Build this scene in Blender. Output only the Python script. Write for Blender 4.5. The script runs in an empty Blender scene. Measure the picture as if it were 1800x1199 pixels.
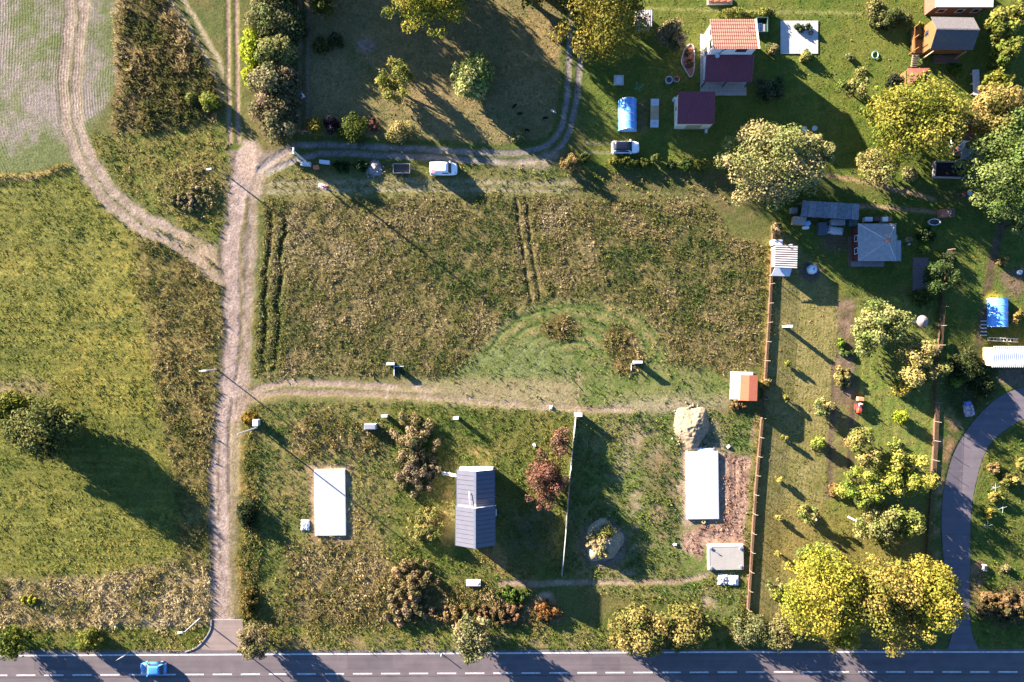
import bpy, bmesh, math, random
import numpy as np
from mathutils import Vector, Matrix

# ------------------------------------------------------------------ camera, sky, sun, exposure
SC = bpy.context.scene
COL = SC.collection
ALT = 111.0                       # flying height in metres
S = 10.81                         # photo pixels per metre on the ground
cam_d = bpy.data.cameras.new("camera"); cam = bpy.data.objects.new("camera", cam_d); COL.objects.link(cam)
cam.location = (0, 0, ALT); cam.rotation_euler = (0, 0, 0)
cam_d.sensor_fit = 'HORIZONTAL'; cam_d.sensor_width = 36.0; cam_d.lens = 24.0
cam_d.clip_start = 0.5; cam_d.clip_end = 6000
SC.camera = cam
SUN_EL = math.radians(13.5)
SUN_V = Vector((-0.793 * math.cos(SUN_EL), 0.609 * math.cos(SUN_EL), math.sin(SUN_EL)))   # towards the sun
world = bpy.data.worlds.new("World"); SC.world = world; world.use_nodes = True
wn = world.node_tree
bg = wn.nodes["Background"]
sky = wn.nodes.new("ShaderNodeTexSky"); sky.sky_type = 'NISHITA'; sky.sun_disc = False
sky.sun_elevation = SUN_EL; sky.sun_rotation = math.atan2(SUN_V.x, SUN_V.y)
wn.links.new(sky.outputs[0], bg.inputs[0]); bg.inputs[1].default_value = 0.057
sky.air_density = 0.75; sky.dust_density = 0.2; sky.ozone_density = 5.0
sl = bpy.data.lights.new("sun", 'SUN'); sun = bpy.data.objects.new("sun", sl); COL.objects.link(sun)
sl.energy = 5.0; sl.angle = math.radians(0.5); sl.color = (1.0, 0.87, 0.73)
sun.rotation_euler = SUN_V.to_track_quat('Z', 'Y').to_euler(); sun.location = (-60, 45, 60)
SC.view_settings.view_transform = 'Standard'; SC.view_settings.look = 'None'
SC.view_settings.gamma = 1.0; SC.view_settings.exposure = 3.0; SC.view_settings.use_curve_mapping = False
SC.cycles.max_bounces = 5; SC.cycles.diffuse_bounces = 3; SC.cycles.transparent_max_bounces = 6

# ------------------------------------------------------------------ helpers
def W(px, py, z=0.0):
    k = (ALT - z) / ALT
    return ((px - 900.0) / S * k, (600.0 - py) / S * k)
def W3(px, py, z=0.0):
    x, y = W(px, py, z); return (x, y, z)
def lin(c):
    c = c / 255.0
    return c / 12.92 if c <= 0.04045 else ((c + 0.055) / 1.055) ** 2.4
KG, KV = 0.50, 0.46
def C(r, g, b, k=None):
    k = KG if k is None else k
    return (lin(r) * k, lin(g) * k, lin(b) * k)
def CV(r, g, b): return C(r, g, b, KV)

def new_mat(name, rough=0.8, spec=0.3, metal=0.0):
    m = bpy.data.materials.new(name); m.use_nodes = True
    b = m.node_tree.nodes["Principled BSDF"]
    b.inputs["Roughness"].default_value = rough
    b.inputs["Specular IOR Level"].default_value = spec
    b.inputs["Metallic"].default_value = metal
    return m, m.node_tree, b
_mats = {}
def mat(col, rough=0.8, spec=0.3, metal=0.0, var=0.18, scale=2.5, bump=0.15, key=None):
    """plain surface with procedural mottling and fine relief"""
    k = key or (tuple(round(c, 4) for c in col), rough, spec, metal, var, scale, bump)
    if k in _mats: return _mats[k]
    m, t, b = new_mat("surface_%d" % len(_mats), rough, spec, metal)
    N, L = t.nodes, t.links
    tc = N.new("ShaderNodeTexCoord")
    n = N.new("ShaderNodeTexNoise"); n.inputs["Scale"].default_value = scale; n.inputs["Detail"].default_value = 6
    n.inputs["Roughness"].default_value = 0.65
    L.new(tc.outputs["Object"], n.inputs["Vector"])
    r = N.new("ShaderNodeMapRange"); r.inputs["From Min"].default_value = 0.3; r.inputs["From Max"].default_value = 0.7
    r.inputs["To Min"].default_value = 1 - var; r.inputs["To Max"].default_value = 1 + var
    L.new(n.outputs["Fac"], r.inputs["Value"])
    mx = N.new("ShaderNodeVectorMath"); mx.operation = 'SCALE'
    mx.inputs[0].default_value = col; L.new(r.outputs[0], mx.inputs["Scale"])
    L.new(mx.outputs[0], b.inputs["Base Color"])
    if bump > 0:
        n2 = N.new("ShaderNodeTexNoise"); n2.inputs["Scale"].default_value = scale * 5; n2.inputs["Detail"].default_value = 4
        L.new(tc.outputs["Object"], n2.inputs["Vector"])
        bp = N.new("ShaderNodeBump"); bp.inputs["Strength"].default_value = bump; bp.inputs["Distance"].default_value = 0.057
        L.new(n2.outputs["Fac"], bp.inputs["Height"]); L.new(bp.outputs[0], b.inputs["Normal"])
    _mats[k] = m
    return m
def leaf_mat(name, trans=0.25):
    m, t, b = new_mat(name, 0.75, 0.15)
    N, L = t.nodes, t.links
    a = N.new("ShaderNodeAttribute"); a.attribute_name = "Col"
    L.new(a.outputs["Color"], b.inputs["Base Color"])
    tr = N.new("ShaderNodeBsdfTranslucent"); L.new(a.outputs["Color"], tr.inputs["Color"])
    mx = N.new("ShaderNodeMixShader"); mx.inputs[0].default_value = trans
    out = N["Material Output"]
    L.new(b.outputs[0], mx.inputs[1]); L.new(tr.outputs[0], mx.inputs[2]); L.new(mx.outputs[0], out.inputs["Surface"])
    return m
M_LEAF = leaf_mat("leaf", 0.35)
M_GRASS = leaf_mat("grass_blade", 0.4)

def npmesh(name, co, faces, col=None, smooth=False):
    me = bpy.data.meshes.new(name)
    co = np.ascontiguousarray(co, dtype=np.float32); faces = np.ascontiguousarray(faces, dtype=np.int32)
    k = faces.shape[1]
    me.vertices.add(len(co)); me.vertices.foreach_set("co", co.ravel())
    me.loops.add(faces.size); me.loops.foreach_set("vertex_index", faces.ravel())
    me.polygons.add(len(faces)); me.polygons.foreach_set("loop_start", np.arange(0, faces.size, k, dtype=np.int32))
    if smooth: me.polygons.foreach_set("use_smooth", np.ones(len(faces), dtype=bool))
    me.update(calc_edges=True)
    if col is not None:
        a = me.color_attributes.new("Col", 'FLOAT_COLOR', 'POINT')
        c4 = np.ones((len(co), 4), dtype=np.float32); c4[:, :3] = col
        a.data.foreach_set("color", c4.ravel())
    return me

class MB:
    """collects simple solids and links them as one mesh object"""
    def __init__(s): s.v = []; s.f = []
    def add(s, vs, fs):
        n = len(s.v); s.v += [tuple(v) for v in vs]; s.f += [tuple(i + n for i in f) for f in fs]; return s
    def hexa(s, b, t):                       # bottom 4 and top 4 points, both counter-clockwise from above
        return s.add(list(b) + list(t), [(3, 2, 1, 0), (4, 5, 6, 7), (0, 1, 5, 4), (1, 2, 6, 5), (2, 3, 7, 6), (3, 0, 4, 7)])
    def box(s, x0, x1, y0, y1, z0, z1, taper=0.0):
        t = taper
        return s.hexa([(x0, y0, z0), (x1, y0, z0), (x1, y1, z0), (x0, y1, z0)],
                      [(x0 + t, y0 + t, z1), (x1 - t, y0 + t, z1), (x1 - t, y1 - t, z1), (x0 + t, y1 - t, z1)])
    def slab(s, q, th):                      # quad (ccw from outside) thickened inwards
        q = [Vector(p) for p in q]
        n = (q[1] - q[0]).cross(q[3] - q[0]).normalized()
        return s.hexa([p - n * th for p in q], q)
    def tube(s, pts, rad, n=8, cap=True):
        pts = [Vector(p) for p in pts]
        if not hasattr(rad, '__len__'): rad = [rad] * len(pts)
        rings = []
        for i, p in enumerate(pts):
            d = (pts[min(i + 1, len(pts) - 1)] - pts[max(i - 1, 0)]).normalized()
            a = d.cross(Vector((0, 0, 1)));
            if a.length < 1e-3: a = Vector((1, 0, 0))
            a.normalize(); b = a.cross(d).normalized()
            rings.append([p + (a * math.cos(2 * math.pi * j / n) + b * math.sin(2 * math.pi * j / n)) * rad[i] for j in range(n)])
        return s.loft(rings, cap)
    def loft(s, rings, cap=True):
        n = len(rings[0]); vs = [p for r in rings for p in r]; fs = []
        for i in range(len(rings) - 1):
            for j in range(n):
                a, b = i * n + j, i * n + (j + 1) % n
                fs.append((a, b, b + n, a + n))
        if cap: fs.append(tuple(range(n - 1, -1, -1))); fs.append(tuple(range((len(rings) - 1) * n, len(rings) * n)))
        return s.add(vs, fs)
    def disc(s, x, y, z0, z1, r0, r1=None, n=16):
        r1 = r0 if r1 is None else r1
        R = lambda r, z: [(x + r * math.cos(2 * math.pi * j / n), y + r * math.sin(2 * math.pi * j / n), z) for j in range(n)]
        return s.loft([R(r0, z0), R(r1, z1)])
    def prism(s, pts, z0, z1):               # polygon (ccw) extruded upwards
        n = len(pts); vs = [(x, y, z0) for x, y in pts] + [(x, y, z1) for x, y in pts]
        fs = [tuple(range(n - 1, -1, -1)), tuple(range(n, 2 * n))] + [(i, (i + 1) % n, (i + 1) % n + n, i + n) for i in range(n)]
        return s.add(vs, fs)
    def corrugated(s, q, n, amp, th=0.03):   # q: 4 corners, waves run from edge 0-1 towards edge 3-2
        q = [Vector(p) for p in q]; nn = (q[1] - q[0]).cross(q[3] - q[0]).normalized()
        vs, fs, m = [], [], 4 * n
        for i in range(m + 1):
            t = i / m; o = nn * (amp * (0.5 - 0.5 * math.cos(2 * math.pi * i / 4)))
            a = q[0].lerp(q[1], t); b = q[3].lerp(q[2], t)
            vs += [a + o, b + o, a - nn * th, b - nn * th]
        for i in range(m):
            k = 4 * i
            fs += [(k, k + 4, k + 5, k + 1), (k + 2, k + 3, k + 7, k + 6), (k, k + 2, k + 6, k + 4), (k + 1, k + 5, k + 7, k + 3)]
        fs += [(0, 1, 3, 2), (4 * m, 4 * m + 2, 4 * m + 3, 4 * m + 1)]
        return s.add(vs, fs)
    def mesh(s, name):
        me = bpy.data.meshes.new(name); me.from_pydata(s.v, [], s.f); me.update(); return me
    def build(s, name, m, parent=None, loc=None, smooth=False):
        me = s.mesh(name)
        if smooth:
            for p in me.polygons: p.use_smooth = True
        return link(name, me, m, parent, loc)
def link(name, me, m=None, parent=None, loc=None, rot=None):
    o = bpy.data.objects.new(name, me); COL.objects.link(o)
    if m is not None:
        if len(me.materials) == 0: me.materials.append(m)
    if parent is not None: o.parent = parent
    if loc is not None: o.location = loc
    if rot is not None: o.rotation_euler = rot
    return o
def tag(o, label=None, cat=None, group=None, kind=None):
    if label: o["label"] = label
    if cat: o["category"] = cat
    if group: o["group"] = group
    if kind: o["kind"] = kind
    return o
def thing(name, label, cat, loc=(0, 0, 0), rz=0.0, group=None):
    o = bpy.data.objects.new(name, None); COL.objects.link(o); o.empty_display_size = 0.3
    o.location = loc if len(loc) == 3 else (loc[0], loc[1], 0); o.rotation_euler = (0, 0, rz)
    return tag(o, label, cat, group)

# ------------------------------------------------------------------ noise and the map grid
_rng = np.random.default_rng(7)
_tab = _rng.random((16, 256, 256)).astype(np.float32)
def vnoise(x, y, seed=0):
    t = _tab[seed % 16]
    xi = np.floor(x).astype(np.int64); yi = np.floor(y).astype(np.int64)
    fx = x - xi; fy = y - yi; fx = fx * fx * (3 - 2 * fx); fy = fy * fy * (3 - 2 * fy)
    a = t[xi & 255, yi & 255]; b = t[(xi + 1) & 255, yi & 255]; c = t[xi & 255, (yi + 1) & 255]; d = t[(xi + 1) & 255, (yi + 1) & 255]
    return (a * (1 - fx) + b * fx) * (1 - fy) + (c * (1 - fx) + d * fx) * fy
def fbm(x, y, scale, octv=4, seed=0, gain=0.55):
    s = np.zeros_like(x, dtype=np.float32); a = 1.0; tot = 0; f = 1.0 / scale
    for i in range(octv):
        s += a * vnoise(x * f + 37.1 * i + seed * 11.3, y * f + 17.7 * i + seed * 5.1, seed + i); tot += a; a *= gain; f *= 2.03
    return s / tot
RES = 0.25
X0, Y0, NX, NY = -90.0, -61.0, 721, 489
gx = X0 + np.arange(NX) * RES; gy = Y0 + np.arange(NY) * RES
GX, GY = np.meshgrid(gx, gy)                     # rows: y, columns: x
GX = GX.astype(np.float32); GY = GY.astype(np.float32)
PX = 900 + GX * S; PY = 600 - GY * S             # photo pixel of every grid point
_w1 = fbm(GX, GY, 2.2, 4, 1) - 0.5; _w2 = fbm(GX, GY, 2.2, 4, 3) - 0.5
def blur(m, r):                                   # r in grid cells
    r = int(max(1, round(r)))
    for _ in range(2):
        for ax in (0, 1):
            p = np.pad(m, [(r + 1, r) if a == ax else (0, 0) for a in (0, 1)], mode='edge')
            c = np.cumsum(p, axis=ax, dtype=np.float64)
            m = ((c[2 * r + 1:] - c[:-2 * r - 1]) if ax == 0 else (c[:, 2 * r + 1:] - c[:, :-2 * r - 1])) / (2 * r + 1)
    return m.astype(np.float32)
def poly(pts, warp=10, soft=4):
    """soft-edged patch of the map: polygon in photo pixels, edge made uneven by noise"""
    x = PX + warp * 2 * _w1; y = PY + warp * 2 * _w2
    ins = np.zeros(x.shape, dtype=bool); n = len(pts)
    for i in range(n):
        (xa, ya), (xb, yb) = pts[i], pts[(i + 1) % n]
        if ya == yb: continue
        c = ((ya > y) != (yb > y)) & (x < (xb - xa) * (y - ya) / (yb - ya) + xa)
        ins ^= c
    m = ins.astype(np.float32)
    return blur(m, soft / S / RES) if soft > 0 else m
def ell(cx, cy, rx, ry, warp=6, soft=0.25):
    x = PX + warp * 2 * _w1; y = PY + warp * 2 * _w2
    d = np.sqrt(((x - cx) / rx) ** 2 + ((y - cy) / ry) ** 2)
    return np.clip((1 + soft - d) / (2 * soft), 0, 1).astype(np.float32)
def dist(pts, warp=0):
    x = PX + warp * 2 * _w1; y = PY + warp * 2 * _w2
    D = np.full(x.shape, 1e9, dtype=np.float32); SG = np.zeros_like(D)
    for (xa, ya), (xb, yb) in zip(pts[:-1], pts[1:]):
        dx, dy = xb - xa, yb - ya
        t = np.clip(((x - xa) * dx + (y - ya) * dy) / (dx * dx + dy * dy), 0, 1)
        d = np.hypot(x - xa - t * dx, y - ya - t * dy)
        s = np.sign(dx * (y - ya) - dy * (x - xa))
        SG = np.where(d < D, s, SG); D = np.minimum(D, d)
    return D, SG
def smooth_line(pts, k=6):
    P = [np.array(p, float) for p in pts]; P = [2 * P[0] - P[1]] + P + [2 * P[-1] - P[-2]]; out = []
    for i in range(1, len(P) - 2):
        for j in range(k):
            t = j / k; a, b, c, d = P[i - 1:i + 3]
            out.append(tuple(0.5 * (2 * b + (c - a) * t + (2 * a - 5 * b + 4 * c - d) * t * t + (3 * b - a - 3 * c + d) * t ** 3)))
    out.append(tuple(P[-2])); return out
def stroke(pts, w, soft=3, warp=4):
    d, _ = dist(smooth_line(pts), warp)
    return np.clip((w / 2 + soft / 2 - d) / max(soft, 0.1), 0, 1).astype(np.float32)
def _sl(x0, x1, y0, y1):
    i0 = int(np.clip(((x0 - 900) / S - X0) / RES, 0, NX)); i1 = int(np.clip(((x1 - 900) / S - X0) / RES + 2, 0, NX))
    j0 = int(np.clip(((600 - y1) / S - Y0) / RES, 0, NY)); j1 = int(np.clip(((600 - y0) / S - Y0) / RES + 2, 0, NY))
    return slice(j0, j1), slice(i0, i1)
def stroke(pts, w, soft=3, warp=4):
    out = np.full(PX.shape, 1e9, dtype=np.float32); P = smooth_line(pts); mg = w / 2 + soft + warp * 1.2 + 2
    for (xa, ya), (xb, yb) in zip(P[:-1], P[1:]):
        s = _sl(min(xa, xb) - mg, max(xa, xb) + mg, min(ya, yb) - mg, max(ya, yb) + mg)
        x = PX[s] + warp * 2 * _w1[s]; y = PY[s] + warp * 2 * _w2[s]
        dx, dy = xb - xa, yb - ya; l2 = dx * dx + dy * dy + 1e-9
        t = np.clip(((x - xa) * dx + (y - ya) * dy) / l2, 0, 1)
        out[s] = np.minimum(out[s], np.hypot(x - xa - t * dx, y - ya - t * dy))
    return np.clip((w / 2 + soft / 2 - out) / max(soft, 0.1), 0, 1).astype(np.float32)

# ------------------------------------------------------------------ the ground map: colour, relief, zones
n1 = fbm(GX, GY, 9, 5, 5); n2 = fbm(GX, GY, 1.3, 4, 6); n3 = fbm(GX, GY, 26, 3, 8); n4 = fbm(GX, GY, 0.6, 2, 9)
GC = np.zeros((NY, NX, 3), dtype=np.float32)
ROUGH = np.full((NY, NX), 0.05, dtype=np.float32)
HZ = np.zeros((NY, NX), dtype=np.float32)
ZONE = np.zeros((NY, NX), dtype=np.uint8)
ROWU = np.zeros((NY, NX), dtype=np.float32); ROWA = np.zeros((NY, NX), dtype=np.float32)
ZN = ["ground", "ploughed_field", "dirt_road", "gravel_lane", "bare_soil", "footpath", "garden_bed"]
def mixc(a, b, t): return np.array(a, np.float32) * (1 - t[..., None]) + np.array(b, np.float32) * t[..., None]
def sm(n, lo, hi): return np.clip((n - lo) / (hi - lo), 0, 1)
def paint(m, ca, cb=None, n=None, rough=None, zone=None, depth=0.0, k=None):
    global GC, ROUGH, HZ
    if k is None and zone in ("dirt_road", "footpath", "gravel_lane", "bare_soil"): k = 0.37
    c = np.array(C(*ca, k), np.float32) if cb is None else mixc(C(*ca, k), C(*cb, k), sm(n1 if n is None else n, 0.35, 0.65))
    GC = GC * (1 - m[..., None]) + c * m[..., None]
    if rough is not None: ROUGH = ROUGH * (1 - m) + rough * m
    if depth: HZ = HZ + m * depth
    if zone is not None: ZONE[m > 0.5] = ZN.index(zone)
def rows(m, u, per, amp):
    global ROWU, ROWA
    k = m > 0.3
    ROWU[k] = (u[k] / per * 2 * math.pi).astype(np.float32); ROWA[k] = ((amp * m)[k]).astype(np.float32)

paint(np.ones((NY, NX), np.float32), (96, 106, 54), (120, 112, 66), rough=0.05)
# left meadow
m_meadow = poly([(-200, 312), (60, 308), (125, 290), (150, 290), (185, 345), (240, 385), (330, 430), (385, 470), (390, 1010), (-200, 1010)], 8, 6)
paint(m_meadow, (118, 124, 52), (148, 140, 64), n=n1 * 0.6 + n2 * 0.4, rough=0.05)
paint(m_meadow * sm(n3, 0.48, 0.66) * 0.6, (174, 152, 72), (150, 142, 66), n=n2)
paint(m_meadow * sm(np.sin(PY / 13.0 + 2 * n3 * 6), 0.5, 1.0) * sm(fbm(GX * 0.25, GY, 4, 3, 4), 0.45, 0.6) * 0.6, (96, 104, 52))
rows(m_meadow, PY / S + 1.6 * _w1, 0.95, 0.22)
m_strip = poly([(235, 400), (300, 408), (375, 455), (385, 560), (380, 700), (370, 830), (360, 1000), (318, 1000), (310, 860), (280, 720), (262, 600), (245, 500)], 8, 5)
paint(m_strip, (118, 102, 58), (150, 126, 80), n=n2, rough=0.13)
ROWA[m_strip > 0.5] = 0
m_dry = poly([(-200, 1015), (120, 1022), (230, 1005), (300, 985), (372, 985), (372, 1090), (330, 1104), (-200, 1108)], 10, 5)
paint(m_dry, (196, 172, 132), (140, 126, 84), n=n1 * 0.5 + n2 * 0.5, rough=0.16); ROWA[m_dry > 0.3] = 0
stripe = sm(fbm(GX * 0.05, GY, 0.8, 3, 14), 0.36, 0.62)
paint(m_meadow * (1 - stripe) * 0.5, (102, 108, 50)); paint(m_meadow * sm(stripe, 0.7, 1.0) * 0.35, (166, 160, 84))
# triangle between the tracks
m_tri = poly([(150, 240), (205, 235), (395, 225), (405, 300), (395, 390), (380, 430), (330, 400), (260, 370), (200, 310), (165, 270)], 6, 5)
paint(m_tri, (110, 118, 50), (138, 126, 66), n=n2, rough=0.09)
m_knoll = ell(330, 335, 52, 42, 8)
paint(m_knoll * 0.7, (128, 120, 66), (160, 144, 92), n=n2, rough=0.14); m_knoll = m_knoll * (0.25 + 0.75 * sm(PX, 300, 350))
HZ += m_knoll * 0.22
# ploughed field
m_pl = poly([(-200, -200), (206, -200), (207, 60), (204, 150), (186, 190), (160, 228), (150, 262), (120, 288), (60, 305), (-200, 316)], 3, 3)
fg = sm(fbm(GX, GY, 13, 5, 12, 0.62), 0.3, 0.75)
paint(m_pl, (156, 143, 132), (114, 122, 74), n=np.clip(fg * 0.75 + sm(PY, 200, 295) * 0.5 + n2 * 0.4 - 0.02, 0, 1), rough=0.03, zone="ploughed_field")
dfield, sgf = dist([(135, -200), (130, 60), (125, 150), (128, 205), (150, 262), (180, 330)], 2)
rows(m_pl, dfield / S + 0.12 * _w2, 0.45, 0.12 + 0.45 * sm(n1, 0.35, 0.65))
m_tan = poly([(200, -200), (218, -200), (220, 150), (212, 235), (196, 238), (205, 150)], 5, 3)
paint(m_tan, (178, 146, 104), (140, 116, 74), n=n2, rough=0.1)
m_edge = stroke([(-60, 316), (40, 312), (90, 300), (118, 292)], 12, 5)
paint(m_edge, (196, 166, 106), rough=0.1)
# scrub block and diagonal tracks
m_scrub = poly([(215, -200), (300, -200), (298, 0), (345, 80), (378, 140), (388, 190), (380, 215), (300, 228), (216, 234)], 7, 5)
paint(m_scrub, (96, 86, 52), (130, 108, 70), n=n2, rough=0.2)
for p in ([(280, -30), (345, 72), (376, 130), (390, 175)], [(305, -30), (358, 60), (383, 105), (396, 145)]):
    paint(stroke(p, 8, 4), (176, 160, 126), rough=0.03, depth=-0.05)
# the field track with its two ruts
trk = [(137, -80), (133, 40), (124, 120), (122, 190), (136, 248), (166, 308), (205, 356), (262, 398), (330, 432), (392, 482)]
paint(stroke(trk, 44, 8, 6), (150, 138, 108), (128, 126, 78), n=n2, rough=0.04)
for off in (-11, 11):
    pts = []
    for i, (x, y) in enumerate(trk):
        a = trk[max(i - 1, 0)]; b = trk[min(i + 1, len(trk) - 1)]; d = math.hypot(b[0] - a[0], b[1] - a[1])
        pts.append((x - (b[1] - a[1]) / d * off, y + (b[0] - a[0]) / d * off))
    paint(stroke(pts, 17, 6, 5), (206, 184, 162), (178, 158, 138), n=n2, rough=0.02, zone="footpath", depth=-0.06)
paint(poly([(300, 405), (345, 418), (388, 440), (390, 490), (372, 482), (330, 448)], 6, 6), (186, 162, 136), (150, 134, 100), n=n2, rough=0.03)
paint(poly([(-50, 672), (50, 668), (90, 676), (95, 690), (40, 698), (-50, 690)], 6, 8), (166, 146, 108), rough=0.04)
# main dirt road
m_road = poly([(398, 262), (414, 236), (432, 244), (452, 270), (512, 262), (520, 272), (478, 300), (462, 345), (456, 460), (452, 560), (446, 660), (444, 712),
               (432, 760), (424, 830), (420, 960), (418, 1080), (430, 1100), (368, 1100), (372, 1000), (371, 860), (378, 740), (388, 660), (394, 560), (390, 450), (398, 370), (412, 310)], 5, 4)
paint(m_road, (178, 158, 138), (142, 128, 96), n=n2, rough=0.03, zone="dirt_road")
paint(stroke([(430, 262), (428, 300), (414, 360), (404, 450), (410, 560), (408, 640), (398, 720), (386, 800), (384, 900), (386, 1000), (392, 1096)], 32, 7, 5), (216, 192, 176), (190, 166, 152), n=n2, rough=0.03, zone="dirt_road", depth=-0.05)
paint(stroke([(505, 268), (470, 290), (448, 330), (442, 420), (438, 520), (434, 620), (426, 700), (412, 760), (410, 860)], 17, 6, 5), (204, 180, 160), (180, 158, 136), n=n2, rough=0.02, zone="dirt_road", depth=-0.05)
paint(stroke([(436, 350), (422, 450), (424, 560), (420, 640)], 6, 4, 3), (120, 112, 76), rough=0.12)
paint(stroke([(440, 262), (438, 300), (450, 300)], 30, 10, 6), (214, 188, 166), rough=0.04, zone="dirt_road")
paint(stroke([(385, 770), (384, 860), (385, 930), (388, 1010)], 3.5, 3, 2) * sm(fbm(GX, GY, 0.9, 3, 10), 0.45, 0.55), (120, 106, 84), rough=0.04)
paint(stroke([(396, 300), (398, 380), (388, 460), (392, 560), (386, 650), (376, 740), (371, 860), (372, 1000)], 9, 6, 6) * 0.75, (140, 122, 104), (112, 104, 70), n=n2, rough=0.05)  # shading along the road's left edge, painted into the ground colour
paint(stroke([(424, 400), (420, 470), (422, 560), (418, 640), (404, 740), (402, 830), (404, 900)], 4, 3, 3) * sm(fbm(GX, GY, 1.4, 3, 11), 0.35, 0.5), (128, 112, 98), depth=-0.06)
m_bank = poly([(404, 740), (428, 745), (424, 1085), (400, 1085), (406, 900)], 4, 4); paint(m_bank * 0.6, (150, 138, 96), rough=0.05)
# north lane
paint(stroke([(408, -60), (408, 150), (412, 250)], 30, 5, 3), (104, 112, 46), rough=0.08)
for x in (401, 416):
    paint(stroke([(x, -60), (x, 150), (x + 4, 250)], 7.5, 4, 2), (188, 160, 138), rough=0.02, zone="footpath", depth=-0.09)
# fenced meadow at the top
m_mead2 = poly([(545, -200), (1003, -200), (1000, 90), (994, 180), (978, 228), (940, 248), (860, 252), (540, 246)], 5, 5)
paint(m_mead2, (128, 122, 78), (156, 136, 94), n=n1 * 0.6 + n2 * 0.4, rough=0.05)
for x in (529, 543):
    paint(stroke([(x, -60), (x - 2, 120), (x - 3, 230)], 6, 3, 2), (150, 132, 108), rough=0.02)
paint(ell(644, 82, 15, 12), (168, 142, 128)); paint(ell(935, 90, 50, 60, 12), (170, 146, 98), (140, 124, 80), n=n2)
paint(stroke([(992, 130), (990, 200), (965, 240)], 10, 5), (190, 154, 120), rough=0.05)
# gravel lane with two wheel tracks
laneA = [(455, 300), (495, 270), (530, 256), (600, 257), (700, 261), (800, 266), (880, 269), (945, 263), (975, 245), (990, 212), (998, 150), (1001, 70), (1004, 20)]
laneB = [(470, 306), (525, 280), (580, 271), (700, 275), (800, 280), (870, 284), (935, 282), (975, 268), (998, 240), (1011, 190), (1019, 120), (1024, 70)]
_e = sm(PX, 505, 535)
paint(stroke(laneA, 30, 6, 3) * _e, (96, 108, 52), rough=0.06); paint(stroke(laneB, 24, 6, 3) * _e, (96, 108, 52), rough=0.06)
for ln in (laneA, laneB):
    paint(stroke(ln, 9.5, 3.5, 2.5), (186, 176, 168), (162, 150, 142), n=n2, rough=0.015, zone="gravel_lane", depth=-0.06)
paint(poly([(850, 286), (940, 276), (985, 262), (1000, 280), (960, 296), (880, 296)], 5, 5), (172, 156, 136), (130, 124, 90), n=n2, rough=0.02)
# grass strip with a second pair of tracks
paint(poly([(465, 305), (620, 308), (1000, 310), (1280, 318), (1290, 346), (460, 346)], 4, 6) * 0.7, (134, 132, 78), (150, 140, 92), n=n2, rough=0.04)
for y in (320, 334):
    paint(stroke([(470, y + 4), (580, y), (800, y), (1000, y + 2), (1180, y + 4), (1300, y + 14)], 8, 5, 3), (176, 162, 132), (150, 140, 104), n=n2, rough=0.03, depth=-0.04)
paint(poly([(1030, 300), (1290, 300), (1330, 360), (1340, 400), (1290, 395), (1240, 350), (1000, 350), (1000, 330)], 8, 8), (118, 108, 72), (104, 108, 58), n=n2, rough=0.04)
# weedy plot in the middle
m_weed = poly([(474, 352), (700, 350), (1000, 350), (1230, 352), (1262, 372), (1276, 410), (1345, 432), (1338, 560), (1335, 640), (1262, 656), (1100, 668), (900, 652), (800, 662), (600, 660), (445, 664), (450, 560), (462, 440)], 7, 4)
paint(m_weed, (116, 110, 64), (144, 128, 84), n=n2, rough=0.1)
m_weedL = poly([(452, 350), (505, 350), (500, 660), (440, 665), (448, 500)], 5, 5)
paint(m_weedL, (92, 104, 48), (116, 112, 62), n=n2, rough=0.15)
for p in ([(478, 370), (468, 480), (462, 640)], [(500, 380), (490, 500), (484, 650)]):
    paint(stroke(p, 7, 5, 8), (70, 74, 42), rough=0.08, depth=-0.25)
for p in ([(906, 350), (915, 420), (932, 530)], [(924, 350), (932, 420), (948, 525)]):
    paint(stroke(p, 4, 4, 2), (80, 76, 46), rough=0.05, depth=-0.2)
m_mown = poly([(790, 662), (850, 600), (885, 560), (935, 535), (1000, 524), (1070, 530), (1125, 550), (1160, 585), (1178, 640), (1260, 650), (1290, 690), (1260, 720), (780, 720)], 6, 5)
paint(m_mown, (108, 122, 62), (134, 134, 82), n=n2, rough=0.05)
darc = np.hypot((PX - 1000) / 1.25, PY - 660)
paint(m_mown * sm(np.sin(darc / 10.5 * math.pi + 3 * _w1), 0.3, 0.6) * (PY < 615) * (0.3 + 0.6 * sm(n2, 0.35, 0.55)), (156, 140, 92), rough=0.1)
paint(m_mown * sm(np.sin(darc / 10.5 * math.pi + 3 * _w1 + math.pi), 0.7, 0.9) * (PY < 625) * 0.75 * sm(n2, 0.25, 0.5), (74, 98, 46), depth=-0.07)
paint(poly([(800, 655), (880, 600), (960, 605), (1010, 640), (1010, 665), (800, 668)], 8, 8), (136, 142, 92), (116, 126, 70), n=n2, rough=0.04)
m_isl = np.maximum(ell(985, 578, 32, 20), np.maximum(ell(1090, 600, 26, 26), ell(1105, 636, 28, 22)))
paint(m_isl, (140, 114, 70), (112, 96, 58), n=n2, rough=0.13)
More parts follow.
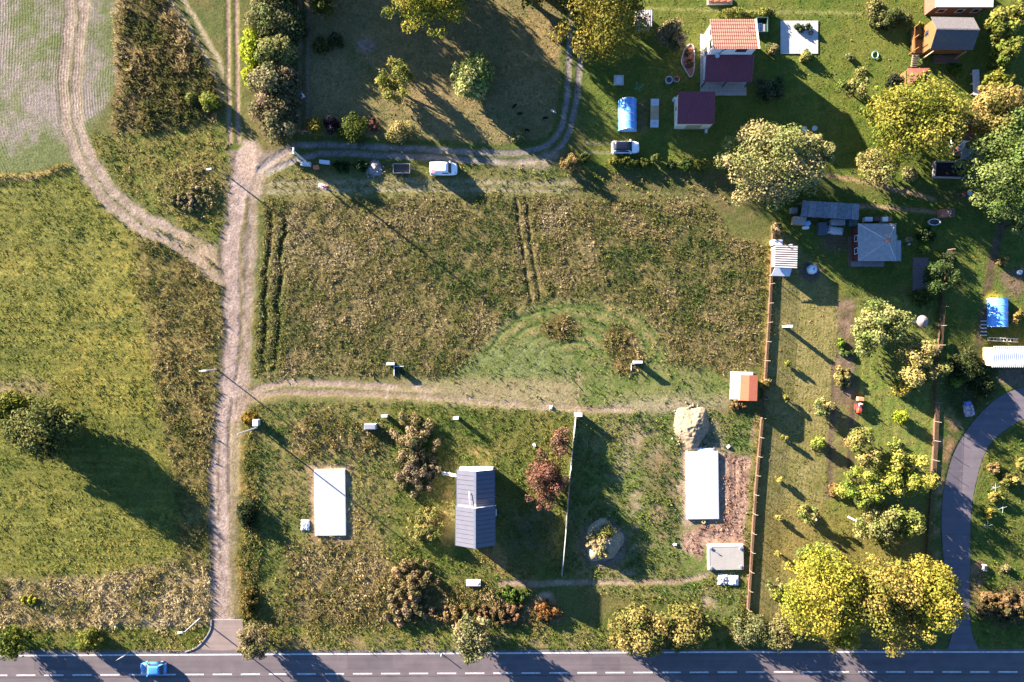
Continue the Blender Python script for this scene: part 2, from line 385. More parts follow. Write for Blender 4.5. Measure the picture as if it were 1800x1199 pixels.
# lane in the middle
paint(poly([(440, 672), (520, 664), (690, 672), (800, 668), (1010, 668), (1020, 724), (900, 726), (700, 712), (520, 700), (444, 714)], 4, 5), (128, 130, 70), (150, 138, 92), n=n2, rough=0.04)
paint(stroke([(436, 694), (480, 677), (560, 674), (680, 680), (760, 684)], 11, 4, 3), (206, 180, 158), (180, 160, 132), n=n2, rough=0.02, zone="footpath", depth=-0.05)
paint(stroke([(436, 702), (480, 692), (560, 690), (680, 694), (800, 702), (900, 712), (1040, 720), (1110, 721)], 10, 5, 4), (202, 176, 152), (180, 156, 126), n=n2, rough=0.02, zone="footpath", depth=-0.05)
m_wide = poly([(700, 672), (1010, 668), (1014, 722), (880, 722), (760, 706), (700, 692)], 6, 8) * (0.5 + 0.5 * sm(n2, 0.4, 0.6))
paint(m_wide, (184, 164, 136), (152, 140, 100), n=n2, rough=0.03)
paint(stroke([(1018, 655), (1016, 700)], 4, 3, 2), (180, 154, 124)); paint(stroke([(683, 680), (680, 700)], 4, 3, 2), (186, 168, 146))
paint(poly([(1060, 712), (1200, 700), (1290, 700), (1280, 716), (1180, 726), (1060, 728)], 7, 7) * 0.7, (186, 166, 138), n=n2, rough=0.04)
# plot under construction
m_con = poly([(1012, 728), (1335, 728), (1312, 1088), (985, 1030), (990, 900)], 3, 4)
paint(m_con, (108, 124, 60), (146, 136, 88), n=n1 * 0.5 + n2 * 0.5, rough=0.07)
bare_con = m_con * sm(fbm(GX, GY, 4.5, 5, 13, 0.62), 0.56, 0.68) * sm(PX, 1060, 1120)
paint(bare_con * 0.85, (188, 164, 136), (160, 142, 108), n=n2)
paint(poly([(1130, 800), (1185, 790), (1195, 880), (1180, 960), (1150, 950), (1140, 870)], 12, 8) * 0.85, (158, 132, 100), (116, 112, 66), n=n2)
paint(poly([(1060, 740), (1150, 730), (1170, 770), (1110, 790)], 12, 8) * 0.7, (176, 150, 122), (120, 118, 66), n=n2)
paint(poly([(1264, 798), (1316, 800), (1312, 930), (1308, 958), (1240, 962), (1230, 980), (1196, 972), (1190, 945), (1240, 920), (1266, 912)], 12, 4), (222, 184, 158), (192, 152, 128), n=n2, rough=0.13, zone="bare_soil")
for x in (1287, 1293, 1306):
    paint(stroke([(x, 800), (x - 2, 880)], 3, 2, 1), (150, 118, 100), depth=-0.05)
paint(poly([(1195, 785), (1270, 780), (1280, 800), (1268, 920), (1200, 925)], 4, 4), (186, 160, 134), rough=0.03)
paint(ell(1062, 958, 42, 40, 4), (176, 156, 142), (150, 132, 116), n=n2, rough=0.03, zone="bare_soil")
paint(ell(1250, 772, 24, 18, 5), (160, 146, 120))
# house plot
m_house = poly([(686, 712), (1010, 728), (984, 1012), (940, 1020), (690, 1100)], 3, 4)
paint(m_house, (98, 112, 48), (124, 118, 62), n=n1 * 0.5 + n2 * 0.5, rough=0.07)
paint(poly([(810, 790), (880, 780), (876, 822), (800, 826), (795, 960), (770, 950), (780, 820)], 8, 6), (170, 144, 92), (136, 126, 68), n=n2)
paint(poly([(835, 965), (880, 960), (950, 1025), (930, 1032), (850, 990)], 6, 5), (180, 142, 88), (140, 118, 70), n=n2)
paint(poly([(885, 900), (980, 900), (975, 985), (900, 985)], 14, 10) * 0.7, (120, 112, 92), (96, 98, 58), n=n2)
m_path = stroke([(880, 1026), (960, 1026), (1030, 1024), (1120, 1023), (1190, 1022), (1240, 1012)], 10, 4, 3)
paint(m_path, (206, 180, 150), (184, 158, 126), n=n2, rough=0.015, zone="footpath", depth=-0.03)
paint(ell(960, 1055, 16, 14), (196, 168, 140)); paint(poly([(686, 1010), (800, 1030), (985, 1060), (985, 1095), (686, 1100)], 8, 6), (150, 122, 84), (110, 108, 58), n=n2, rough=0.12)
# plot under the slab on the left
m_lot = poly([(452, 712), (686, 712), (686, 1100), (440, 1100), (426, 1000), (432, 800)], 6, 4)
paint(m_lot, (112, 116, 58), (146, 130, 82), n=n1 * 0.5 + n2 * 0.5, rough=0.1)
m_lotd = np.maximum(ell(560, 765, 50, 40, 10), np.maximum(poly([(500, 960), (620, 950), (686, 1000), (686, 1100), (470, 1100), (520, 1030)], 14, 10), ell(640, 775, 40, 30, 10)))
paint(m_lotd * 0.8, (178, 150, 108), (140, 120, 76), n=n2, rough=0.13)
paint(poly([(540, 815), (620, 815), (626, 955), (548, 958)], 4, 3), (180, 152, 118), (150, 128, 92), n=n2, rough=0.03)
m_left = poly([(424, 735), (452, 715), (456, 1100), (420, 1100), (414, 980), (420, 860)], 4, 4)
paint(m_left, (96, 100, 46), (150, 126, 66), n=n2, rough=0.14)
# verge by the road
m_verge = poly([(-200, 1106), (370, 1102), (420, 1104), (700, 1098), (1000, 1098), (1300, 1090), (1320, 1148), (900, 1150), (-200, 1152)], 4, 3)
paint(m_verge, (104, 116, 46), (134, 126, 62), n=n2, rough=0.07)
paint(poly([(480, 1118), (780, 1118), (1060, 1108), (1090, 1140), (800, 1146), (480, 1146)], 4, 5), (160, 140, 96), (124, 124, 58), n=n2, rough=0.04)
# long lawn and orchard
m_lawn = poly([(1362, 400), (1480, 480), (1475, 560), (1462, 700), (1452, 870), (1440, 960), (1400, 1090), (1316, 1090), (1330, 850), (1345, 700), (1354, 560)], 2, 3)
paint(m_lawn, (158, 146, 92), (138, 132, 76), n=n2, rough=0.02)
rows(m_lawn, (PX + 0.09 * PY) / S + 0.25 * _w1, 0.6, 0.17)
m_orch = poly([(1505, 520), (1640, 520), (1655, 700), (1640, 880), (1630, 980), (1420, 1000), (1450, 880), (1500, 860), (1510, 700)], 3, 3)
paint(m_orch, (120, 136, 62), (138, 138, 72), n=n2, rough=0.03)
rows(m_orch * (PY < 880), (PX + 0.06 * PY) / S + 0.25 * _w1, 1.5, 0.4)
paint(poly([(1350, 890), (1620, 885), (1630, 990), (1330, 1000)], 20, 15) * 0.6, (150, 130, 72), n=n2)
paint(poly([(1472, 530), (1503, 530), (1500, 640), (1504, 700), (1496, 860), (1484, 874), (1452, 874), (1458, 760), (1470, 640)], 3, 3), (150, 126, 108), (120, 106, 78), n=n2, rough=0.08, zone="garden_bed")
paint(poly([(1468, 710), (1494, 706), (1490, 860), (1462, 862)], 4, 5), (124, 128, 66), (140, 120, 84), n=n2, rough=0.08)
for q in ([(1466, 640), (1464, 720), (1459, 800), (1456, 872)], [(1499, 700), (1494, 780), (1490, 860)]):
    paint(stroke(q, 8, 3, 2), (128, 108, 88), (104, 96, 66), n=n2, rough=0.06, zone="garden_bed")
for x in (1512, 1526):
    paint(stroke([(x + 5, 620), (x, 720)], 4, 3, 1), (146, 150, 74))
# gardens in the upper right
m_gard = poly([(1030, -200), (2100, -200), (2100, 290), (1720, 330), (1500, 325), (1290, 300), (1030, 300)], 4, 5)
paint(m_gard, (98, 118, 46), (122, 126, 56), n=n1 * 0.5 + n2 * 0.5, rough=0.035)
paint(stroke([(1130, 14), (1300, 20), (1440, 22), (1540, 26)], 6, 3, 2), (150, 150, 84))
paint(stroke([(1030, 252), (1080, 253)], 4, 3, 1), (150, 142, 110)); paint(stroke([(1030, 268), (1080, 270)], 4, 3, 1), (150, 142, 110))
paint(poly([(1124, 178), (1136, 178), (1136, 232), (1124, 232)], 2, 2), (140, 118, 80))
m_g2 = poly([(1370, 330), (1600, 345), (1700, 360), (2100, 400), (2100, 690), (1640, 690), (1640, 500), (1480, 520), (1370, 400)], 4, 5)
paint(m_g2, (92, 114, 46), (116, 122, 54), n=n2, rough=0.035)
for p in ([(1450, 310), (1510, 318), (1560, 330), (1640, 350)], [(1510, 362), (1580, 368), (1670, 378)]):
    paint(stroke(p, 7, 4, 3), (184, 152, 116), rough=0.03)
paint(stroke([(1760, 395), (1742, 470), (1728, 560), (1712, 640)], 16, 6, 4), (140, 116, 94), (110, 102, 66), n=n2, rough=0.03, zone="footpath")
paint(poly([(1752, 480), (1800, 470), (1800, 520), (1775, 520)], 6, 5), (136, 112, 92), rough=0.04)
paint(poly([(1440, 410), (1500, 410), (1495, 440), (1450, 440)], 6, 5) * 0.8, (126, 98, 84)); paint(ell(1425, 478, 18, 16, 2), (116, 104, 96))
paint(ell(1745, 530, 16, 16, 3), (196, 176, 60)); paint(poly([(1750, 645), (1820, 645), (1820, 680), (1745, 676)], 5, 4), (146, 124, 104), rough=0.05)
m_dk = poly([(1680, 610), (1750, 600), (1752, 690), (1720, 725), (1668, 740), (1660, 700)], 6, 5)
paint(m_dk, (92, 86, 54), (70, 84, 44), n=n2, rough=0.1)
paint(poly([(1640, 690), (1690, 740), (1670, 820), (1650, 900), (1650, 1000), (1640, 1000), (1645, 820)], 5, 4), (92, 112, 48), (176, 140, 100), n=n2, rough=0.06)
m_rt = poly([(1705, 1140), (1712, 900), (1735, 800), (1770, 750), (2000, 720), (2000, 1140)], 4, 4)
paint(m_rt, (92, 114, 46), (116, 120, 54), n=n2, rough=0.05)
rows(m_rt * (PY < 980), (PX * 0.6 + PY * 0.8) / S, 2.2, 0.3)
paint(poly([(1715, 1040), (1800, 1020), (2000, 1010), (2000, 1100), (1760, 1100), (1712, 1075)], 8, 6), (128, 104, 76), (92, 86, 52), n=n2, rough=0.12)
paint(poly([(1706, 990), (1730, 985), (1728, 1020), (1708, 1060)], 5, 4), (160, 128, 96))
m_fb = poly([(1345, 420), (1361, 420), (1352, 640), (1344, 700), (1330, 860), (1316, 1085), (1304, 1085), (1320, 860), (1334, 700), (1342, 600)], 3, 3)
paint(m_fb, (176, 150, 84), (128, 126, 62), n=n2, rough=0.12)

# relief
HZ += (n2 - 0.5) * 1.2 * ROUGH + (n4 - 0.5) * ROUGH * 0.6
_far = np.maximum(np.abs(GX) - 85.5, np.abs(GY) - 57.5)
HZ = np.where(_far > 0, HZ - 0.16 * np.clip(_far, 0, 5), HZ)
# hard surfaces sit in a shallow bed
main_n = lambda x: 1143.5 - 2.5 * (x / 1800.0)
main_s = lambda x: 1236.0 - 5.0 * (x / 1800.0)
drv_l = smooth_line([(1664, 1146), (1674, 1100), (1660, 1000), (1655, 900), (1666, 830), (1684, 782), (1718, 733), (1760, 696), (1805, 680), (1868, 670)], 5)
drv_r = smooth_line([(1722, 1146), (1706, 1100), (1705, 1000), (1707, 900), (1720, 830), (1735, 790), (1752, 768), (1790, 742), (1830, 724), (1868, 716)], 5)
apron = [(330, 1146), (345, 1138), (360, 1122), (369, 1106), (372, 1091), (427, 1091), (428, 1110), (440, 1146)]
bed = ((PY > main_n(PX) + 1) & (PY < main_s(PX) - 1)).astype(np.float32)
bed = np.maximum(bed, poly(drv_l + drv_r[::-1], 0, 0)); bed = np.maximum(bed, poly(apron, 0, 0))
HZ = np.where(bed > 0.5, -0.12, HZ)
GC *= (0.82 + 0.36 * n4 + 0.25 * (n3 - 0.5))[..., None]
HARD = bed

def gnodes():
    m, t, b = new_mat("ground_cover", 0.95, 0.1)
    N, L = t.nodes, t.links
    a = N.new("ShaderNodeAttribute"); a.attribute_name = "Col"
    r = N.new("ShaderNodeAttribute"); r.attribute_name = "Row"
    geo = N.new("ShaderNodeNewGeometry")
    def noise(sc, det=4, ro=0.6):
        n = N.new("ShaderNodeTexNoise"); n.inputs["Scale"].default_value = sc; n.inputs["Detail"].default_value = det
        n.inputs["Roughness"].default_value = ro; L.new(geo.outputs["Position"], n.inputs["Vector"]); return n
    def math_(op, x, y=None):
        n = N.new("ShaderNodeMath"); n.operation = op
        for i, v in enumerate((x, y)):
            if v is None: continue
            if isinstance(v, (int, float)): n.inputs[i].default_value = v
            else: L.new(v, n.inputs[i])
        return n.outputs[0]
    fine = noise(2.6, 5, 0.75); coarse = noise(0.7, 3)
    mr = N.new("ShaderNodeMapRange"); mr.inputs["From Min"].default_value = 0.32; mr.inputs["From Max"].default_value = 0.68
    mr.inputs["To Min"].default_value = 0.6; mr.inputs["To Max"].default_value = 1.45; L.new(fine.outputs["Fac"], mr.inputs["Value"])
    sx = N.new("ShaderNodeSeparateXYZ"); L.new(r.outputs["Vector"], sx.inputs[0])
    wv = math_('SINE', math_('ADD', sx.outputs[0], math_('MULTIPLY', coarse.outputs["Fac"], 3.0)))
    row = math_('MULTIPLY', wv, sx.outputs[1])
    fac = math_('MULTIPLY', mr.outputs[0], math_('ADD', 1.0, math_('MULTIPLY', row, 0.22)))
    sc = N.new("ShaderNodeVectorMath"); sc.operation = 'SCALE'; L.new(a.outputs["Color"], sc.inputs[0]); L.new(fac, sc.inputs["Scale"])
    hs = N.new("ShaderNodeHueSaturation"); L.new(sc.outputs[0], hs.inputs["Color"])
    hn = noise(1.7, 3); L.new(math_('ADD', 0.47, math_('MULTIPLY', hn.outputs["Fac"], 0.06)), hs.inputs["Hue"])
    L.new(hs.outputs[0], b.inputs["Base Color"])
    hgt = math_('ADD', math_('MULTIPLY', fine.outputs["Fac"], 0.16), math_('MULTIPLY', row, 0.035))
    bp = N.new("ShaderNodeBump"); bp.inputs["Strength"].default_value = 0.55; bp.inputs["Distance"].default_value = 1.0
    L.new(hgt, bp.inputs["Height"]); L.new(bp.outputs[0], b.inputs["Normal"])
    return m
M_GROUND = gnodes()
co_all = np.stack([GX, GY, HZ], -1).reshape(-1, 3); col_all = GC.reshape(-1, 3)
row_all = np.stack([ROWU, ROWA, np.zeros_like(ROWU)], -1).reshape(-1, 3)
ii = np.arange(NX * NY).reshape(NY, NX)
quads = np.stack([ii[:-1, :-1], ii[:-1, 1:], ii[1:, 1:], ii[1:, :-1]], -1).reshape(-1, 4)
zq = ZONE[:-1, :-1].reshape(-1)
for zi, zn in enumerate(ZN):
    q = quads[zq == zi]
    if len(q) == 0: continue
    used = np.unique(q); remap = np.zeros(NX * NY, np.int32); remap[used] = np.arange(len(used), dtype=np.int32)
    me = npmesh(zn, co_all[used], remap[q], col_all[used], smooth=True)
    ra = me.attributes.new("Row", 'FLOAT_VECTOR', 'POINT'); ra.data.foreach_set("vector", np.ascontiguousarray(row_all[used], np.float32).ravel())
    tag(link(zn, me, M_GROUND), kind="structure")
far = MB()
R_ = 2500
xa, xb, ya, yb = X0 + 1.2, X0 + (NX - 1) * RES - 1.2, Y0 + 1.2, Y0 + (NY - 1) * RES - 1.2
for q in ([(-R_, -R_), (R_, -R_), (R_, ya), (-R_, ya)], [(-R_, yb), (R_, yb), (R_, R_), (-R_, R_)], [(-R_, ya), (xa, ya), (xa, yb), (-R_, yb)], [(xb, ya), (R_, ya), (R_, yb), (xb, yb)]):
    far.add([(x, y, -0.62) for x, y in q], [(0, 1, 2, 3)])
tag(far.build("countryside", mat(C(112, 114, 58), 0.95, 0.1, var=0.4, scale=0.05, bump=0.0)), kind="structure")
def gz(x, y):
    i = int(np.clip(round((x - X0) / RES), 0, NX - 1)); j = int(np.clip(round((y - Y0) / RES), 0, NY - 1)); return float(HZ[j, i])

# ------------------------------------------------------------------ roads
def asphalt(name, col, sp=0.25):
    m, t, b = new_mat(name, 0.85, sp); N, L = t.nodes, t.links
    geo = N.new("ShaderNodeNewGeometry")
    def noise(sc, det, vec=None):
        n = N.new("ShaderNodeTexNoise"); n.inputs["Scale"].default_value = sc; n.inputs["Detail"].default_value = det
        L.new(vec or geo.outputs["Position"], n.inputs["Vector"]); return n
    mp = N.new("ShaderNodeMapping"); mp.inputs["Scale"].default_value = (0.06, 1.6, 1); L.new(geo.outputs["Position"], mp.inputs["Vector"])
    a, c, d = noise(14, 3), noise(0.5, 5), noise(1.0, 4, mp.outputs[0])
    f = N.new("ShaderNodeMath"); f.operation = 'ADD'; L.new(a.outputs["Fac"], f.inputs[0]); L.new(c.outputs["Fac"], f.inputs[1])
    f2 = N.new("ShaderNodeMath"); f2.operation = 'ADD'; L.new(f.outputs[0], f2.inputs[0]); L.new(d.outputs["Fac"], f2.inputs[1])
    r = N.new("ShaderNodeMapRange"); r.inputs["From Min"].default_value = 1.0; r.inputs["From Max"].default_value = 2.0
    r.inputs["To Min"].default_value = 0.72; r.inputs["To Max"].default_value = 1.28; L.new(f2.outputs[0], r.inputs["Value"])
    s = N.new("ShaderNodeVectorMath"); s.operation = 'SCALE'; s.inputs[0].default_value = col; L.new(r.outputs[0], s.inputs["Scale"])
    L.new(s.outputs[0], b.inputs["Base Color"])
    bp = N.new("ShaderNodeBump"); bp.inputs["Strength"].default_value = 0.2; bp.inputs["Distance"].default_value = 0.02
    L.new(a.outputs["Fac"], bp.inputs["Height"]); L.new(bp.outputs[0], b.inputs["Normal"])
    return m
M_ROAD = asphalt("asphalt", C(138, 126, 128, 0.42)); M_DRIVE = asphalt("old_asphalt", C(142, 132, 138, 0.42)); M_APRON = asphalt("pale_asphalt", C(180, 160, 150, 0.42))
M_LINE = mat(C(250, 246, 240, 0.5), 0.75, 0.2, var=0.4, scale=3.0, bump=0)
rd = random.Random(3)
def strip(name, A, B, z, m, parent=None, jig=0.0):
    b = MB(); n = len(A); vs = []
    for p, q in zip(A, B):
        (x0, y0), (x1, y1) = W(*p), W(*q)
        vs += [(x0, y0 + rd.uniform(-jig, jig), z), (x1, y1, z)]
    b.add(vs, [(2 * i, 2 * i + 1, 2 * i + 3, 2 * i + 2) for i in range(n - 1)])
    return b.build(name, m, parent)
xs = list(range(-70, 1880, 12))
road = strip("main_road", [(x, main_n(x)) for x in xs], [(x, main_s(x)) for x in xs], 0.02, M_ROAD, jig=0.08); tag(road, kind="structure")
ln_n = lambda x: 1153.0 - 6.5 * min(max(x / 1300.0, 0), 1)
ln_c = lambda x: 1187.5 - 6.0 * min(max(x / 1350.0, 0), 1)
strip("edge_line", [(x, ln_n(x) - 1.3) for x in xs], [(x, ln_n(x) + 1.3) for x in xs], 0.026, M_LINE, road)
strip("edge_line", [(x, ln_n(x) + 68) for x in xs], [(x, ln_n(x) + 70.4) for x in xs], 0.026, M_LINE, road)
x = 29 - 49.3
while x < 1830:
    strip("lane_dash", [(x, ln_c(x) - 1.2), (x + 33.5, ln_c(x + 33.5) - 1.2)], [(x, ln_c(x) + 1.2), (x + 33.5, ln_c(x + 33.5) + 1.2)], 0.026, M_LINE, road)
    x += 49.3
for i_, (xa, xb, f0, f1) in enumerate(((610, 690, 0.08, 0.36), (1040, 1090, 0.14, 0.4), (60, 118, 0.1, 0.38), (1440, 1560, 0.5, 0.75))):
    xx_ = [xa + (xb - xa) * k / 4 for k in range(5)]; e_ = lambda x, f: main_n(x) + (main_s(x) - main_n(x)) * f
    strip("repair_patch", [(x, e_(x, f0)) for x in xx_], [(x, e_(x, f1)) for x in xx_], 0.023, asphalt("patch_asphalt", C(128, 117, 120, 0.42)), road, 0.03)
strip("joint_seam", [(x, ln_c(x) + 4.2) for x in xs], [(x, ln_c(x) + 4.9) for x in xs], 0.0245, asphalt("seam_tar", C(80, 76, 80, 0.4)), road, 0.02)
drive = strip("side_road", drv_l, drv_r, 0.016, M_DRIVE); tag(drive, kind="structure")
b = MB(); b.add([(*W(x, y), 0.012) for x, y in apron[::-1]], [tuple(range(len(apron)))]); ap = b.build("road_junction", M_APRON); tag(ap, kind="structure")
kerb_m = mat(C(190, 178, 170), 0.8, var=0.15)
kp = smooth_line([(372, 1089), (370, 1106), (361, 1122), (346, 1138), (326, 1146)], 3)
for (a, c) in zip(kp[:-1], kp[1:]):
    (x0, y0), (x1, y1) = W(*a), W(*c); d = math.hypot(x1 - x0, y1 - y0); nx_, ny_ = -(y1 - y0) / d * 0.09, (x1 - x0) / d * 0.09
    MB().prism([(x0 - nx_, y0 - ny_), (x1 - nx_, y1 - ny_), (x1 + nx_, y1 + ny_), (x0 + nx_, y0 + ny_)], -0.1, 0.13).build("kerb_stone", kerb_m, ap)
(x0, y0), (x1, y1) = W(372, 1090), W(428, 1090)
MB().box(x0, x1, y0 - 0.1, y0 + 0.1, -0.1, 0.03).build("threshold_kerb", kerb_m, ap)
# ------------------------------------------------------------------ ground vegetation (nobody could count it)
def scatter(name, label, mask, dens, h, rad, blades, bw, pal, seed, patch=3.0, cat="grass", jit=0.17, bias=0.0, lean=0.0):
    rng = np.random.default_rng(seed)
    lam = np.clip(mask, 0, 1) * (1 - HARD) * dens * RES * RES
    cnt = rng.poisson(lam); j, i = np.nonzero(cnt); c = cnt[j, i]
    j = np.repeat(j, c); i = np.repeat(i, c); n = len(j)
    x = gx[i] + (rng.random(n) - 0.5) * RES; y = gy[j] + (rng.random(n) - 0.5) * RES; z = HZ[j, i]
    t = np.clip(fbm(x.astype(np.float32), y.astype(np.float32), patch, 4, seed) * 1.5 - 0.25 + bias + (fbm(x.astype(np.float32), y.astype(np.float32), patch * 5, 3, seed + 7) - 0.5) * 1.3 + (rng.random(n) - 0.5) * 0.4, 0, 0.999) * (len(pal) - 1)
    P = np.array([C(*p, 0.6) for p in pal], np.float32); k = t.astype(int); f = (t - k)[:, None]
    base = P[k] * (1 - f) + P[np.minimum(k + 1, len(pal) - 1)] * f
    base = base * (1 + (rng.random((n, 1)) - 0.5) * 2 * jit)
    sc = (0.55 + 0.9 * rng.random(n) ** 1.5) * (0.6 + 0.8 * fbm(x.astype(np.float32), y.astype(np.float32), patch * 0.6, 3, seed + 4))
    B = blades; m = n * B
    th = rng.random(m) * 2 * math.pi; s = np.repeat(sc, B) * (0.6 + 0.8 * rng.random(m))
    bx_, by_, bz_ = np.repeat(x, B), np.repeat(y, B), np.repeat(z, B)
    ox = (rng.random(m) - 0.5) * rad * 0.8; oy = (rng.random(m) - 0.5) * rad * 0.8
    hh = (h[0] + (h[1] - h[0]) * rng.random(m)) * s; rr = rad * (0.35 + 0.9 * rng.random(m)) * s
    w = bw * (0.6 + 0.8 * rng.random(m)) * s * 0.5; ph = th + math.pi / 2 + (rng.random(m) - 0.5) * 1.6
    px_, py_ = np.cos(ph) * w, np.sin(ph) * w
    mid = np.stack([bx_ + ox + np.cos(th) * rr * 0.35, by_ + oy + np.sin(th) * rr * 0.35, bz_ + hh * 0.5], -1)
    v0 = mid + np.stack([px_, py_, -0.15 * hh], -1); v1 = mid - np.stack([px_, py_, 0.15 * hh], -1)
    v2 = np.stack([bx_ + ox + np.cos(th) * rr + lean * hh, by_ + oy + np.sin(th) * rr, bz_ + hh], -1)
    v3 = np.stack([bx_ + ox, by_ + oy, bz_ - 0.03], -1)
    up = rng.random(m) < 0.88                                   # spear-shaped blades and broad leaves
    a = np.where(up[:, None], v0, v3); bb = np.where(up[:, None], v1, v0); cc = np.where(up[:, None], v2, v1 + (v2 - mid) * 0.6)
    co = np.stack([a, bb, cc], 1).reshape(-1, 3)
    col = np.repeat(np.repeat(base, B, 0) * (0.84 + 0.32 * rng.random((m, 1))), 3, 0)
    me = npmesh(name, co, np.arange(3 * m).reshape(-1, 3), col)
    o = link(name, me, M_GRASS); tag(o, label, cat, kind="stuff"); return o
nomow = 1 - np.clip(m_mown * (1 - m_isl) , 0, 1)
wd = np.clip(m_weed, 0, 1) * nomow
for p in ([(478, 370), (468, 480), (462, 640)], [(500, 380), (490, 500), (484, 650)], [(906, 350), (915, 420), (932, 530)], [(924, 350), (932, 420), (948, 525)]):
    wd = wd * (1 - stroke(p, 6, 3, 3))
path_m = np.isin(ZONE, [2, 3, 4, 5, 6]).astype(np.float32)
gap = sm(fbm(GX, GY, 1.6, 3, 2), 0.32, 0.5)
scatter("weeds", "tall brown and olive weeds covering the fallow plot in the middle", wd * (0.35 + 0.65 * gap) * (1 - path_m), 19, (0.07, 0.25), 0.3, 6, 0.10,
        [(80, 102, 46), (108, 118, 56), (132, 126, 72), (156, 140, 92), (190, 172, 130)], 21, 2.2, "weeds")
scrub_m = np.maximum(m_scrub, 0)
scatter("scrub", "dense dark scrub of tall dry weeds left of the north lane", scrub_m * (0.25 + 0.75 * sm(fbm(GX, GY, 2.4, 3, 3), 0.35, 0.55)), 14, (0.2, 0.6), 0.42, 8, 0.13,
        [(88, 98, 50), (116, 116, 62), (142, 130, 80), (162, 144, 98), (186, 166, 120)], 22, 2.6, "scrub")
olive = np.clip(m_strip + m_left + m_fb * 0.6, 0, 1) * (1 - path_m)
scatter("olive_weeds", "olive-brown weeds in the strips on both sides of the dirt road", olive * (0.3 + 0.7 * gap), 13, (0.1, 0.38), 0.34, 6, 0.11,
        [(88, 102, 46), (116, 118, 58), (142, 130, 76), (168, 150, 98)], 28, 2.6, "weeds")
dry = np.clip(m_dry + m_knoll + m_edge + m_tan, 0, 1) * (1 - path_m)
scatter("dry_grass", "tall dry straw-coloured grass along the field edges and above the road verge", dry * (0.3 + 0.7 * gap), 15, (0.12, 0.45), 0.36, 6, 0.11,
        [(104, 112, 52), (140, 134, 74), (174, 158, 104), (200, 180, 130), (216, 200, 158)], 23, 3.0, "grass", bias=0.02)
scatter("meadow_grass", "yellow-green meadow grass on the big field at the left", m_meadow * (1 - m_strip) * (1 - path_m) * (0.3 + 0.7 * gap) * (0.45 + 0.55 * stripe), 13, (0.05, 0.2), 0.24, 5, 0.10,
        [(96, 114, 42), (122, 130, 50), (150, 144, 62), (178, 160, 84)], 24, 4.0)
soft = np.clip(m_tri + m_verge + m_house + m_con + m_lot + m_weedL + m_dk + m_rt * 0.6 + poly([(470, 292), (1290, 290), (1290, 352), (450, 352)], 4, 5) * 0.5
               + poly([(440, 712), (690, 706), (1020, 724), (1320, 724), (1320, 740), (440, 740)], 4, 4) + m_mown * 0.3, 0, 1) * (1 - path_m) * (1 - 0.85 * m_wide) * (1 - 0.8 * bare_con)
soft = soft * (1 - poly([(545, 818), (615, 818), (615, 950), (545, 950)], 0, 0)) * (1 - poly([(1200, 788), (1320, 788), (1316, 1030), (1190, 1000)], 3, 3) * 0.9)
scatter("rough_grass", "uneven green grass on the building plots, verges and lane sides", soft * (0.3 + 0.7 * gap), 12.0, (0.06, 0.26), 0.27, 5, 0.11,
        [(80, 110, 44), (106, 124, 52), (136, 136, 66), (170, 154, 94)], 25, 3.0)
scatter("dry_weeds", "brown dry weeds on the plot around the left concrete slab and along the house plot", np.clip(m_lotd * 0.9 + poly([(690, 1015), (760, 1020), (985, 1055), (985, 1095), (690, 1100)], 8, 6) + m_isl * 0.5, 0, 1) * (0.3 + 0.7 * gap), 12,
        (0.12, 0.42), 0.34, 6, 0.11, [(104, 108, 52), (140, 124, 72), (166, 146, 98), (192, 172, 128)], 26, 2.2, "weeds")
lawn = np.clip(m_lawn + m_orch + m_gard + m_g2 + m_mead2, 0, 1) * (1 - path_m)
scatter("lawn_grass", "short mown grass of the gardens, orchard and fenced meadow", lawn * (0.35 + 0.65 * gap), 5, (0.02, 0.09), 0.2, 4, 0.12,
        [(92, 118, 46), (120, 132, 56), (150, 146, 78), (176, 162, 106)], 27, 3.5)

scatter("rubble", "loose brown clods and rubble on the bare soil around the concrete slabs", (ZONE == ZN.index("bare_soil")).astype(np.float32) * (0.2 + 0.8 * gap), 9, (0.04, 0.16), 0.16, 4, 0.16,
        [(150, 112, 92), (184, 146, 122), (208, 172, 146), (226, 196, 172)], 29, 1.5, "rubble", jit=0.3)
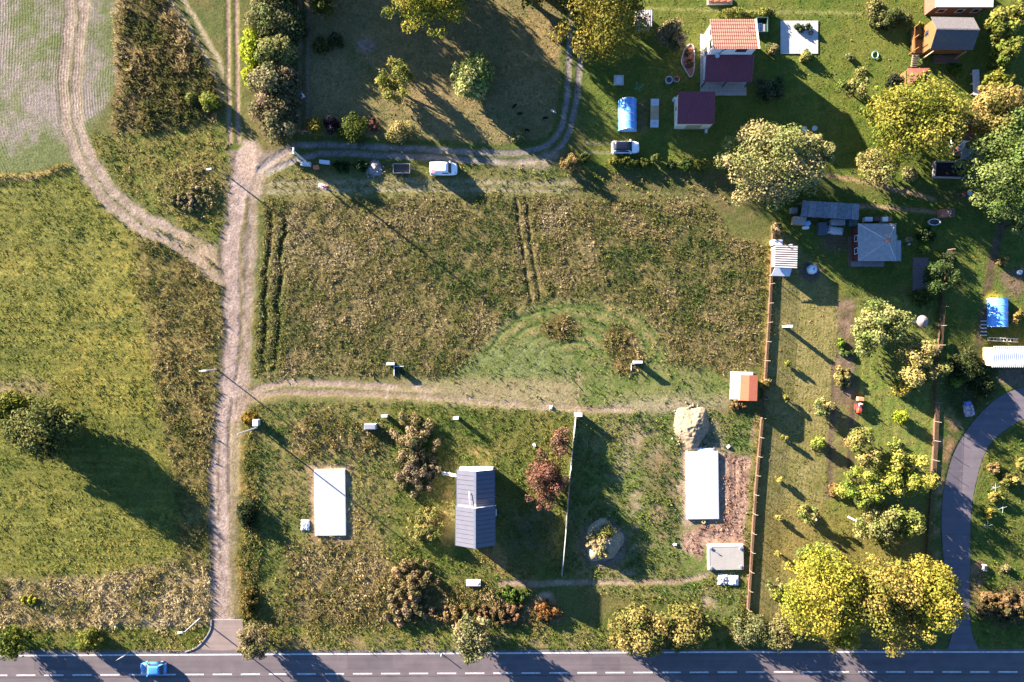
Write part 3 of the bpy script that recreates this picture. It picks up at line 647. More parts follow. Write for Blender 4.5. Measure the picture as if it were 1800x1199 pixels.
# ------------------------------------------------------------------ trees and shrubs
M_BARK = mat(C(110, 92, 76), 0.9, 0.1, var=0.3, scale=6, bump=0.4)
def crown_mesh(name, rx, ry, zb, h, n, leaf, cols, style, rng, blobs):
    cz = (zb + h) / 2; rz = (h - zb) / 2
    C2 = np.array(blobs, np.float32)                                   # x, y, z, r
    w = C2[:, 3] ** 2; k = rng.choice(len(C2), n, p=w / w.sum())
    d = rng.normal(size=(n, 3)); d[:, 2] += 0.35; d /= np.linalg.norm(d, axis=1)[:, None]
    rr = C2[k, 3] * (0.55 + 0.5 * rng.random(n) ** 0.6)
    if style == 'sparse': rr = C2[k, 3] * (0.25 + 1.15 * rng.random(n))
    if style == 'feather': rr = C2[k, 3] * (0.3 + 0.95 * rng.random(n))
    p = C2[k, :3] + d * rr[:, None]
    p[:, 2] = np.maximum(p[:, 2], 0.08)
    nn = d * 0.9 + rng.normal(size=(n, 3)) * 0.42; nn /= np.linalg.norm(nn, axis=1)[:, None]
    t1 = np.cross(nn, rng.normal(size=(n, 3))); t1 /= np.linalg.norm(t1, axis=1)[:, None] + 1e-6; t2 = np.cross(nn, t1)
    s = (leaf * (0.55 + 0.9 * rng.random(n)))[:, None]; el = 1.9 if style == 'feather' else 1.15
    a = p - t1 * s * 0.5 * el; b = p + t2 * s * 0.5; c = p + t1 * s * 0.6 * el; e = p - t2 * s * 0.5
    co = np.stack([a, e, c, b], 1).reshape(-1, 3)
    Pc = np.array([CV(*q) for q in cols], np.float32)
    bt = rng.random(len(C2)); t = np.clip(bt[k] * 0.75 + rng.random(n) * 0.45 - 0.1, 0, 0.999) * (len(cols) - 1)
    ki = t.astype(int); f = (t - ki)[:, None]
    cc = Pc[ki] * (1 - f) + Pc[np.minimum(ki + 1, len(cols) - 1)] * f
    cc = cc * (0.88 + 0.24 * rng.random((n, 1))) * (0.82 + 0.3 * rng.random(len(C2)))[k][:, None]
    return npmesh(name, co, np.arange(4 * n).reshape(-1, 4), np.repeat(cc, 4, 0))
def pal3(c, d=None):
    r, g, b = c; d = d or 0.62
    g0 = (r + g + b) / 3; r, g, b = (0.97 * q + 0.03 * g0 for q in (r, g, b))
    return [(r * 0.58, g * 0.72, b * 0.56), (r * 0.8, g * 0.88, b * 0.78), (r * 0.97, g * 0.97, b * 0.97), (min(255, r * 1.06 + 6), min(255, g * 1.05 + 6), min(255, b * 1.1))]
def plant(px, py, rxp, ryp, h, col, label, name="tree", cat="tree", style='round', zb=None, leaf=0.25, dens=1.0, group=None, seed=None):
    rng = np.random.default_rng(seed if seed is not None else int(px * 7 + py * 13) & 0xffff)
    rx, ry = rxp / S, ryp / S; r = (rx + ry) / 2
    if zb is None: zb = 0.22 * h if h > 3 else 0.05
    zc = (zb + h) / 2; x, y = W(px, py, zc); z0 = gz(x, y)
    root = thing(name, label, cat, (x, y, z0 - 0.02), 0, group)
    nb = int(7 + r * {'sparse': 4.5, 'mound': 6.0}.get(style, 3.6)); rz = (h - zb) / 2; blobs = []
    for i in range(nb):
        u = rng.normal(size=3); u /= np.linalg.norm(u); q = 0.25 + 0.5 * rng.random() ** 0.5
        br = (0.26 + 0.2 * rng.random()) * min(r, rz * 1.7) * (0.75 if style == 'sparse' else 1.0)
        br = max(br, 0.22)
        if style == 'mound': u[2] = abs(u[2])
        f = 1.0 - br / max(r, 0.01) * 0.75
        lx, ly = u[0] * rx * f * (0.45 + 0.7 * rng.random() ** 0.5), u[1] * ry * f * (0.45 + 0.7 * rng.random() ** 0.5)
        if style in ('mound', 'sparse'):
            aa, q2 = rng.random() * 6.283, rng.random() ** 0.5 * 0.82; lx, ly = rx * q2 * math.cos(aa), ry * q2 * math.sin(aa)
        e = max(0.05, 1 - (lx / rx) ** 2 - (ly / ry) ** 2) ** 0.5
        lz = (zb * 0.3 + rng.random() * 0.75 * h * e) if style == 'mound' else zc + u[2] * rz * 0.72 * (0.6 + 0.4 * e)
        blobs.append((lx, ly, max(lz, 0.15), br))
    if style in ('round', 'feather', 'mound') and r > 1.6:
        for i in range(int(5 + 2.2 * r)):
            aa = rng.random() * 6.283; q2 = 0.82 + 0.26 * rng.random(); blobs.append((rx * q2 * math.cos(aa), ry * q2 * math.sin(aa), (zc + (rng.random() - 0.5) * rz) if style != 'mound' else 0.25 * h, (0.10 + 0.10 * rng.random()) * r))
    if style in ('round', 'feather'):
        blobs.append((0, 0, zc, min(r, rz * 1.3) * (0.78 if style == 'feather' else 0.52)))
        if r > rz * 1.6: blobs += [(rx * 0.4, 0, zc, rz * 0.8), (-rx * 0.4, 0, zc, rz * 0.8), (0, ry * 0.4, zc, rz * 0.8), (0, -ry * 0.4, zc, rz * 0.8)]
    if style == 'mound': blobs += [(0, 0, h * 0.45, min(r * 0.7, h * 0.5)), (rx * 0.42, 0, h * 0.3, min(ry * 0.5, h * 0.4)), (-rx * 0.42, 0, h * 0.3, min(ry * 0.5, h * 0.4)), (0, ry * 0.4, h * 0.3, min(rx * 0.5, h * 0.4)), (0, -ry * 0.4, h * 0.3, min(rx * 0.5, h * 0.4))]
    n = int(np.clip(320 * r * r * dens + 420, 300, 22000))
    if style == 'sparse': n = int(n * 0.9)
    cp = pal3(col)
    me = crown_mesh("crown", rx, ry, zb, h, n, leaf, cp, style, rng, blobs)
    part = "crown" if cat == "tree" else "foliage"
    link(part, me, M_LEAF, root)
    tb = MB(); tr = 0.035 * h + 0.02
    top = (rng.normal() * 0.1, rng.normal() * 0.1, zb + 0.45 * (h - zb))
    tb.tube([(0, 0, -0.15), (top[0] * 0.4, top[1] * 0.4, zb * 0.6 + 0.05), top], [tr * 1.25, tr, tr * 0.5], 6)
    for q in blobs[:6 if cat == "tree" else 4]:
        tb.tube([(top[0] * 0.5, top[1] * 0.5, zb * 0.7 + 0.05), (q[0] * 0.5, q[1] * 0.5, (zb + q[2]) * 0.5 + 0.1), (q[0], q[1], q[2])], [tr * 0.6, tr * 0.4, tr * 0.15], 5)
    tb.build("trunk" if cat == "tree" else "stems", M_BARK, root)
    return root
def T(*a, **k): return plant(*a, **k)
def B(*a, **k): k.setdefault('name', 'shrub'); k.setdefault('cat', 'shrub'); k.setdefault('style', 'mound'); k.setdefault('leaf', 0.22); return plant(*a, **k)

# --- along the top edge and the fenced meadow
T(745, -4, 66, 58, 9.5, (216, 198, 80), "yellow-green tree cut by the top edge above the fenced meadow")
T(1058, 36, 74, 66, 12.5, (190, 170, 72), "large olive-gold tree at the end of the gravel lane")
T(1005, -25, 45, 45, 11, (150, 136, 56), "olive tree at the top edge left of the large gold tree")
T(1088, -12, 46, 40, 11.5, (156, 140, 56), "gold tree at the top edge right behind the large one")
T(566, 8, 19, 20, 4.5, (128, 122, 44), "small olive tree at the top edge beside the hedge")
T(560, -62, 50, 40, 7, (140, 130, 60), "tree just beyond the top edge between hedge and meadow", dens=0.45, leaf=0.4)
T(880, -84, 66, 56, 13, (150, 136, 60), "tall tree beyond the top edge shading the blue polytunnel", dens=0.45, leaf=0.4)
T(960, -52, 60, 50, 12.5, (150, 136, 60), "tall tree beyond the top edge beside the gravel lane's end", dens=0.45, leaf=0.4)
T(620, -150, 60, 50, 9, (140, 130, 60), "tall tree outside the top edge, shading the meadow", dens=0.45, leaf=0.4)
T(500, -120, 60, 60, 7, (140, 130, 60), "tall tree outside the top edge behind the hedge", dens=0.45, leaf=0.4)
B(563, 78, 17, 15, 2.2, (122, 118, 60), "round dull shrub in the hedge's shadow on the meadow")
B(588, 68, 15, 14, 2.4, (96, 108, 66), "grey-green shrub beside a rounder one near the meadow's left edge")
T(832, 135, 37, 36, 4.8, (216, 216, 130), "round pale willow bush standing alone on the meadow", name="willow_tree", style='feather', zb=0.2, dens=2.2, leaf=0.26)
T(693, 144, 38, 40, 4.2, (190, 184, 88), "thin fruit tree with ragged branches on the meadow", name="fruit_tree", style='sparse')
B(551, 219, 18, 18, 3.6, (176, 156, 62), "yellowish round shrub at the left end of the lane row")
B(581, 216, 14, 16, 3.4, (66, 44, 62), "dark purple shrub in the row above the gravel lane")
B(617, 222, 28, 24, 4.2, (122, 130, 48), "broad green shrub in the row above the gravel lane")
B(658, 221, 13, 12, 1.6, (180, 112, 104), "small pink-red shrub above the gravel lane", style='sparse')
B(702, 229, 24, 20, 3.6, (214, 192, 120), "cream-coloured round shrub above the gravel lane", dens=1.6)
B(912, 240, 16, 10, 1.3, (196, 192, 122), "low pale shrub near the bend of the gravel lane")
B(600, 293, 18, 12, 1.0, (60, 96, 48), "low dark green shrub left of the ash heap", group=None)
B(634, 292, 16, 13, 1.1, (58, 90, 46), "leafy green bush right of the other one left of the ash heap")
B(998, 287, 17, 18, 2.4, (214, 172, 112), "orange-tinged shrub by the fork of the gravel lane", style='sparse')
# --- hedge of big bushes east of the north lane
for a in ((470, 28, 40, 36, 5.0, (192, 180, 120), "olive bush at the top of the tall hedge"), (503, 34, 26, 46, 4.6, (149, 144, 89), "dull green bush on the shaded top side of the tall hedge"),
          (441, 84, 20, 36, 4.0, (223, 233, 58), "bright yellow-green bush in the tall hedge by the lane"), (440, 128, 15, 26, 3.2, (214, 216, 62), "smaller yellow-green bush below the bright one in the hedge"),
          (484, 88, 36, 32, 5.4, (185, 180, 108), "sage green bush in the middle of the tall hedge"), (470, 138, 38, 34, 5.2, (190, 175, 127), "grey-tan bush right of the lower yellow-green one"),
          (496, 150, 26, 38, 4.6, (168, 149, 110), "brown-grey bush on the meadow side of the hedge"), (474, 186, 40, 32, 5.0, (202, 170, 130), "russet-tan bush near the lower end of the tall hedge"),
          (486, 222, 34, 26, 5.8, (173, 158, 113), "lowest bush of the tall hedge above the lane fork")):
    B(*a, group="bushes of the tall hedge", leaf=0.29, dens=1.3)
T(470, -45, 50, 45, 5.5, (140, 132, 80), "hedge bush beyond the top edge", name="shrub", dens=0.45, leaf=0.4)
B(366, 177, 19, 17, 2.4, (176, 178, 72), "light green bush at the scrub's corner by the lane")
B(334, 172, 12, 11, 1.6, (172, 168, 84), "small yellow bush left of the light green one in the scrub")
# --- left field and lower left
T(18, 716, 40, 30, 4.2, (160, 156, 60), "bushy tree at the left edge above the dark-shadowed tree", name="willow_tree", style='feather', zb=0.3, dens=1.3)
T(76, 756, 60, 46, 7.0, (142, 142, 74), "grey-green willow on the left field with a long shadow", name="willow_tree", style='feather', zb=0.5, dens=1.5)
B(18, 1128, 36, 26, 4.0, (128, 138, 48), "feathery green bush at the left edge by the road", style='feather')
B(156, 1126, 26, 20, 2.8, (158, 154, 60), "olive feathery bush on the verge left of the blue car", style='feather')
B(52, 1056, 19, 9, 0.7, (224, 212, 62), "flat patch of bright yellow flowers in the dry grass", name="flower_patch", cat="flowers")
B(450, 1130, 32, 32, 4.2, (180, 158, 112), "half bare pale bush at the corner of the dirt road", style='sparse', leaf=0.22, dens=2)
B(432, 905, 16, 28, 2.4, (70, 82, 46), "dark bush beside the dirt road left of the slab plot")
B(436, 1060, 14, 26, 1.6, (150, 128, 60), "yellow-brown bush on the bank above the road junction")
B(437, 735, 14, 16, 1.0, (190, 150, 60), "rusty yellow weed bush left of the white meter cabinet")
B(830, 1122, 33, 38, 5.0, (196, 180, 128), "pale willow bush leaning over the road edge", style='feather', leaf=0.22, dens=2)
B(1130, 1114, 52, 42, 5.4, (190, 168, 96), "tan autumn bush on the verge, left of its twin", leaf=0.28, dens=1.3)
B(1204, 1112, 44, 40, 5.0, (186, 168, 94), "tan autumn bush on the verge, right of its twin", leaf=0.28, dens=1.3)
B(1322, 1112, 34, 26, 3.0, (168, 160, 112), "grey-green hedge bush at the foot of the brown fence")
B(1376, 1116, 40, 34, 3.4, (176, 162, 106), "grey-tan hedge bush left of the big yellow trees")
# --- house plot
B(722, 776, 42, 44, 2.4, (196, 170, 122), "brown brush heap right of the slab plot, upper one", group="brush clumps on the house plot")
B(730, 830, 40, 38, 2.0, (180, 156, 122), "grey-brown brush clump below the upper heap", group="brush clumps on the house plot")
B(749, 928, 31, 31, 2.4, (204, 184, 108), "rounded straw-coloured bush left of the metal-roofed house", dens=1.8)
B(726, 1030, 40, 40, 2.0, (196, 162, 118), "brown brush clump left of the white bin lid", group="brush clumps on the house plot")
B(716, 1076, 40, 28, 1.6, (190, 162, 122), "brown weeds clump at the lower corner of the slab plot", group="brush clumps on the house plot")
B(800, 1080, 40, 20, 1.3, (186, 152, 100), "low straw clump above the pale willow bush", group="brush clumps on the house plot")
B(882, 1078, 42, 20, 1.3, (172, 132, 96), "low russet clump right of the straw one", group="brush clumps on the house plot")
B(962, 1078, 24, 19, 1.5, (196, 130, 76), "rust-orange bush at the end of the trodden path")
B(902, 1046, 27, 16, 1.2, (104, 130, 50), "bright green low bush below the trodden path")
B(985, 776, 16, 28, 3.2, (186, 136, 112), "narrow pink-red shrub beside the white fence", style='round')
B(957, 845, 34, 46, 4.6, (170, 116, 96), "large purple-red bush near the white fence", style='round', dens=1.4)
# --- orchard
T(1537, 578, 60, 48, 5.5, (206, 200, 124), "broad pale apple tree at the top of the orchard", name="apple_tree", style='sparse', dens=1.6)
T(1620, 640, 46, 44, 5.5, (216, 196, 118), "golden apple tree left of the curved asphalt road's top", name="apple_tree", style='sparse', dens=1.6)
B(1590, 684, 18, 14, 2.2, (240, 212, 100), "small bright orange-yellow shrub in the orchard")
B(1585, 735, 14, 13, 2.2, (216, 220, 66), "small lime-yellow sapling bush in the orchard")
B(1577, 783, 12, 11, 1.8, (204, 204, 100), "small pale shrub below the lime-yellow one")
B(1449, 716, 25, 16, 2.6, (208, 196, 128), "pale thin sapling bush at the bed's left side", style='sparse')
B(1441, 779, 15, 12, 2.4, (204, 206, 94), "light green sapling bush on the lawn beside the shed's shadow")
T(1517, 790, 28, 36, 4.2, (216, 194, 112), "slender pale pear tree in the middle of the orchard", name="pear_tree", style='sparse', dens=1.8)
T(1515, 860, 42, 34, 4.2, (204, 206, 92), "yellow-green apple tree at the end of the beds", name="apple_tree", style='sparse', dens=1.9)
T(1592, 834, 46, 40, 5.0, (216, 206, 92), "bright yellow apple tree beside the right brown fence", name="apple_tree", style='sparse', dens=1.9)
B(1420, 903, 17, 20, 2.8, (202, 196, 112), "pale sapling bush tied to the left white pole", style='sparse')
T(1538, 926, 44, 38, 4.6, (182, 176, 104), "grey-green fruit tree beside the right white pole", name="fruit_tree", style='sparse', dens=1.6)
T(1590, 918, 28, 32, 4.2, (178, 182, 90), "green fruit tree at the lower end of the right fence", name="fruit_tree", style='sparse', dens=1.6)
B(1440, 978, 50, 22, 3.6, (198, 196, 110), "wide pale bush just above the big yellow trees", style='sparse', dens=1.8)
B(1363, 1032, 20, 20, 1.6, (200, 190, 124), "faint straw bush on the lawn near the brown fence", style='sparse')
T(1446, 1052, 70, 74, 10.5, (222, 204, 78), "big lemon-yellow tree, left of three by the road", leaf=0.26, dens=1.3)
T(1562, 1058, 66, 72, 10.5, (214, 184, 92), "big golden-brown tree, middle of three by the road", leaf=0.26, dens=1.3)
T(1632, 1052, 50, 70, 10, (220, 198, 80), "big yellow tree beside the side road, right of three", leaf=0.26, dens=1.3)
B(1482, 1118, 26, 34, 4.5, (214, 190, 70), "yellow bush hanging over the road below the big trees", style='round')
# --- upper right gardens
T(1358, 290, 86, 68, 9.5, (226, 206, 138), "huge pale walnut tree in the garden above the long shed", name="walnut_tree", leaf=0.26, dens=1.3)
T(1428, 268, 30, 26, 7.5, (222, 204, 132), "small pale tree touching the huge walnut's right side", leaf=0.38)
T(1612, 210, 80, 66, 10, (200, 188, 78), "large yellow-green tree beside the red garden shelter", leaf=0.26, dens=1.3)
T(1540, 296, 36, 32, 5.0, (216, 196, 122), "cream autumn tree between the walnut and the dark raised bed")
B(1602, 306, 18, 13, 2.2, (188, 178, 118), "pale shrub left of the dark raised bed")
T(1752, 206, 50, 52, 9, (206, 176, 100), "tan autumn tree over the brick hut", leaf=0.26, dens=1.2)
T(1780, 300, 66, 84, 12, (156, 170, 92), "large grey-green tree at the right edge", leaf=0.26, dens=1.3)
T(1800, 392, 22, 22, 6, (160, 172, 96), "small green tree at the right edge below the large one")
for a in ((1763, 40, 27, 30, 5, (192, 184, 86), "topmost yellow-green bush of the column right of the cabin"), (1766, 82, 25, 26, 5, (184, 180, 80), "second bush of the column right of the cabin"),
          (1757, 110, 23, 20, 4, (160, 166, 74), "third, darker bush of the column right of the cabin"), (1752, 146, 26, 19, 4, (190, 186, 76), "lowest bush of the column above the tan tree")):
    B(*a, group="bushes right of the cabin", style='round', leaf=0.34)
B(1795, 15, 20, 24, 4.5, (176, 170, 80), "bush in the top right corner", style='round')
T(1500, 150, 26, 24, 3.6, (178, 172, 96), "small round fruit tree left of the large yellow-green tree", name="fruit_tree", style='sparse', dens=1.8)
T(1360, 152, 32, 30, 3.6, (112, 120, 84), "dull fruit tree in the shade right of the two-storey house", name="fruit_tree", style='sparse')
B(1418, 98, 12, 11, 1.6, (208, 198, 112), "pale yellow shrub at the concrete pad's lower corner")
B(1360, 86, 13, 13, 2.0, (184, 166, 112), "tan shrub between the house and the concrete pad")
B(1298, 24, 34, 9, 1.6, (166, 160, 74), "clipped hedge behind the two-storey house", name="hedge", cat="hedge")
B(1348, 22, 18, 9, 1.5, (160, 160, 80), "short hedge piece right of the clipped hedge", name="hedge", cat="hedge")
B(1568, 30, 40, 17, 2.6, (142, 142, 84), "dense grey-green hedge left of the cabin", name="hedge", cat="hedge", dens=1.5)
B(1540, 8, 18, 16, 2.2, (190, 176, 110), "pale shrub at the top edge above the grey-green hedge")
T(1180, 60, 30, 32, 4.2, (196, 168, 122), "pinkish half bare fruit tree left of the two-storey house", name="fruit_tree", style='sparse', leaf=0.26, dens=1.8)
B(1618, 46, 9, 9, 1.6, (204, 194, 82), "small yellow shrub at the cabin's porch")
B(1616, 66, 8, 8, 1.4, (150, 160, 70), "small green shrub below the porch's yellow one")
B(1682, 122, 11, 10, 1.5, (110, 140, 50), "round green shrub below the cabin")
B(1576, 143, 16, 12, 1.6, (60, 66, 50), "dark shrub at the red shelter's left side")
B(1494, 100, 8, 8, 1.2, (190, 186, 130), "tiny pale shrub in the sunny lawn", style='sparse')
for a in ((1026, 278, 13, 9, 1.3, (104, 116, 54), "small dull shrub at the left end of the garden hedge"), (1081, 284, 15, 9, 1.4, (150, 148, 60), "yellowish hedge shrub below the white car, left one"),
          (1104, 284, 12, 9, 1.4, (140, 142, 58), "yellowish hedge shrub below the white car, right one"), (1128, 286, 20, 9, 1.3, (112, 122, 52), "long green hedge shrub right of the yellowish pair"),
          (1154, 283, 11, 11, 1.7, (130, 138, 74), "ball-shaped clipped shrub in the garden hedge"), (1180, 290, 9, 9, 1.0, (84, 100, 54), "small dark hedge shrub right of the clipped ball"),
          (1206, 288, 14, 12, 1.5, (90, 112, 50), "dark green bushy shrub in the garden hedge"), (1233, 288, 14, 13, 1.7, (176, 170, 74), "yellow-green shrub at the hedge end by the walnut")):
    B(*a, group="shrubs of the garden hedge", style='round')
B(1620, 523, 22, 15, 1.8, (122, 132, 60), "rounded green shrub below the plank deck")
T(1652, 490, 30, 28, 4, (112, 128, 72), "dull green tree at the right side of the plank deck", style='sparse', dens=1.5)
B(1630, 412, 18, 12, 1.6, (76, 100, 50), "dark leafy shrub near the oval tub")
B(1626, 440, 10, 8, 1.2, (176, 190, 80), "sunlit lime shrub right of the hip-roofed house")
B(1668, 455, 14, 16, 1.8, (84, 100, 62), "grey-green shrub by the broken right fence")
B(1480, 604, 8, 13, 1.0, (146, 172, 60), "bright green vegetable row in the garden bed", name="vegetable_row", cat="plants")
B(1490, 622, 14, 6, 0.8, (150, 166, 96), "leek-green vegetable row across the garden bed", name="vegetable_row", cat="plants")
B(1477, 664, 7, 24, 1.4, (214, 188, 116), "tall straw-coloured bean row, left of the pair", name="bean_row", cat="plants")
B(1490, 662, 6, 24, 1.3, (204, 184, 118), "tall straw-coloured bean row, right of the pair", name="bean_row", cat="plants")
B(1468, 862, 9, 15, 1.2, (206, 160, 96), "orange-brown shrub at the foot of the garden bed")
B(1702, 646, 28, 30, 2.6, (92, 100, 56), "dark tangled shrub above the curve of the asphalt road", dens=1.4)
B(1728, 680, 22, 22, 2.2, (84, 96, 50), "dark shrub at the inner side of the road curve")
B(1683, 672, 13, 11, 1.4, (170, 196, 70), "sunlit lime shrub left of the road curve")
B(1762, 462, 10, 12, 1.0, (220, 180, 110), "dry yellow bean stems on the garden path", style='sparse')
B(1787, 556, 10, 16, 1.4, (216, 176, 100), "dry golden shrub right of the blue tunnel", style='sparse')
for a in ((1742, 905, 12, 9, 1.2, (224, 200, 90), "yellow currant shrub, lowest of the row right of the road"), (1752, 872, 14, 10, 1.3, (212, 190, 96), "yellow currant shrub, second from below"),
          (1772, 842, 18, 11, 1.4, (206, 180, 100), "yellow-tan currant shrub, third from below"), (1746, 822, 14, 10, 1.3, (190, 156, 100), "tan currant shrub close to the road bend"),
          (1796, 815, 14, 12, 1.4, (196, 182, 96), "pale currant shrub at the right edge")):
    B(*a, group="currant shrubs right of the side road", style='sparse', dens=1.6)
B(1770, 1000, 10, 7, 0.9, (206, 180, 130), "small tan shrub below the shaded grass right of the road")
B(1765, 1066, 44, 26, 1.7, (160, 128, 86), "heap of cut brushwood right of the side road", name="brushwood_heap", cat="brushwood", style='feather', leaf=0.3)
B(1365, 402, 11, 12, 2.0, (200, 170, 120), "dead straw-coloured bush at the fence's top end", style='feather', leaf=0.24)
for i, (a, c) in enumerate((((1385, 640), "first sapling below the white post on the lawn"), ((1382, 701), "second sapling below the white post"), ((1378, 770), "third sapling, beside the shed's shadow"),
                            ((1370, 845), "fourth sapling down the lawn"), ((1368, 910), "yellow sapling near the concrete slabs"), ((1366, 975), "sapling level with the lower slab"))):
    B(a[0], a[1], 6, 6, 1.5, (214, 196, 100), c, name="sapling", cat="sapling", group="saplings on the long lawn", style='sparse', leaf=0.2)
B(1346, 676, 10, 12, 1.2, (220, 180, 96), "golden bush wedged between red shed and fence")
B(1296, 712, 18, 12, 0.9, (190, 146, 92), "rusty dry bush below the red-roofed shed")
# ------------------------------------------------------------------ buildings
def rect(x0, y0, x1, y1, z):
    a = W(x0, y1, z); b = W(x1, y0, z); return a[0], b[0], a[1], b[1]          # X0, X1, Y0 (south), Y1 (north)
M_WF2 = mat((0.3, 0.36, 0.32), 0.7)
M_WHITE = mat((0.72, 0.70, 0.66), 0.8, var=0.08); M_CREAM = mat((0.62, 0.55, 0.42), 0.85, var=0.1)
M_WOOD = mat((0.15, 0.07, 0.022), 0.7, var=0.3, scale=5); M_DARKWOOD = mat((0.12, 0.075, 0.05), 0.8, var=0.3, scale=5); M_TANWOOD = mat((0.36, 0.27, 0.16), 0.8, var=0.25, scale=5)
M_GLASS = mat((0.03, 0.035, 0.045), 0.08, 0.6, var=0.1, bump=0); M_STEEL = mat((0.45, 0.46, 0.48), 0.4, 0.5, 0.7, var=0.15)
M_CONC = mat((0.42, 0.40, 0.38), 0.9, 0.2, var=0.15); M_PAVE = mat((0.40, 0.34, 0.29), 0.9, 0.2, var=0.2, scale=4)
M_BLACK = mat((0.02, 0.02, 0.022), 0.5, 0.4, var=0.2); M_RED = mat((0.45, 0.05, 0.03), 0.5, 0.4); M_SALMON = mat((0.235, 0.115, 0.085), 0.85, 0.1, var=0.22, scale=3)
M_MAROON = mat((0.19, 0.045, 0.06), 0.6, 0.3, var=0.15); M_ORANGE = mat((0.55, 0.16, 0.08), 0.6, 0.3, var=0.1); M_RUST = mat((0.13, 0.075, 0.05), 0.85, 0.2, var=0.35, scale=6)
M_GREYROOF = mat((0.24, 0.235, 0.24), 0.55, 0.35, var=0.2, scale=1.5); M_BLUEPL = mat((0.05, 0.19, 0.52), 0.35, 0.5, var=0.2, scale=2); M_PLASTIC = mat((0.5, 0.51, 0.53), 0.4, 0.4, var=0.05)
M_BRICK = mat((0.36, 0.14, 0.09), 0.9, 0.2, var=0.3, scale=6); M_SHINGLE = mat((0.115, 0.105, 0.105), 0.9, 0.15, var=0.4, scale=9, bump=0.6); M_TARP = mat((0.5, 0.52, 0.58), 0.4, 0.4, var=0.25, scale=3)
def walls(root, X0, X1, Y0, Y1, z0, z1, m, th=0.2, name="wall"):
    for n_, a in enumerate(((X0, X1, Y0, Y0 + th), (X0, X1, Y1 - th, Y1), (X0, X0 + th, Y0 + th, Y1 - th), (X1 - th, X1, Y0 + th, Y1 - th))):
        MB().box(*a, z0, z1).build(name, m, root)
def window(root, face, u, z, w, h, wall, m_frame=None, name="window"):
    """face: n/s/e/w; u position along the wall, wall: coordinate of that wall's outer side"""
    fr = MB(); gl = MB(); d = 0.04; mf = m_frame or M_WHITE
    def bx_(mb, a, b, z0, z1, o0, o1):
        if face in 'ns': s = 1 if face == 'n' else -1; mb.box(a, b, *sorted((wall + s * o0, wall + s * o1)), z0, z1)
        else: s = 1 if face == 'e' else -1; mb.box(*sorted((wall + s * o0, wall + s * o1)), a, b, z0, z1)
    t = 0.07
    for a, b, z0, z1 in ((u - w / 2, u + w / 2, z, z + t), (u - w / 2, u + w / 2, z + h - t, z + h), (u - w / 2, u - w / 2 + t, z + t, z + h - t), (u + w / 2 - t, u + w / 2, z + t, z + h - t)):
        bx_(fr, a, b, z0, z1, 0.003, d)
    bx_(gl, u - w / 2 + t, u + w / 2 - t, z + t, z + h - t, 0.003, 0.02)
    f = fr.build(name, mf, root); gl.build("pane", M_GLASS, f); return f

# two-storey house
r = thing("two_storey_house", "white two-storey house with salmon tiled upper roof and maroon porch roof", "house", (34.4, 45.5, 0))
lx = lambda x: x - 34.4
ly = lambda y: y - 45.5
ux0, ux1, uy0, uy1 = lx(31.1), lx(37.6), ly(45.0), ly(49.6)
walls(r, ux0, ux1, uy0, uy1, 0, 5.0, M_WHITE)
for xx in (ux0, ux1 - 0.2):
    MB().hexa([(xx, uy0, 5.0), (xx + 0.2, uy0, 5.0), (xx + 0.2, uy1, 5.0), (xx, uy1, 5.0)], [(xx, uy0, 6.45), (xx + 0.2, uy0, 6.45), (xx + 0.2, uy1, 5.05), (xx, uy1, 5.05)]).build("gable", M_WHITE, r)
MB().box(ux0 + 0.2, ux1 - 0.2, uy0, uy0 + 0.2, 5.0, 6.42).build("wall", M_WHITE, r)
rf = MB().corrugated([(ux0 - 0.4, uy0 - 0.3, 6.6), (ux1 + 0.3, uy0 - 0.3, 6.6), (ux1 + 0.3, uy1 + 0.35, 5.05), (ux0 - 0.4, uy1 + 0.35, 5.05)], 22, 0.05).build("upper_roof", M_SALMON, r)
for k in range(8):
    t = (k + 0.5) / 8; yy = uy0 - 0.3 + t * (uy1 - uy0 + 0.65); zz = 6.6 - t * 1.55 + 0.1
    MB().box(ux0 - 0.4, ux1 + 0.3, yy - 0.03, yy + 0.03, zz - 0.03, zz).build("tile_course", M_SALMON, rf)
MB().slab([(ux1 + 0.05, uy0 - 0.3, 6.7), (ux1 + 0.33, uy0 - 0.3, 6.7), (ux1 + 0.33, uy1 + 0.35, 5.15), (ux1 + 0.05, uy1 + 0.35, 5.15)], 0.05).build("verge_trim", mat((0.6, 0.5, 0.42), 0.7), rf)
MB().tube([(1.9, 2.2, 5.6), (1.9, 2.2, 7.2)], 0.025, 5).tube([(1.4, 2.4, 7.1), (2.4, 2.0, 7.1)], 0.03, 5).build("aerial", M_BLACK, r)
q = [(lx(30.5), ly(41.1), 2.65), (lx(38.1), ly(41.1), 2.65), (lx(38.1), ly(44.98), 3.75), (lx(30.5), ly(44.98), 3.75)]
pr = MB().corrugated(q, 26, 0.07).build("porch_roof", M_MAROON, r)
for k in range(9):
    t = (k + 0.5) / 9; yy = q[0][1] + t * (q[3][1] - q[0][1]); zz = 2.65 + t * 1.1 + 0.08
    MB().box(q[0][0], q[1][0], yy - 0.025, yy + 0.025, zz - 0.02, zz + 0.01).build("tile_course", M_MAROON, pr)
walls(r, lx(31.1), lx(37.6), ly(42.4), ly(44.99), 0.06, 2.75, M_WHITE, name="porch_wall")
for xx in (lx(30.8), lx(34.2), lx(37.8)): MB().box(xx - 0.08, xx + 0.08, ly(41.3) - 0.08, ly(41.3) + 0.08, 0.08, 2.6).build("porch_post", M_DARKWOOD, r)
window(r, 's', 1.1, 4.75, 1.7, 1.0, uy0, M_DARKWOOD); window(r, 'w', 1.0, 3.4, 1.3, 1.3, ux0, M_WOOD); window(r, 'w', 2.9, 3.4, 1.1, 1.3, ux0, M_WOOD); window(r, 'w', 1.0, 0.9, 1.3, 1.3, ux0, M_WOOD)
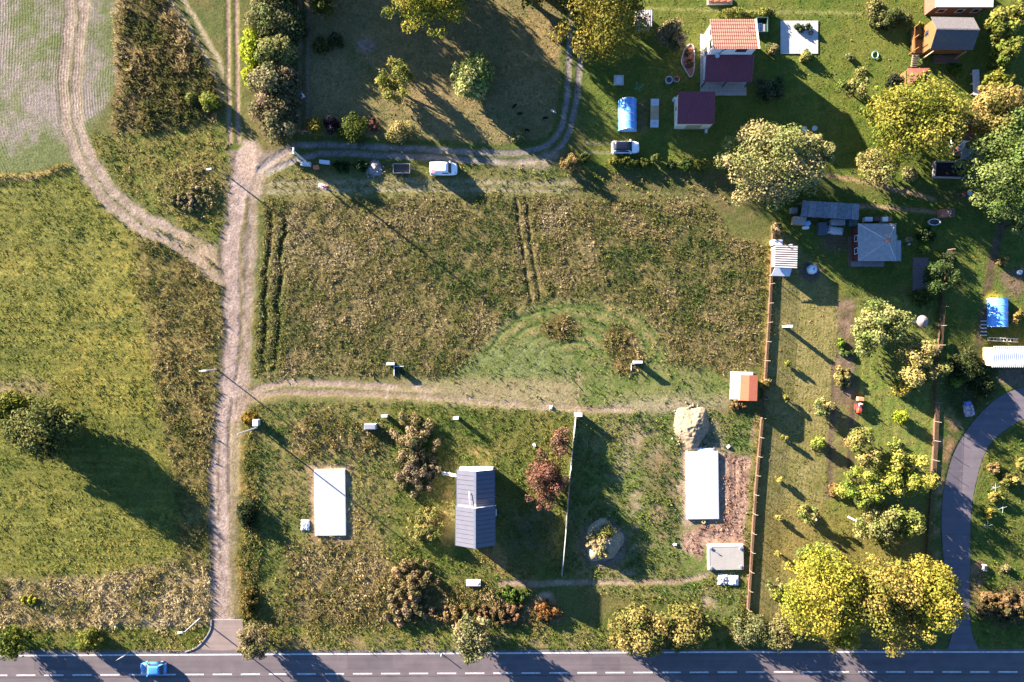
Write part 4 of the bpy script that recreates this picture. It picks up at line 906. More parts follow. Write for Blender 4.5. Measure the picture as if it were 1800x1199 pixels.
window(r, 's', 0.6, 1.0, 1.4, 1.1, ly(42.4), M_WHITE); dr = MB().box(-1.5, -0.6, ly(42.4) - 0.05, ly(42.4) - 0.003, 0.08, 2.1).build("door", M_DARKWOOD, r)
MB().tube([(ux0 + 0.9, uy0 - 0.3, 3.6), (ux0 + 0.9, uy0 - 0.3, 4.6)], 0.05, 6).disc(ux0 + 0.9, uy0 - 0.55, 4.5, 4.62, 0.1, 0.36, 14).build("satellite_dish", M_PLASTIC, r)
MB().tube([(ux0 + 1.3, uy0 - 0.08, 3.8), (ux0 + 1.5, uy0 - 0.08, 5.2), (ux0 + 2.0, uy0 - 0.08, 6.3)], 0.06, 6).build("downpipe", M_BLACK, r)
p = MB()
px0, px1, py0, py1 = lx(30.6), lx(38.1), ly(39.9), ly(50.0)
pv = thing("paved_patio", "pinkish paved patio wrapping the two-storey house", "patio", (34.4, 45.5, 0.0))
for i in range(10):
    for j in range(4):
        a = px0 + (px1 - px0) * i / 10; c = px0 + (px1 - px0) * (i + 1) / 10; y0_ = py0 + j * 0.6; 
        MB().box(a + 0.015, c - 0.015, y0_ + 0.015, y0_ + 0.585, -0.05, 0.075 + 0.008 * ((i * 7 + j * 3) % 3)).build("paving_slab", M_PAVE, pv)
for j in range(16):
    y0_ = py0 + 2.4 + j * 0.475
    MB().box(px0 + 0.0, px0 + 0.47, y0_ + 0.015, y0_ + 0.46, -0.05, 0.075 + 0.008 * (j % 3)).build("paving_slab", M_PAVE, pv)
# green bin shed beside house
x, y = W(1340, 44, 1.2)
r = thing("garden_locker", "dark green locker with open top behind the two-storey house", "locker", (x, y, 0))
g_ = mat((0.03, 0.07, 0.06), 0.6)
for a in ((-0.9, 0.9, -1.2, -1.1), (-0.9, 0.9, 1.1, 1.2), (-0.9, -0.8, -1.1, 1.1), (0.8, 0.9, -1.1, 1.1)): MB().box(*a, 0, 1.3).build("side_panel", g_, r)
MB().box(-0.7, 0.1, -0.9, 0.4, 0, 0.9).build("white_sack", M_TARP, r); MB().box(-0.25, 0.55, -1.1, 0.2, 0.92, 1.0).build("lid", M_GREYROOF, r)

# garage with maroon roof
X0_, X1_, Y0_, Y1_ = 26.35, 31.9, 34.45, 39.1
cx, cy = (X0_ + X1_) / 2, (Y0_ + Y1_) / 2
r = thing("garden_garage", "low garage with square maroon tiled roof and tan walls", "garage", (cx, cy, 0))
hw, hd = (X1_ - X0_) / 2, (Y1_ - Y0_) / 2
walls(r, -hw, hw, -hd, hd, 0, 2.55, M_CREAM)
rf = MB().corrugated([(-hw - 0.1, -hd - 0.0, 2.6), (hw + 0.25, -hd - 0.0, 2.6), (hw + 0.25, hd + 0.3, 3.15), (-hw - 0.1, hd + 0.3, 3.15)], 18, 0.07).build("roof", M_MAROON, r)
for k in range(9):
    t = (k + 0.5) / 9
    MB().box(-hw - 0.1, hw + 0.25, -hd + t * (2 * hd + 0.3) - 0.02, -hd + t * (2 * hd + 0.3) + 0.02, 2.6 + 0.55 * t + 0.05, 2.6 + 0.55 * t + 0.08).build("tile_course", M_MAROON, rf)
MB().box(-1.2, 1.2, -hd - 0.06, -hd - 0.003, 0.05, 2.1).build("garage_door", M_TANWOOD, r); window(r, 'w', 0.5, 1.0, 0.9, 0.9, -hw, M_WHITE)
x, y = W(1188, 180, 0.5); w = thing("water_barrel", "white water barrel at the garage wall", "barrel", (x - 0.25, y + 0.4, 0)); MB().disc(0, 0, 0, 0.9, 0.28, 0.3).build("drum", M_PLASTIC, w); MB().disc(0, 0, 0.9, 0.95, 0.31).build("rim", M_PLASTIC, w)
x, y = W(1241, 232, 0.4); w = thing("garden_chair", "white metal chair below the garage's corner", "chair", (x, y, 0))
MB().box(-0.22, 0.22, -0.22, 0.22, 0.42, 0.46).build("seat", M_PLASTIC, w); MB().box(-0.22, 0.22, 0.2, 0.24, 0.46, 0.9).build("backrest", M_PLASTIC, w)
for a in (-0.2, 0.2):
    for c in (-0.2, 0.2): MB().tube([(a, c, 0), (a, c, 0.42)], 0.02, 5).build("leg", M_PLASTIC, w)

# tiny house with metal roof, two sections
z1, z2 = 4.9, 6.0
xa_, xb_, ya_, yb_ = rect(803, 826, 869, 888, 3.4)
xc_, xd_, yc_, yd_ = rect(801, 889, 870, 959, 4.2)
cx = (xa_ + xb_) / 2; cy = yb_ - 6.0
r = thing("metal_roofed_house", "house with dark standing-seam metal roof in two heights and white gables", "house", (cx, cy, 0))
M_SEAM = mat((0.092, 0.092, 0.115), 0.55, 0.15, 0.0, var=0.08, scale=1.2, bump=0.03)
def section(xw, xe, ys, yn, ze, zr, n, m_wall):
    xw -= cx; xe -= cx; ys -= cy; yn -= cy; xm = (xw + xe) / 2; o = 0.3
    walls(r, xw + o, xe - o, ys + o, yn - 0.12, 0, ze - 0.05, m_wall)
    for yy in (ys + o, yn - 0.32):
        MB().add([(xw + o, yy, ze - 0.05), (xe - o, yy, ze - 0.05), (xm, yy, zr - 0.1), (xw + o, yy + 0.2, ze - 0.05), (xe - o, yy + 0.2, ze - 0.05), (xm, yy + 0.2, zr - 0.1)],
                 [(0, 1, 2), (5, 4, 3), (0, 3, 4, 1), (1, 4, 5, 2), (2, 5, 3, 0)]).build("gable", m_wall, r)
    for side, nm in ((-1, "west_slope"), (1, "east_slope")):
        e = xw if side < 0 else xe
        sl_ = bpy.data.objects.new("roof_slope", None); COL.objects.link(sl_); sl_.parent = r
        for k in range(n):
            y0_ = ys + (yn - ys) * k / n; y1_ = ys + (yn - ys) * (k + 1) / n
            g = 0.012
            if side < 0: qd = [(e, y0_ + g, ze), (xm, y0_ + g, zr), (xm, y1_ - g, zr), (e, y1_ - g, ze)]
            else: qd = [(xm, y0_ + g, zr), (e, y0_ + g, ze), (e, y1_ - g, ze), (xm, y1_ - g, zr)]
            MB().slab(qd, 0.06).build("roof_panel", M_SEAM, sl_)
            if k: MB().slab([(p_[0], (y0_ + (0.03 if i_ > 1 else -0.03)), p_[2] + 0.07) for i_, p_ in enumerate(qd)], 0.08).build("seam", M_SEAM, sl_)
        MB().box(e - (0.12 if side < 0 else 0), e + (0 if side < 0 else 0.12), ys, yn, ze - 0.14, ze - 0.04).build("gutter", M_SEAM, sl_)
    MB().slab([(xm - 0.16, ys, zr + 0.0), (xm + 0.16, ys, zr + 0.0), (xm + 0.16, yn, zr + 0.0), (xm - 0.16, yn, zr + 0.0)], 0.05).build("ridge_cap", M_STEEL, r).location.z = 0.09
section(xa_, xb_, ya_ - 0.3, yb_, 3.4, z1, 8, M_WHITE); section(xc_, xd_, yc_, yd_, 4.3, z2, 9, M_WHITE)
MB().tube([(-0.75, yd_ - cy + 0.15, 4.9), (-0.8, yd_ - cy + 0.6, 5.0), (-0.95, yd_ - cy + 2.3, 4.75)], 0.07, 6).build("flue_pipe", M_PLASTIC, r)
MB().tube([(0.2, yd_ - cy + 0.12, 4.5), (-0.2, yd_ - cy + 1.0, 4.4)], 0.05, 6).build("cable", M_BLACK, r)
MB().box(xd_ - cx - 0.25, xd_ - cx + 0.2, yd_ - cy - 2.4, yd_ - cy - 1.4, 0.6, 1.4).build("heat_pump", M_PLASTIC, r)
window(r, 'n', 0.0, 1.0, 1.6, 1.3, yb_ - cy - 0.12); window(r, 'w', -1.0, 1.0, 1.4, 1.3, xa_ - cx + 0.3); window(r, 'e', -2.5, 1.0, 1.4, 1.3, xd_ - cx - 0.3)
x, y = W(790, 833, 0.8); r = thing("ladder_boards", "pair of white boards propped against the metal-roofed house", "boards", (x, y, gz(x, y)))
MB().hexa([(-1.35, 0.02, 0), (1.2, -0.3, 0.75), (1.2, -0.12, 0.75), (-1.35, 0.26, 0)], [(-1.35, 0.02, 0.1), (1.2, -0.3, 0.85), (1.2, -0.12, 0.85), (-1.35, 0.26, 0.1)]).build("board", M_WHITE, r)
MB().hexa([(-1.35, -0.3, 0), (1.2, -0.55, 0.75), (1.2, -0.38, 0.75), (-1.35, -0.1, 0)], [(-1.35, -0.3, 0.1), (1.2, -0.55, 0.85), (1.2, -0.38, 0.85), (-1.35, -0.1, 0.1)]).build("board", M_WHITE, r)
MB().box(-0.1, 0.0, -0.42, 0.2, 0.3, 0.36).build("crosspiece", M_WHITE, r)

# red-roofed tool shed with concrete base
xa_, xb_, ya_, yb_ = rect(1284, 654, 1323, 703, 0.2); cx, cy = (xa_ + xb_) / 2, (ya_ + yb_) / 2
r = thing("tool_shed", "small white shed with orange-red roof on a pale concrete base", "shed", (cx, cy, 0), math.radians(-2))
hw, hd = (xb_ - xa_) / 2, (yb_ - ya_) / 2
MB().box(-hw, hw, -hd, hd, -0.1, 0.2).build("base_slab", M_CONC, r)
walls(r, -hw + 0.9, hw - 0.2, -hd + 0.25, hd - 0.55, 0.2, 2.45, M_WHITE, 0.12)
X0r, X1r = -hw + 0.72, hw - 0.08
MB().slab([(X0r, -hd + 0.05, 2.75), (X0r + 1.35, -hd + 0.05, 2.85), (X0r + 1.35, hd - 0.4, 2.85), (X0r, hd - 0.4, 2.75)], 0.08).build("roof_sheet", M_ORANGE, r)
MB().slab([(X0r + 1.36, -hd + 0.05, 2.86), (X1r, -hd + 0.05, 2.62), (X1r, hd - 0.4, 2.62), (X0r + 1.36, hd - 0.4, 2.86)], 0.08).build("roof_sheet", M_ORANGE, r)
MB().box(-hw + 0.6, -hw + 0.74, -hd + 0.1, hd - 0.45, 2.35, 2.7).build("fascia", M_WHITE, r)
MB().box(-hw + 0.84, -hw + 0.897, -0.9, 0.1, 0.22, 2.15).build("door", M_PLASTIC, r); window(r, 's', 0.4, 1.1, 0.8, 0.6, -hd + 0.25)

# log cabin with shingle gable roof (ridge east-west)
xa_, xb_, _, yb_ = rect(1644, 32, 1720, 86, 4.6); ze, zr = 3.4, 4.9
yn = W(1680, 32, ze)[1]; ys = W(1680, 87, ze)[1]; cx, cy = (xa_ + xb_) / 2, (yn + ys) / 2
r = thing("log_cabin", "wooden cabin on stilts with grey shingle gable roof and orange porch", "cabin", (cx, cy, 0), math.radians(-1))
hw, hd = (xb_ - xa_) / 2, (yn - ys) / 2
walls(r, -hw + 0.3, hw - 0.3, -hd + 0.35, hd - 0.35, 0.8, ze - 0.1, M_WOOD)
for xx in (-hw + 0.3, hw - 0.5):
    MB().add([(xx, -hd + 0.35, ze - 0.1), (xx + 0.2, -hd + 0.35, ze - 0.1), (xx, hd - 0.35, ze - 0.1), (xx + 0.2, hd - 0.35, ze - 0.1), (xx, 0, zr - 0.25), (xx + 0.2, 0, zr - 0.25)],
             [(0, 2, 4), (1, 5, 3), (0, 4, 5, 1), (2, 3, 5, 4), (0, 1, 3, 2)]).build("gable", M_WOOD, r)
for a in (-hw + 0.5, 0, hw - 0.5):
    for c in (-hd + 0.5, hd - 0.5): MB().box(a - 0.12, a + 0.12, c - 0.12, c + 0.12, 0, 0.8).build("stilt", M_DARKWOOD, r)
ns = MB(); n_c = 26
for sgn, nm in ((1, "north_slope"), (-1, "south_slope")):
    s_ = bpy.data.objects.new("roof_slope", None); COL.objects.link(s_); s_.parent = r
    for k in range(9):
        t0, t1 = k / 9, (k + 1) / 9
        y0_, y1_ = sgn * (hd + 0.1) * (1 - t0), sgn * (hd + 0.1) * (1 - t1); z0_, z1_ = ze + (zr - ze) * t0 + 0.03, ze + (zr - ze) * t1
        qd = [(-hw, y0_, z0_), (hw, y0_, z0_), (hw, y1_, z1_), (-hw, y1_, z1_)]
        if sgn > 0: qd = [qd[1], qd[0], qd[3], qd[2]]
        MB().slab(qd, 0.06).build("shingle_course", M_SHINGLE, s_)
MB().box(-hw, hw, -0.1, 0.1, zr - 0.02, zr + 0.05).build("ridge", M_SHINGLE, r)
MB().box(-hw - 1.5, -hw + 0.3, -hd + 0.4, hd - 0.6, 0.7, 0.8).build("porch_floor", M_WOOD, r)
for c in (-hd + 0.5, 0.0, hd - 0.7):
    MB().box(-hw - 1.5, -hw - 1.38, c - 0.06, c + 0.06, 0, 2.8).build("porch_post", M_WOOD, r)
MB().box(-hw - 1.5, -hw - 1.42, -hd + 0.4, hd - 0.6, 1.6, 1.7).build("handrail", M_WOOD, r); MB().box(-hw - 1.5, -hw - 1.44, -hd + 0.4, hd - 0.6, 1.0, 1.45).build("railing_boards", M_WOOD, r)
for k in range(6): MB().box(-hw - 1.2 + 0.02 * k, -hw - 0.1, -hd + 0.3 - 0.3 * (k + 1), -hd + 0.3 - 0.3 * k, 0.6 - 0.11 * k, 0.67 - 0.11 * k).build("step", M_TANWOOD, r)
window(r, 'w', 0.6, 1.5, 1.0, 1.0, -hw + 0.3, M_DARKWOOD); MB().box(-0.9, 3.0, -hd - 0.9, -hd + 0.3, 0.0, 0.5).build("woodpile", M_DARKWOOD, r)
for xx in (-hw + 0.6, hw - 1.0): MB().box(xx - 0.06, xx + 0.06, -hd - 0.35, -hd - 0.23, 0, ze - 0.1).build("eaves_post", M_TANWOOD, r)

# white-roofed bungalow at the top edge
xa_, xb_, ya_, yb_ = rect(1646, -50, 1747, 12, 3.6); cx, cy = (xa_ + xb_) / 2, (ya_ + yb_) / 2; hw, hd = (xb_ - xa_) / 2, (yb_ - ya_) / 2
r = thing("bungalow", "brown-walled bungalow with flat white roof cut by the top edge", "house", (cx, cy, 0))
walls(r, -hw + 0.3, hw - 0.3, -hd + 0.3, hd - 0.3, 0, 3.3, M_RUST); MB().slab([(-hw, -hd, 3.45), (hw, -hd, 3.45), (hw, hd, 3.75), (-hw, hd, 3.75)], 0.15).build("roof", mat((0.62, 0.60, 0.58), 0.6, var=0.1), r)
MB().box(-hw, hw, -hd - 0.06, -hd - 0.003, 3.1, 3.4).build("fascia", M_RUST, r)
for u in (-2.5, 0.5, 3): window(r, 's', u, 1.0, 1.2, 1.2, -hd + 0.3)

# red hipped garden shelter
xa_, xb_, ya_, yb_ = rect(1597, 119, 1637, 152, 2.6); cx, cy = (xa_ + xb_) / 2, (ya_ + yb_) / 2; hw, hd = (xb_ - xa_) / 2, (yb_ - ya_) / 2
r = thing("garden_shelter", "small garden shelter with brick-red hipped roof half under the yellow tree", "shelter", (cx, cy, 0))
M_HIP = mat((0.15, 0.05, 0.036), 0.7, var=0.12)
ap_ = (0, 0, 3.2); cs = [(-hw, -hd, 2.3), (hw, -hd, 2.3), (hw, hd, 2.3), (-hw, hd, 2.3)]
for k in range(4):
    a, c = cs[k], cs[(k + 1) % 4]; MB().add([a, c, ap_, tuple(v - (0.06 if i == 2 else 0) for i, v in enumerate(a)), tuple(v - (0.06 if i == 2 else 0) for i, v in enumerate(c)), (0, 0, 3.14)], [(0, 1, 2), (5, 4, 3), (0, 3, 4, 1), (1, 4, 5, 2), (2, 5, 3, 0)]).build("roof_face", M_HIP, r)
for a in (-hw + 0.2, hw - 0.2):
    for c in (-hd + 0.2, hd - 0.2): MB().box(a - 0.07, a + 0.07, c - 0.07, c + 0.07, 0, 2.35).build("post", M_WOOD, r)
MB().box(-hw + 0.12, -hw + 0.2, -hd + 0.28, hd - 0.28, 0.05, 1.6).build("side_boards", M_WOOD, r); MB().box(-0.8, 0.8, -0.5, 0.5, 0.65, 0.75).build("table_top", M_TANWOOD, r); MB().box(-0.1, 0.1, -0.1, 0.1, 0, 0.65).build("table_leg", M_TANWOOD, r)

# brick hut under the tan tree
xa_, xb_, ya_, yb_ = rect(1689, 213, 1714, 247, 2.8); cx, cy = (xa_ + xb_) / 2, (ya_ + yb_) / 2; hw, hd = (xb_ - xa_) / 2, (yb_ - ya_) / 2
r = thing("brick_hut", "small hut with salmon tiled roof and white chimney under the tan tree", "hut", (cx, cy, 0))
walls(r, -hw + 0.15, hw - 0.15, -hd + 0.15, hd - 0.15, 0, 2.5, M_WHITE); MB().corrugated([(-hw, -hd, 2.6), (hw, -hd, 2.6), (hw, hd, 3.0), (-hw, hd, 3.0)], 9, 0.06).build("roof", M_SALMON, r)
MB().box(-0.6, 0.3, hd - 0.5, hd + 0.1, 2.5, 3.6).build("chimney", M_WHITE, r); MB().box(-0.45, 0.15, hd - 0.4, hd, 3.6, 3.75).build("chimney_cap", M_STEEL, r); window(r, 'w', 0, 0.9, 0.8, 0.9, -hw + 0.15)
x, y = W(1690, 258, 0.5); r = thing("scrap_heap", "heap of broken white boards and sheets below the brick hut", "scrap heap", (x, y, 0)); rr = random.Random(5)
for k in range(12):
    a = rr.uniform(0, 3.1); px_, py_ = rr.uniform(-0.8, 0.8), rr.uniform(-1.2, 1.2); L_, w_ = rr.uniform(0.4, 1.1), rr.uniform(0.1, 0.35); zz = 0.1 + k * 0.06; ca, sa = math.cos(a), math.sin(a)
    pts = [(px_ + u * ca - v * sa, py_ + u * sa + v * ca) for u, v in ((-L_, -w_), (L_, -w_), (L_, w_), (-L_, w_))]
    MB().prism(pts, zz, zz + 0.05).build("board", (M_WHITE, M_TARP, M_TANWOOD, M_BRICK)[k % 4], r)
MB().box(-1, 1, -1.4, 1.4, -0.05, 0.12).build("bottom_boards", M_TANWOOD, r)
xa_, xb_, ya_, yb_ = rect(1690, 262, 1730, 280, 2.2); cx, cy = (xa_ + xb_) / 2, (ya_ + yb_) / 2; hw, hd = (xb_ - xa_) / 2, (yb_ - ya_) / 2
r = thing("lean_to", "dark lean-to roof on posts above the raised bed", "lean-to", (cx, cy, 0)); MB().corrugated([(-hw, -hd, 1.9), (hw, -hd, 1.9), (hw, hd, 2.4), (-hw, hd, 2.4)], 12, 0.05).build("roof", M_GREYROOF, r)
for a in (-hw + 0.1, hw - 0.1):
    for c, zt in ((-hd + 0.1, 1.88), (hd - 0.1, 2.3)): MB().box(a - 0.06, a + 0.06, c - 0.06, c + 0.06, 0, zt).build("post", M_TANWOOD, r)

# raised bed with dark soil
xa_, xb_, ya_, yb_ = rect(1643, 284, 1713, 313, 0.7); cx, cy = (xa_ + xb_) / 2, (ya_ + yb_) / 2; hw, hd = (xb_ - xa_) / 2, (yb_ - ya_) / 2
r = thing("raised_bed", "dark rectangular raised bed with weathered board rim", "raised bed", (cx, cy, 0), math.radians(-1.5))
M_RIM = mat((0.3, 0.24, 0.22), 0.85, var=0.25, scale=4)
for a in ((-hw, hw, -hd, -hd + 0.14), (-hw, hw, hd - 0.14, hd), (-hw, -hw + 0.14, -hd + 0.14, hd - 0.14), (hw - 0.14, hw, -hd + 0.14, hd - 0.14)): MB().box(*a, 0, 0.8).build("side_board", M_RIM, r)
MB().box(-hw + 0.14, hw - 0.14, -hd + 0.14, hd - 0.14, 0, 0.3).build("soil", mat((0.035, 0.025, 0.025), 0.95, 0.1, var=0.5, scale=3, bump=0.8), r)
for k in range(7): MB().disc(1.2 + 0.3 * (k % 4), -0.7 + 0.25 * (k // 3), 0.28, 0.42, 0.13, 0.05, 7).build("clod", M_RUST, r)
# rubble by the raised bed
x, y = W(1697, 341, 0.2); r = thing("brick_rubble", "small heap of bricks with a white basin below the raised bed", "rubble", (x, y, 0)); rr = random.Random(9)
for k in range(14):
    a, c = rr.gauss(-0.2, 0.4), rr.gauss(0, 0.4); MB().box(a - 0.13, a + 0.13, c - 0.07, c + 0.07, -0.02, 0.08 + 0.25 * rr.random()).build("brick", M_BRICK, r)
MB().disc(0.7, 0.1, 0, 0.3, 0.3, 0.42, 14).build("basin", M_PLASTIC, r)
# brick oven near the right fence
x, y = W(1664, 375, 1.0); r = thing("brick_oven", "small brick garden oven with tin roof by the path", "oven", (x, y, 0))
MB().box(-0.9, 0.2, -0.6, 0.6, 0, 1.2).build("brick_body", M_BRICK, r); MB().slab([(0.1, -0.7, 1.5), (1.2, -0.7, 1.3), (1.2, 0.7, 1.3), (0.1, 0.7, 1.5)], 0.05).build("tin_roof", M_RUST, r); MB().box(0.25, 1.1, -0.6, 0.6, 0, 1.2).build("store_box", M_DARKWOOD, r); MB().box(0.05, 0.2, -0.3, 0.3, 1.2, 1.9).build("flue", M_STEEL, r)
# oval tub
x, y = W(1642, 391, 0.3); r = thing("oval_tub", "white-rimmed oval tub lying in the shaded garden", "tub", (x, y, 0))
R_o = lambda a, c, z: [(a * math.cos(t * math.pi / 10), c * math.sin(t * math.pi / 10), z) for t in range(20)]
MB().loft([R_o(0.95, 0.5, 0), R_o(1.0, 0.55, 0.45), R_o(0.88, 0.45, 0.45), R_o(0.85, 0.42, 0.2)]).build("basin", M_PLASTIC, r); MB().loft([R_o(0.86, 0.43, 0.2), R_o(0.86, 0.43, 0.24)]).build("water", M_GLASS, r)

# long shed with corrugated roof and the junk in front
z_ = 2.5
cs = [W3(1407, 381, 2.3), W3(1509, 387, 2.3), W3(1511, 359, 2.9), W3(1411, 353, 2.9)]
cx, cy = W(1458, 370, 2.5)
r = thing("long_shed", "long open shed with weathered blue-grey corrugated roof sheets", "shed", (cx, cy, 0))
M_CORR = mat((0.14, 0.15, 0.17), 0.7, 0.3, 0.2, var=0.4, scale=2.5); M_CORR2 = mat((0.19, 0.19, 0.205), 0.7, 0.3, 0.2, var=0.4, scale=3)
L4 = [Vector((p_[0] - cx, p_[1] - cy, p_[2])) for p_ in cs]
for k in range(8):
    t0, t1 = k / 8 + 0.002, (k + 1) / 8 - 0.002
    MB().corrugated([L4[0].lerp(L4[1], t0), L4[0].lerp(L4[1], t1), L4[3].lerp(L4[2], t1), L4[3].lerp(L4[2], t0)], 5, 0.05).build("roof_sheet", (M_CORR, M_CORR2)[k % 3 == 1], r).location.z = 0.012 * (k % 2)
for k in range(5):
    for e in (0, 1):
        p_ = (L4[0].lerp(L4[1], 0.03 + 0.235 * k)).lerp(L4[3].lerp(L4[2], 0.03 + 0.235 * k), 0.06 if e == 0 else 0.94); MB().box(p_.x - 0.07, p_.x + 0.07, p_.y - 0.07, p_.y + 0.07, 0, p_.z - 0.05).build("post", M_DARKWOOD, r)
bw_ = MB(); bw_.hexa([(L4[3].x + 0.2, L4[3].y - 0.25, 0), (L4[2].x - 0.2, L4[2].y - 0.25, 0), (L4[2].x - 0.2, L4[2].y - 0.15, 0), (L4[3].x + 0.2, L4[3].y - 0.15, 0)],
     [(L4[3].x + 0.2, L4[3].y - 0.25, 2.7), (L4[2].x - 0.2, L4[2].y - 0.25, 2.7), (L4[2].x - 0.2, L4[2].y - 0.15, 2.7), (L4[3].x + 0.2, L4[3].y - 0.15, 2.7)]); bw_.build("back_wall", M_DARKWOOD, r)
def pallet_box(px, py, wx, wy, h, name, label, cat, m, top=None, rz=0.0):
    x, y = W(px, py, h); o = thing(name, label, cat, (x, y, gz(x, y)), rz)
    n = max(3, int(wx / 0.3))
    MB().box(-wx / 2, wx / 2, -wy / 2, wy / 2, 0, h * 0.85).build("body", m, o)
    for k in range(n): MB().box(-wx / 2 + wx * k / n + 0.02, -wx / 2 + wx * (k + 1) / n - 0.02, -wy / 2, wy / 2, h * 0.86, h).build("top_board", top or m, o)
    return o
pallet_box(1407, 388, 1.9, 1.2, 1.3, "pallet_stack", "stack of grey pallets at the long shed's lower left", "pallets", M_TANWOOD, mat((0.34, 0.3, 0.27), 0.9), -0.1)
pallet_box(1397, 370, 1.0, 0.9, 1.0, "wooden_crate", "grey wooden crate at the long shed's left end", "crate", mat((0.24, 0.2, 0.2), 0.9))
pallet_box(1447, 402, 1.3, 2.0, 0.9, "tarped_load", "dark tarpaulin-covered load below the long shed", "load", mat((0.08, 0.09, 0.11), 0.6))
pallet_box(1474, 391, 2.2, 0.9, 1.2, "timber_stack", "stack of pale boards under the long shed's edge", "timber", mat((0.3, 0.27, 0.26), 0.85))
pallet_box(1501, 392, 1.3, 0.9, 1.2, "green_container", "dull green container between timber and hip-roofed house", "container", mat((0.07, 0.11, 0.10), 0.6))
x, y = W(1421, 394, 0.9); r = thing("blue_barrel", "blue and white plastic canister beside the pallet stack", "canister", (x, y, 0))
MB().disc(0, 0.1, 0, 0.9, 0.42, 0.4, 12).build("canister", mat((0.25, 0.4, 0.7), 0.4), r); MB().box(-0.7, 0.25, -0.75, -0.35, 0, 0.6).build("white_sheet", M_WHITE, r)
def crumple(o, name, rx, ry, h, m, seed, n=14):
    rg = np.random.default_rng(seed); b = MB(); vs = []; fs = []
    for j in range(n + 1):
        for i in range(n + 1):
            u, v = i / n * 2 - 1, j / n * 2 - 1; e = max(0, 1 - max(abs(u), abs(v)) ** 4)
            vs.append((u * rx * (1 + 0.06 * rg.normal()), v * ry * (1 + 0.06 * rg.normal()), h * (0.15 + 0.85 * e * (0.6 + 0.5 * rg.random())) if 0 < i < n and 0 < j < n else -0.02))
    for j in range(n):
        for i in range(n): a = j * (n + 1) + i; fs.append((a, a + 1, a + n + 2, a + n + 1))
    b.add(vs, fs); return b.build(name, m, o)
x, y = W(1470, 405, 0.6); r = thing("white_sheeted_pile", "pile wrapped in torn white sheeting below the long shed", "pile", (x, y, 0), -0.15); crumple(r, "sheeting", 1.35, 0.62, 0.9, M_PLASTIC, 4); MB().box(-1.5, 1.3, -0.6, 0.6, -0.05, 0.15).build("pallet", M_TANWOOD, r)

# hip-roofed grey house
xa_, xb_, ya_, yb_ = rect(1510, 393, 1577, 459, 3.0); cx, cy = (xa_ + xb_) / 2, (ya_ + yb_) / 2; hw, hd = (xb_ - xa_) / 2, (yb_ - ya_) / 2
r = thing("hip_roofed_house", "square house with grey sheet-metal hipped roof and dark red walls", "house", (cx, cy, 0))
M_DRED = mat((0.09, 0.02, 0.018), 0.8)
walls(r, -hw + 0.35, hw - 0.3, -hd + 0.25, hd - 0.3, 0, 2.6, M_DRED)
apx = (0.75, 0.05, 4.4); cs = [(-hw, -hd, 2.7), (hw, -hd, 2.7), (hw, hd, 2.7), (-hw, hd, 2.7)]
for k in range(4):
    a, c = cs[k], cs[(k + 1) % 4]
    MB().add([a, c, apx, (a[0], a[1], a[2] - 0.07), (c[0], c[1], c[2] - 0.07), (apx[0], apx[1], apx[2] - 0.07)], [(0, 1, 2), (5, 4, 3), (0, 3, 4, 1), (1, 4, 5, 2), (2, 5, 3, 0)]).build("roof_face", M_GREYROOF, r)
for a in cs: MB().tube([(a[0], a[1], a[2] + 0.02), (apx[0], apx[1], apx[2] + 0.02)], 0.06, 5).build("hip_ridge", M_STEEL, r)
MB().box(apx[0] - 0.3, apx[0] + 0.3, apx[1] - 0.3, apx[1] + 0.3, 3.9, 4.8).build("chimney", M_BRICK, r)
MB().slab([(hw - 0.25, -hd + 0.05, 2.55), (hw + 1.0, -hd + 0.05, 2.35), (hw + 1.0, 0.35, 2.35), (hw - 0.25, 0.35, 2.55)], 0.06).build("side_roof", M_GREYROOF, r)
MB().slab([(hw - 0.25, 0.36, 2.66), (hw + 0.25, 0.36, 2.6), (hw + 0.25, 1.2, 2.6), (hw - 0.25, 1.2, 2.66)], 0.06).build("side_roof", M_GREYROOF, r)
for c in (-hd + 0.2, 0.2): MB().box(hw + 0.8, hw + 0.9, c - 0.05, c + 0.05, 0, 2.33).build("post", M_DARKWOOD, r)
MB().box(-hw + 0.2, hw - 0.5, -hd - 0.6, -hd + 0.24, -0.05, 0.12).build("terrace", mat((0.2, 0.19, 0.18), 0.9), r); window(r, 'w', 0.8, 0.9, 1.0, 1.0, -hw + 0.35); window(r, 'w', -1.2, 0.9, 1.0, 1.0, -hw + 0.35); window(r, 's', -0.5, 0.9, 1.2, 1.0, -hd + 0.25)
MB().box(-hw - 0.25, -hw + 0.34, -hd - 0.6, hd - 1.6, -0.05, 0.1).build("terrace", M_DARKWOOD, r)
x, y = W(1545, 389, 1.0); r = thing("house_back_clutter", "white and rusty clutter behind the hip-roofed house", "clutter", (x, y + 0.3, 0))
for a, c, w_, m_ in ((-1.6, 0, 1.2, M_TARP), (-0.2, 0.05, 1.0, M_RUST), (1.0, 0, 0.9, M_WHITE), (1.8, 0.0, 0.5, M_BRICK)): MB().box(a - w_ / 2, a + w_ / 2, c - 0.35, c + 0.35, 0, 1.0 + 0.1 * (a > 0)).build("crate", m_, r)
x, y = W(1600, 421, 0.8); r = thing("rusty_stove", "small round rusty stove with white jug right of the hip-roofed house", "stove", (x, y, 0)); MB().disc(0, 0, 0, 0.8, 0.42, 0.38, 12).build("body", mat((0.4, 0.3, 0.24), 0.8), r); MB().disc(0, 0, 0.8, 0.85, 0.42, 0.3, 12).build("lid", M_RUST, r); MB().disc(0.1, -0.75, 0, 0.5, 0.18, 0.14, 10).build("jug", M_PLASTIC, r)

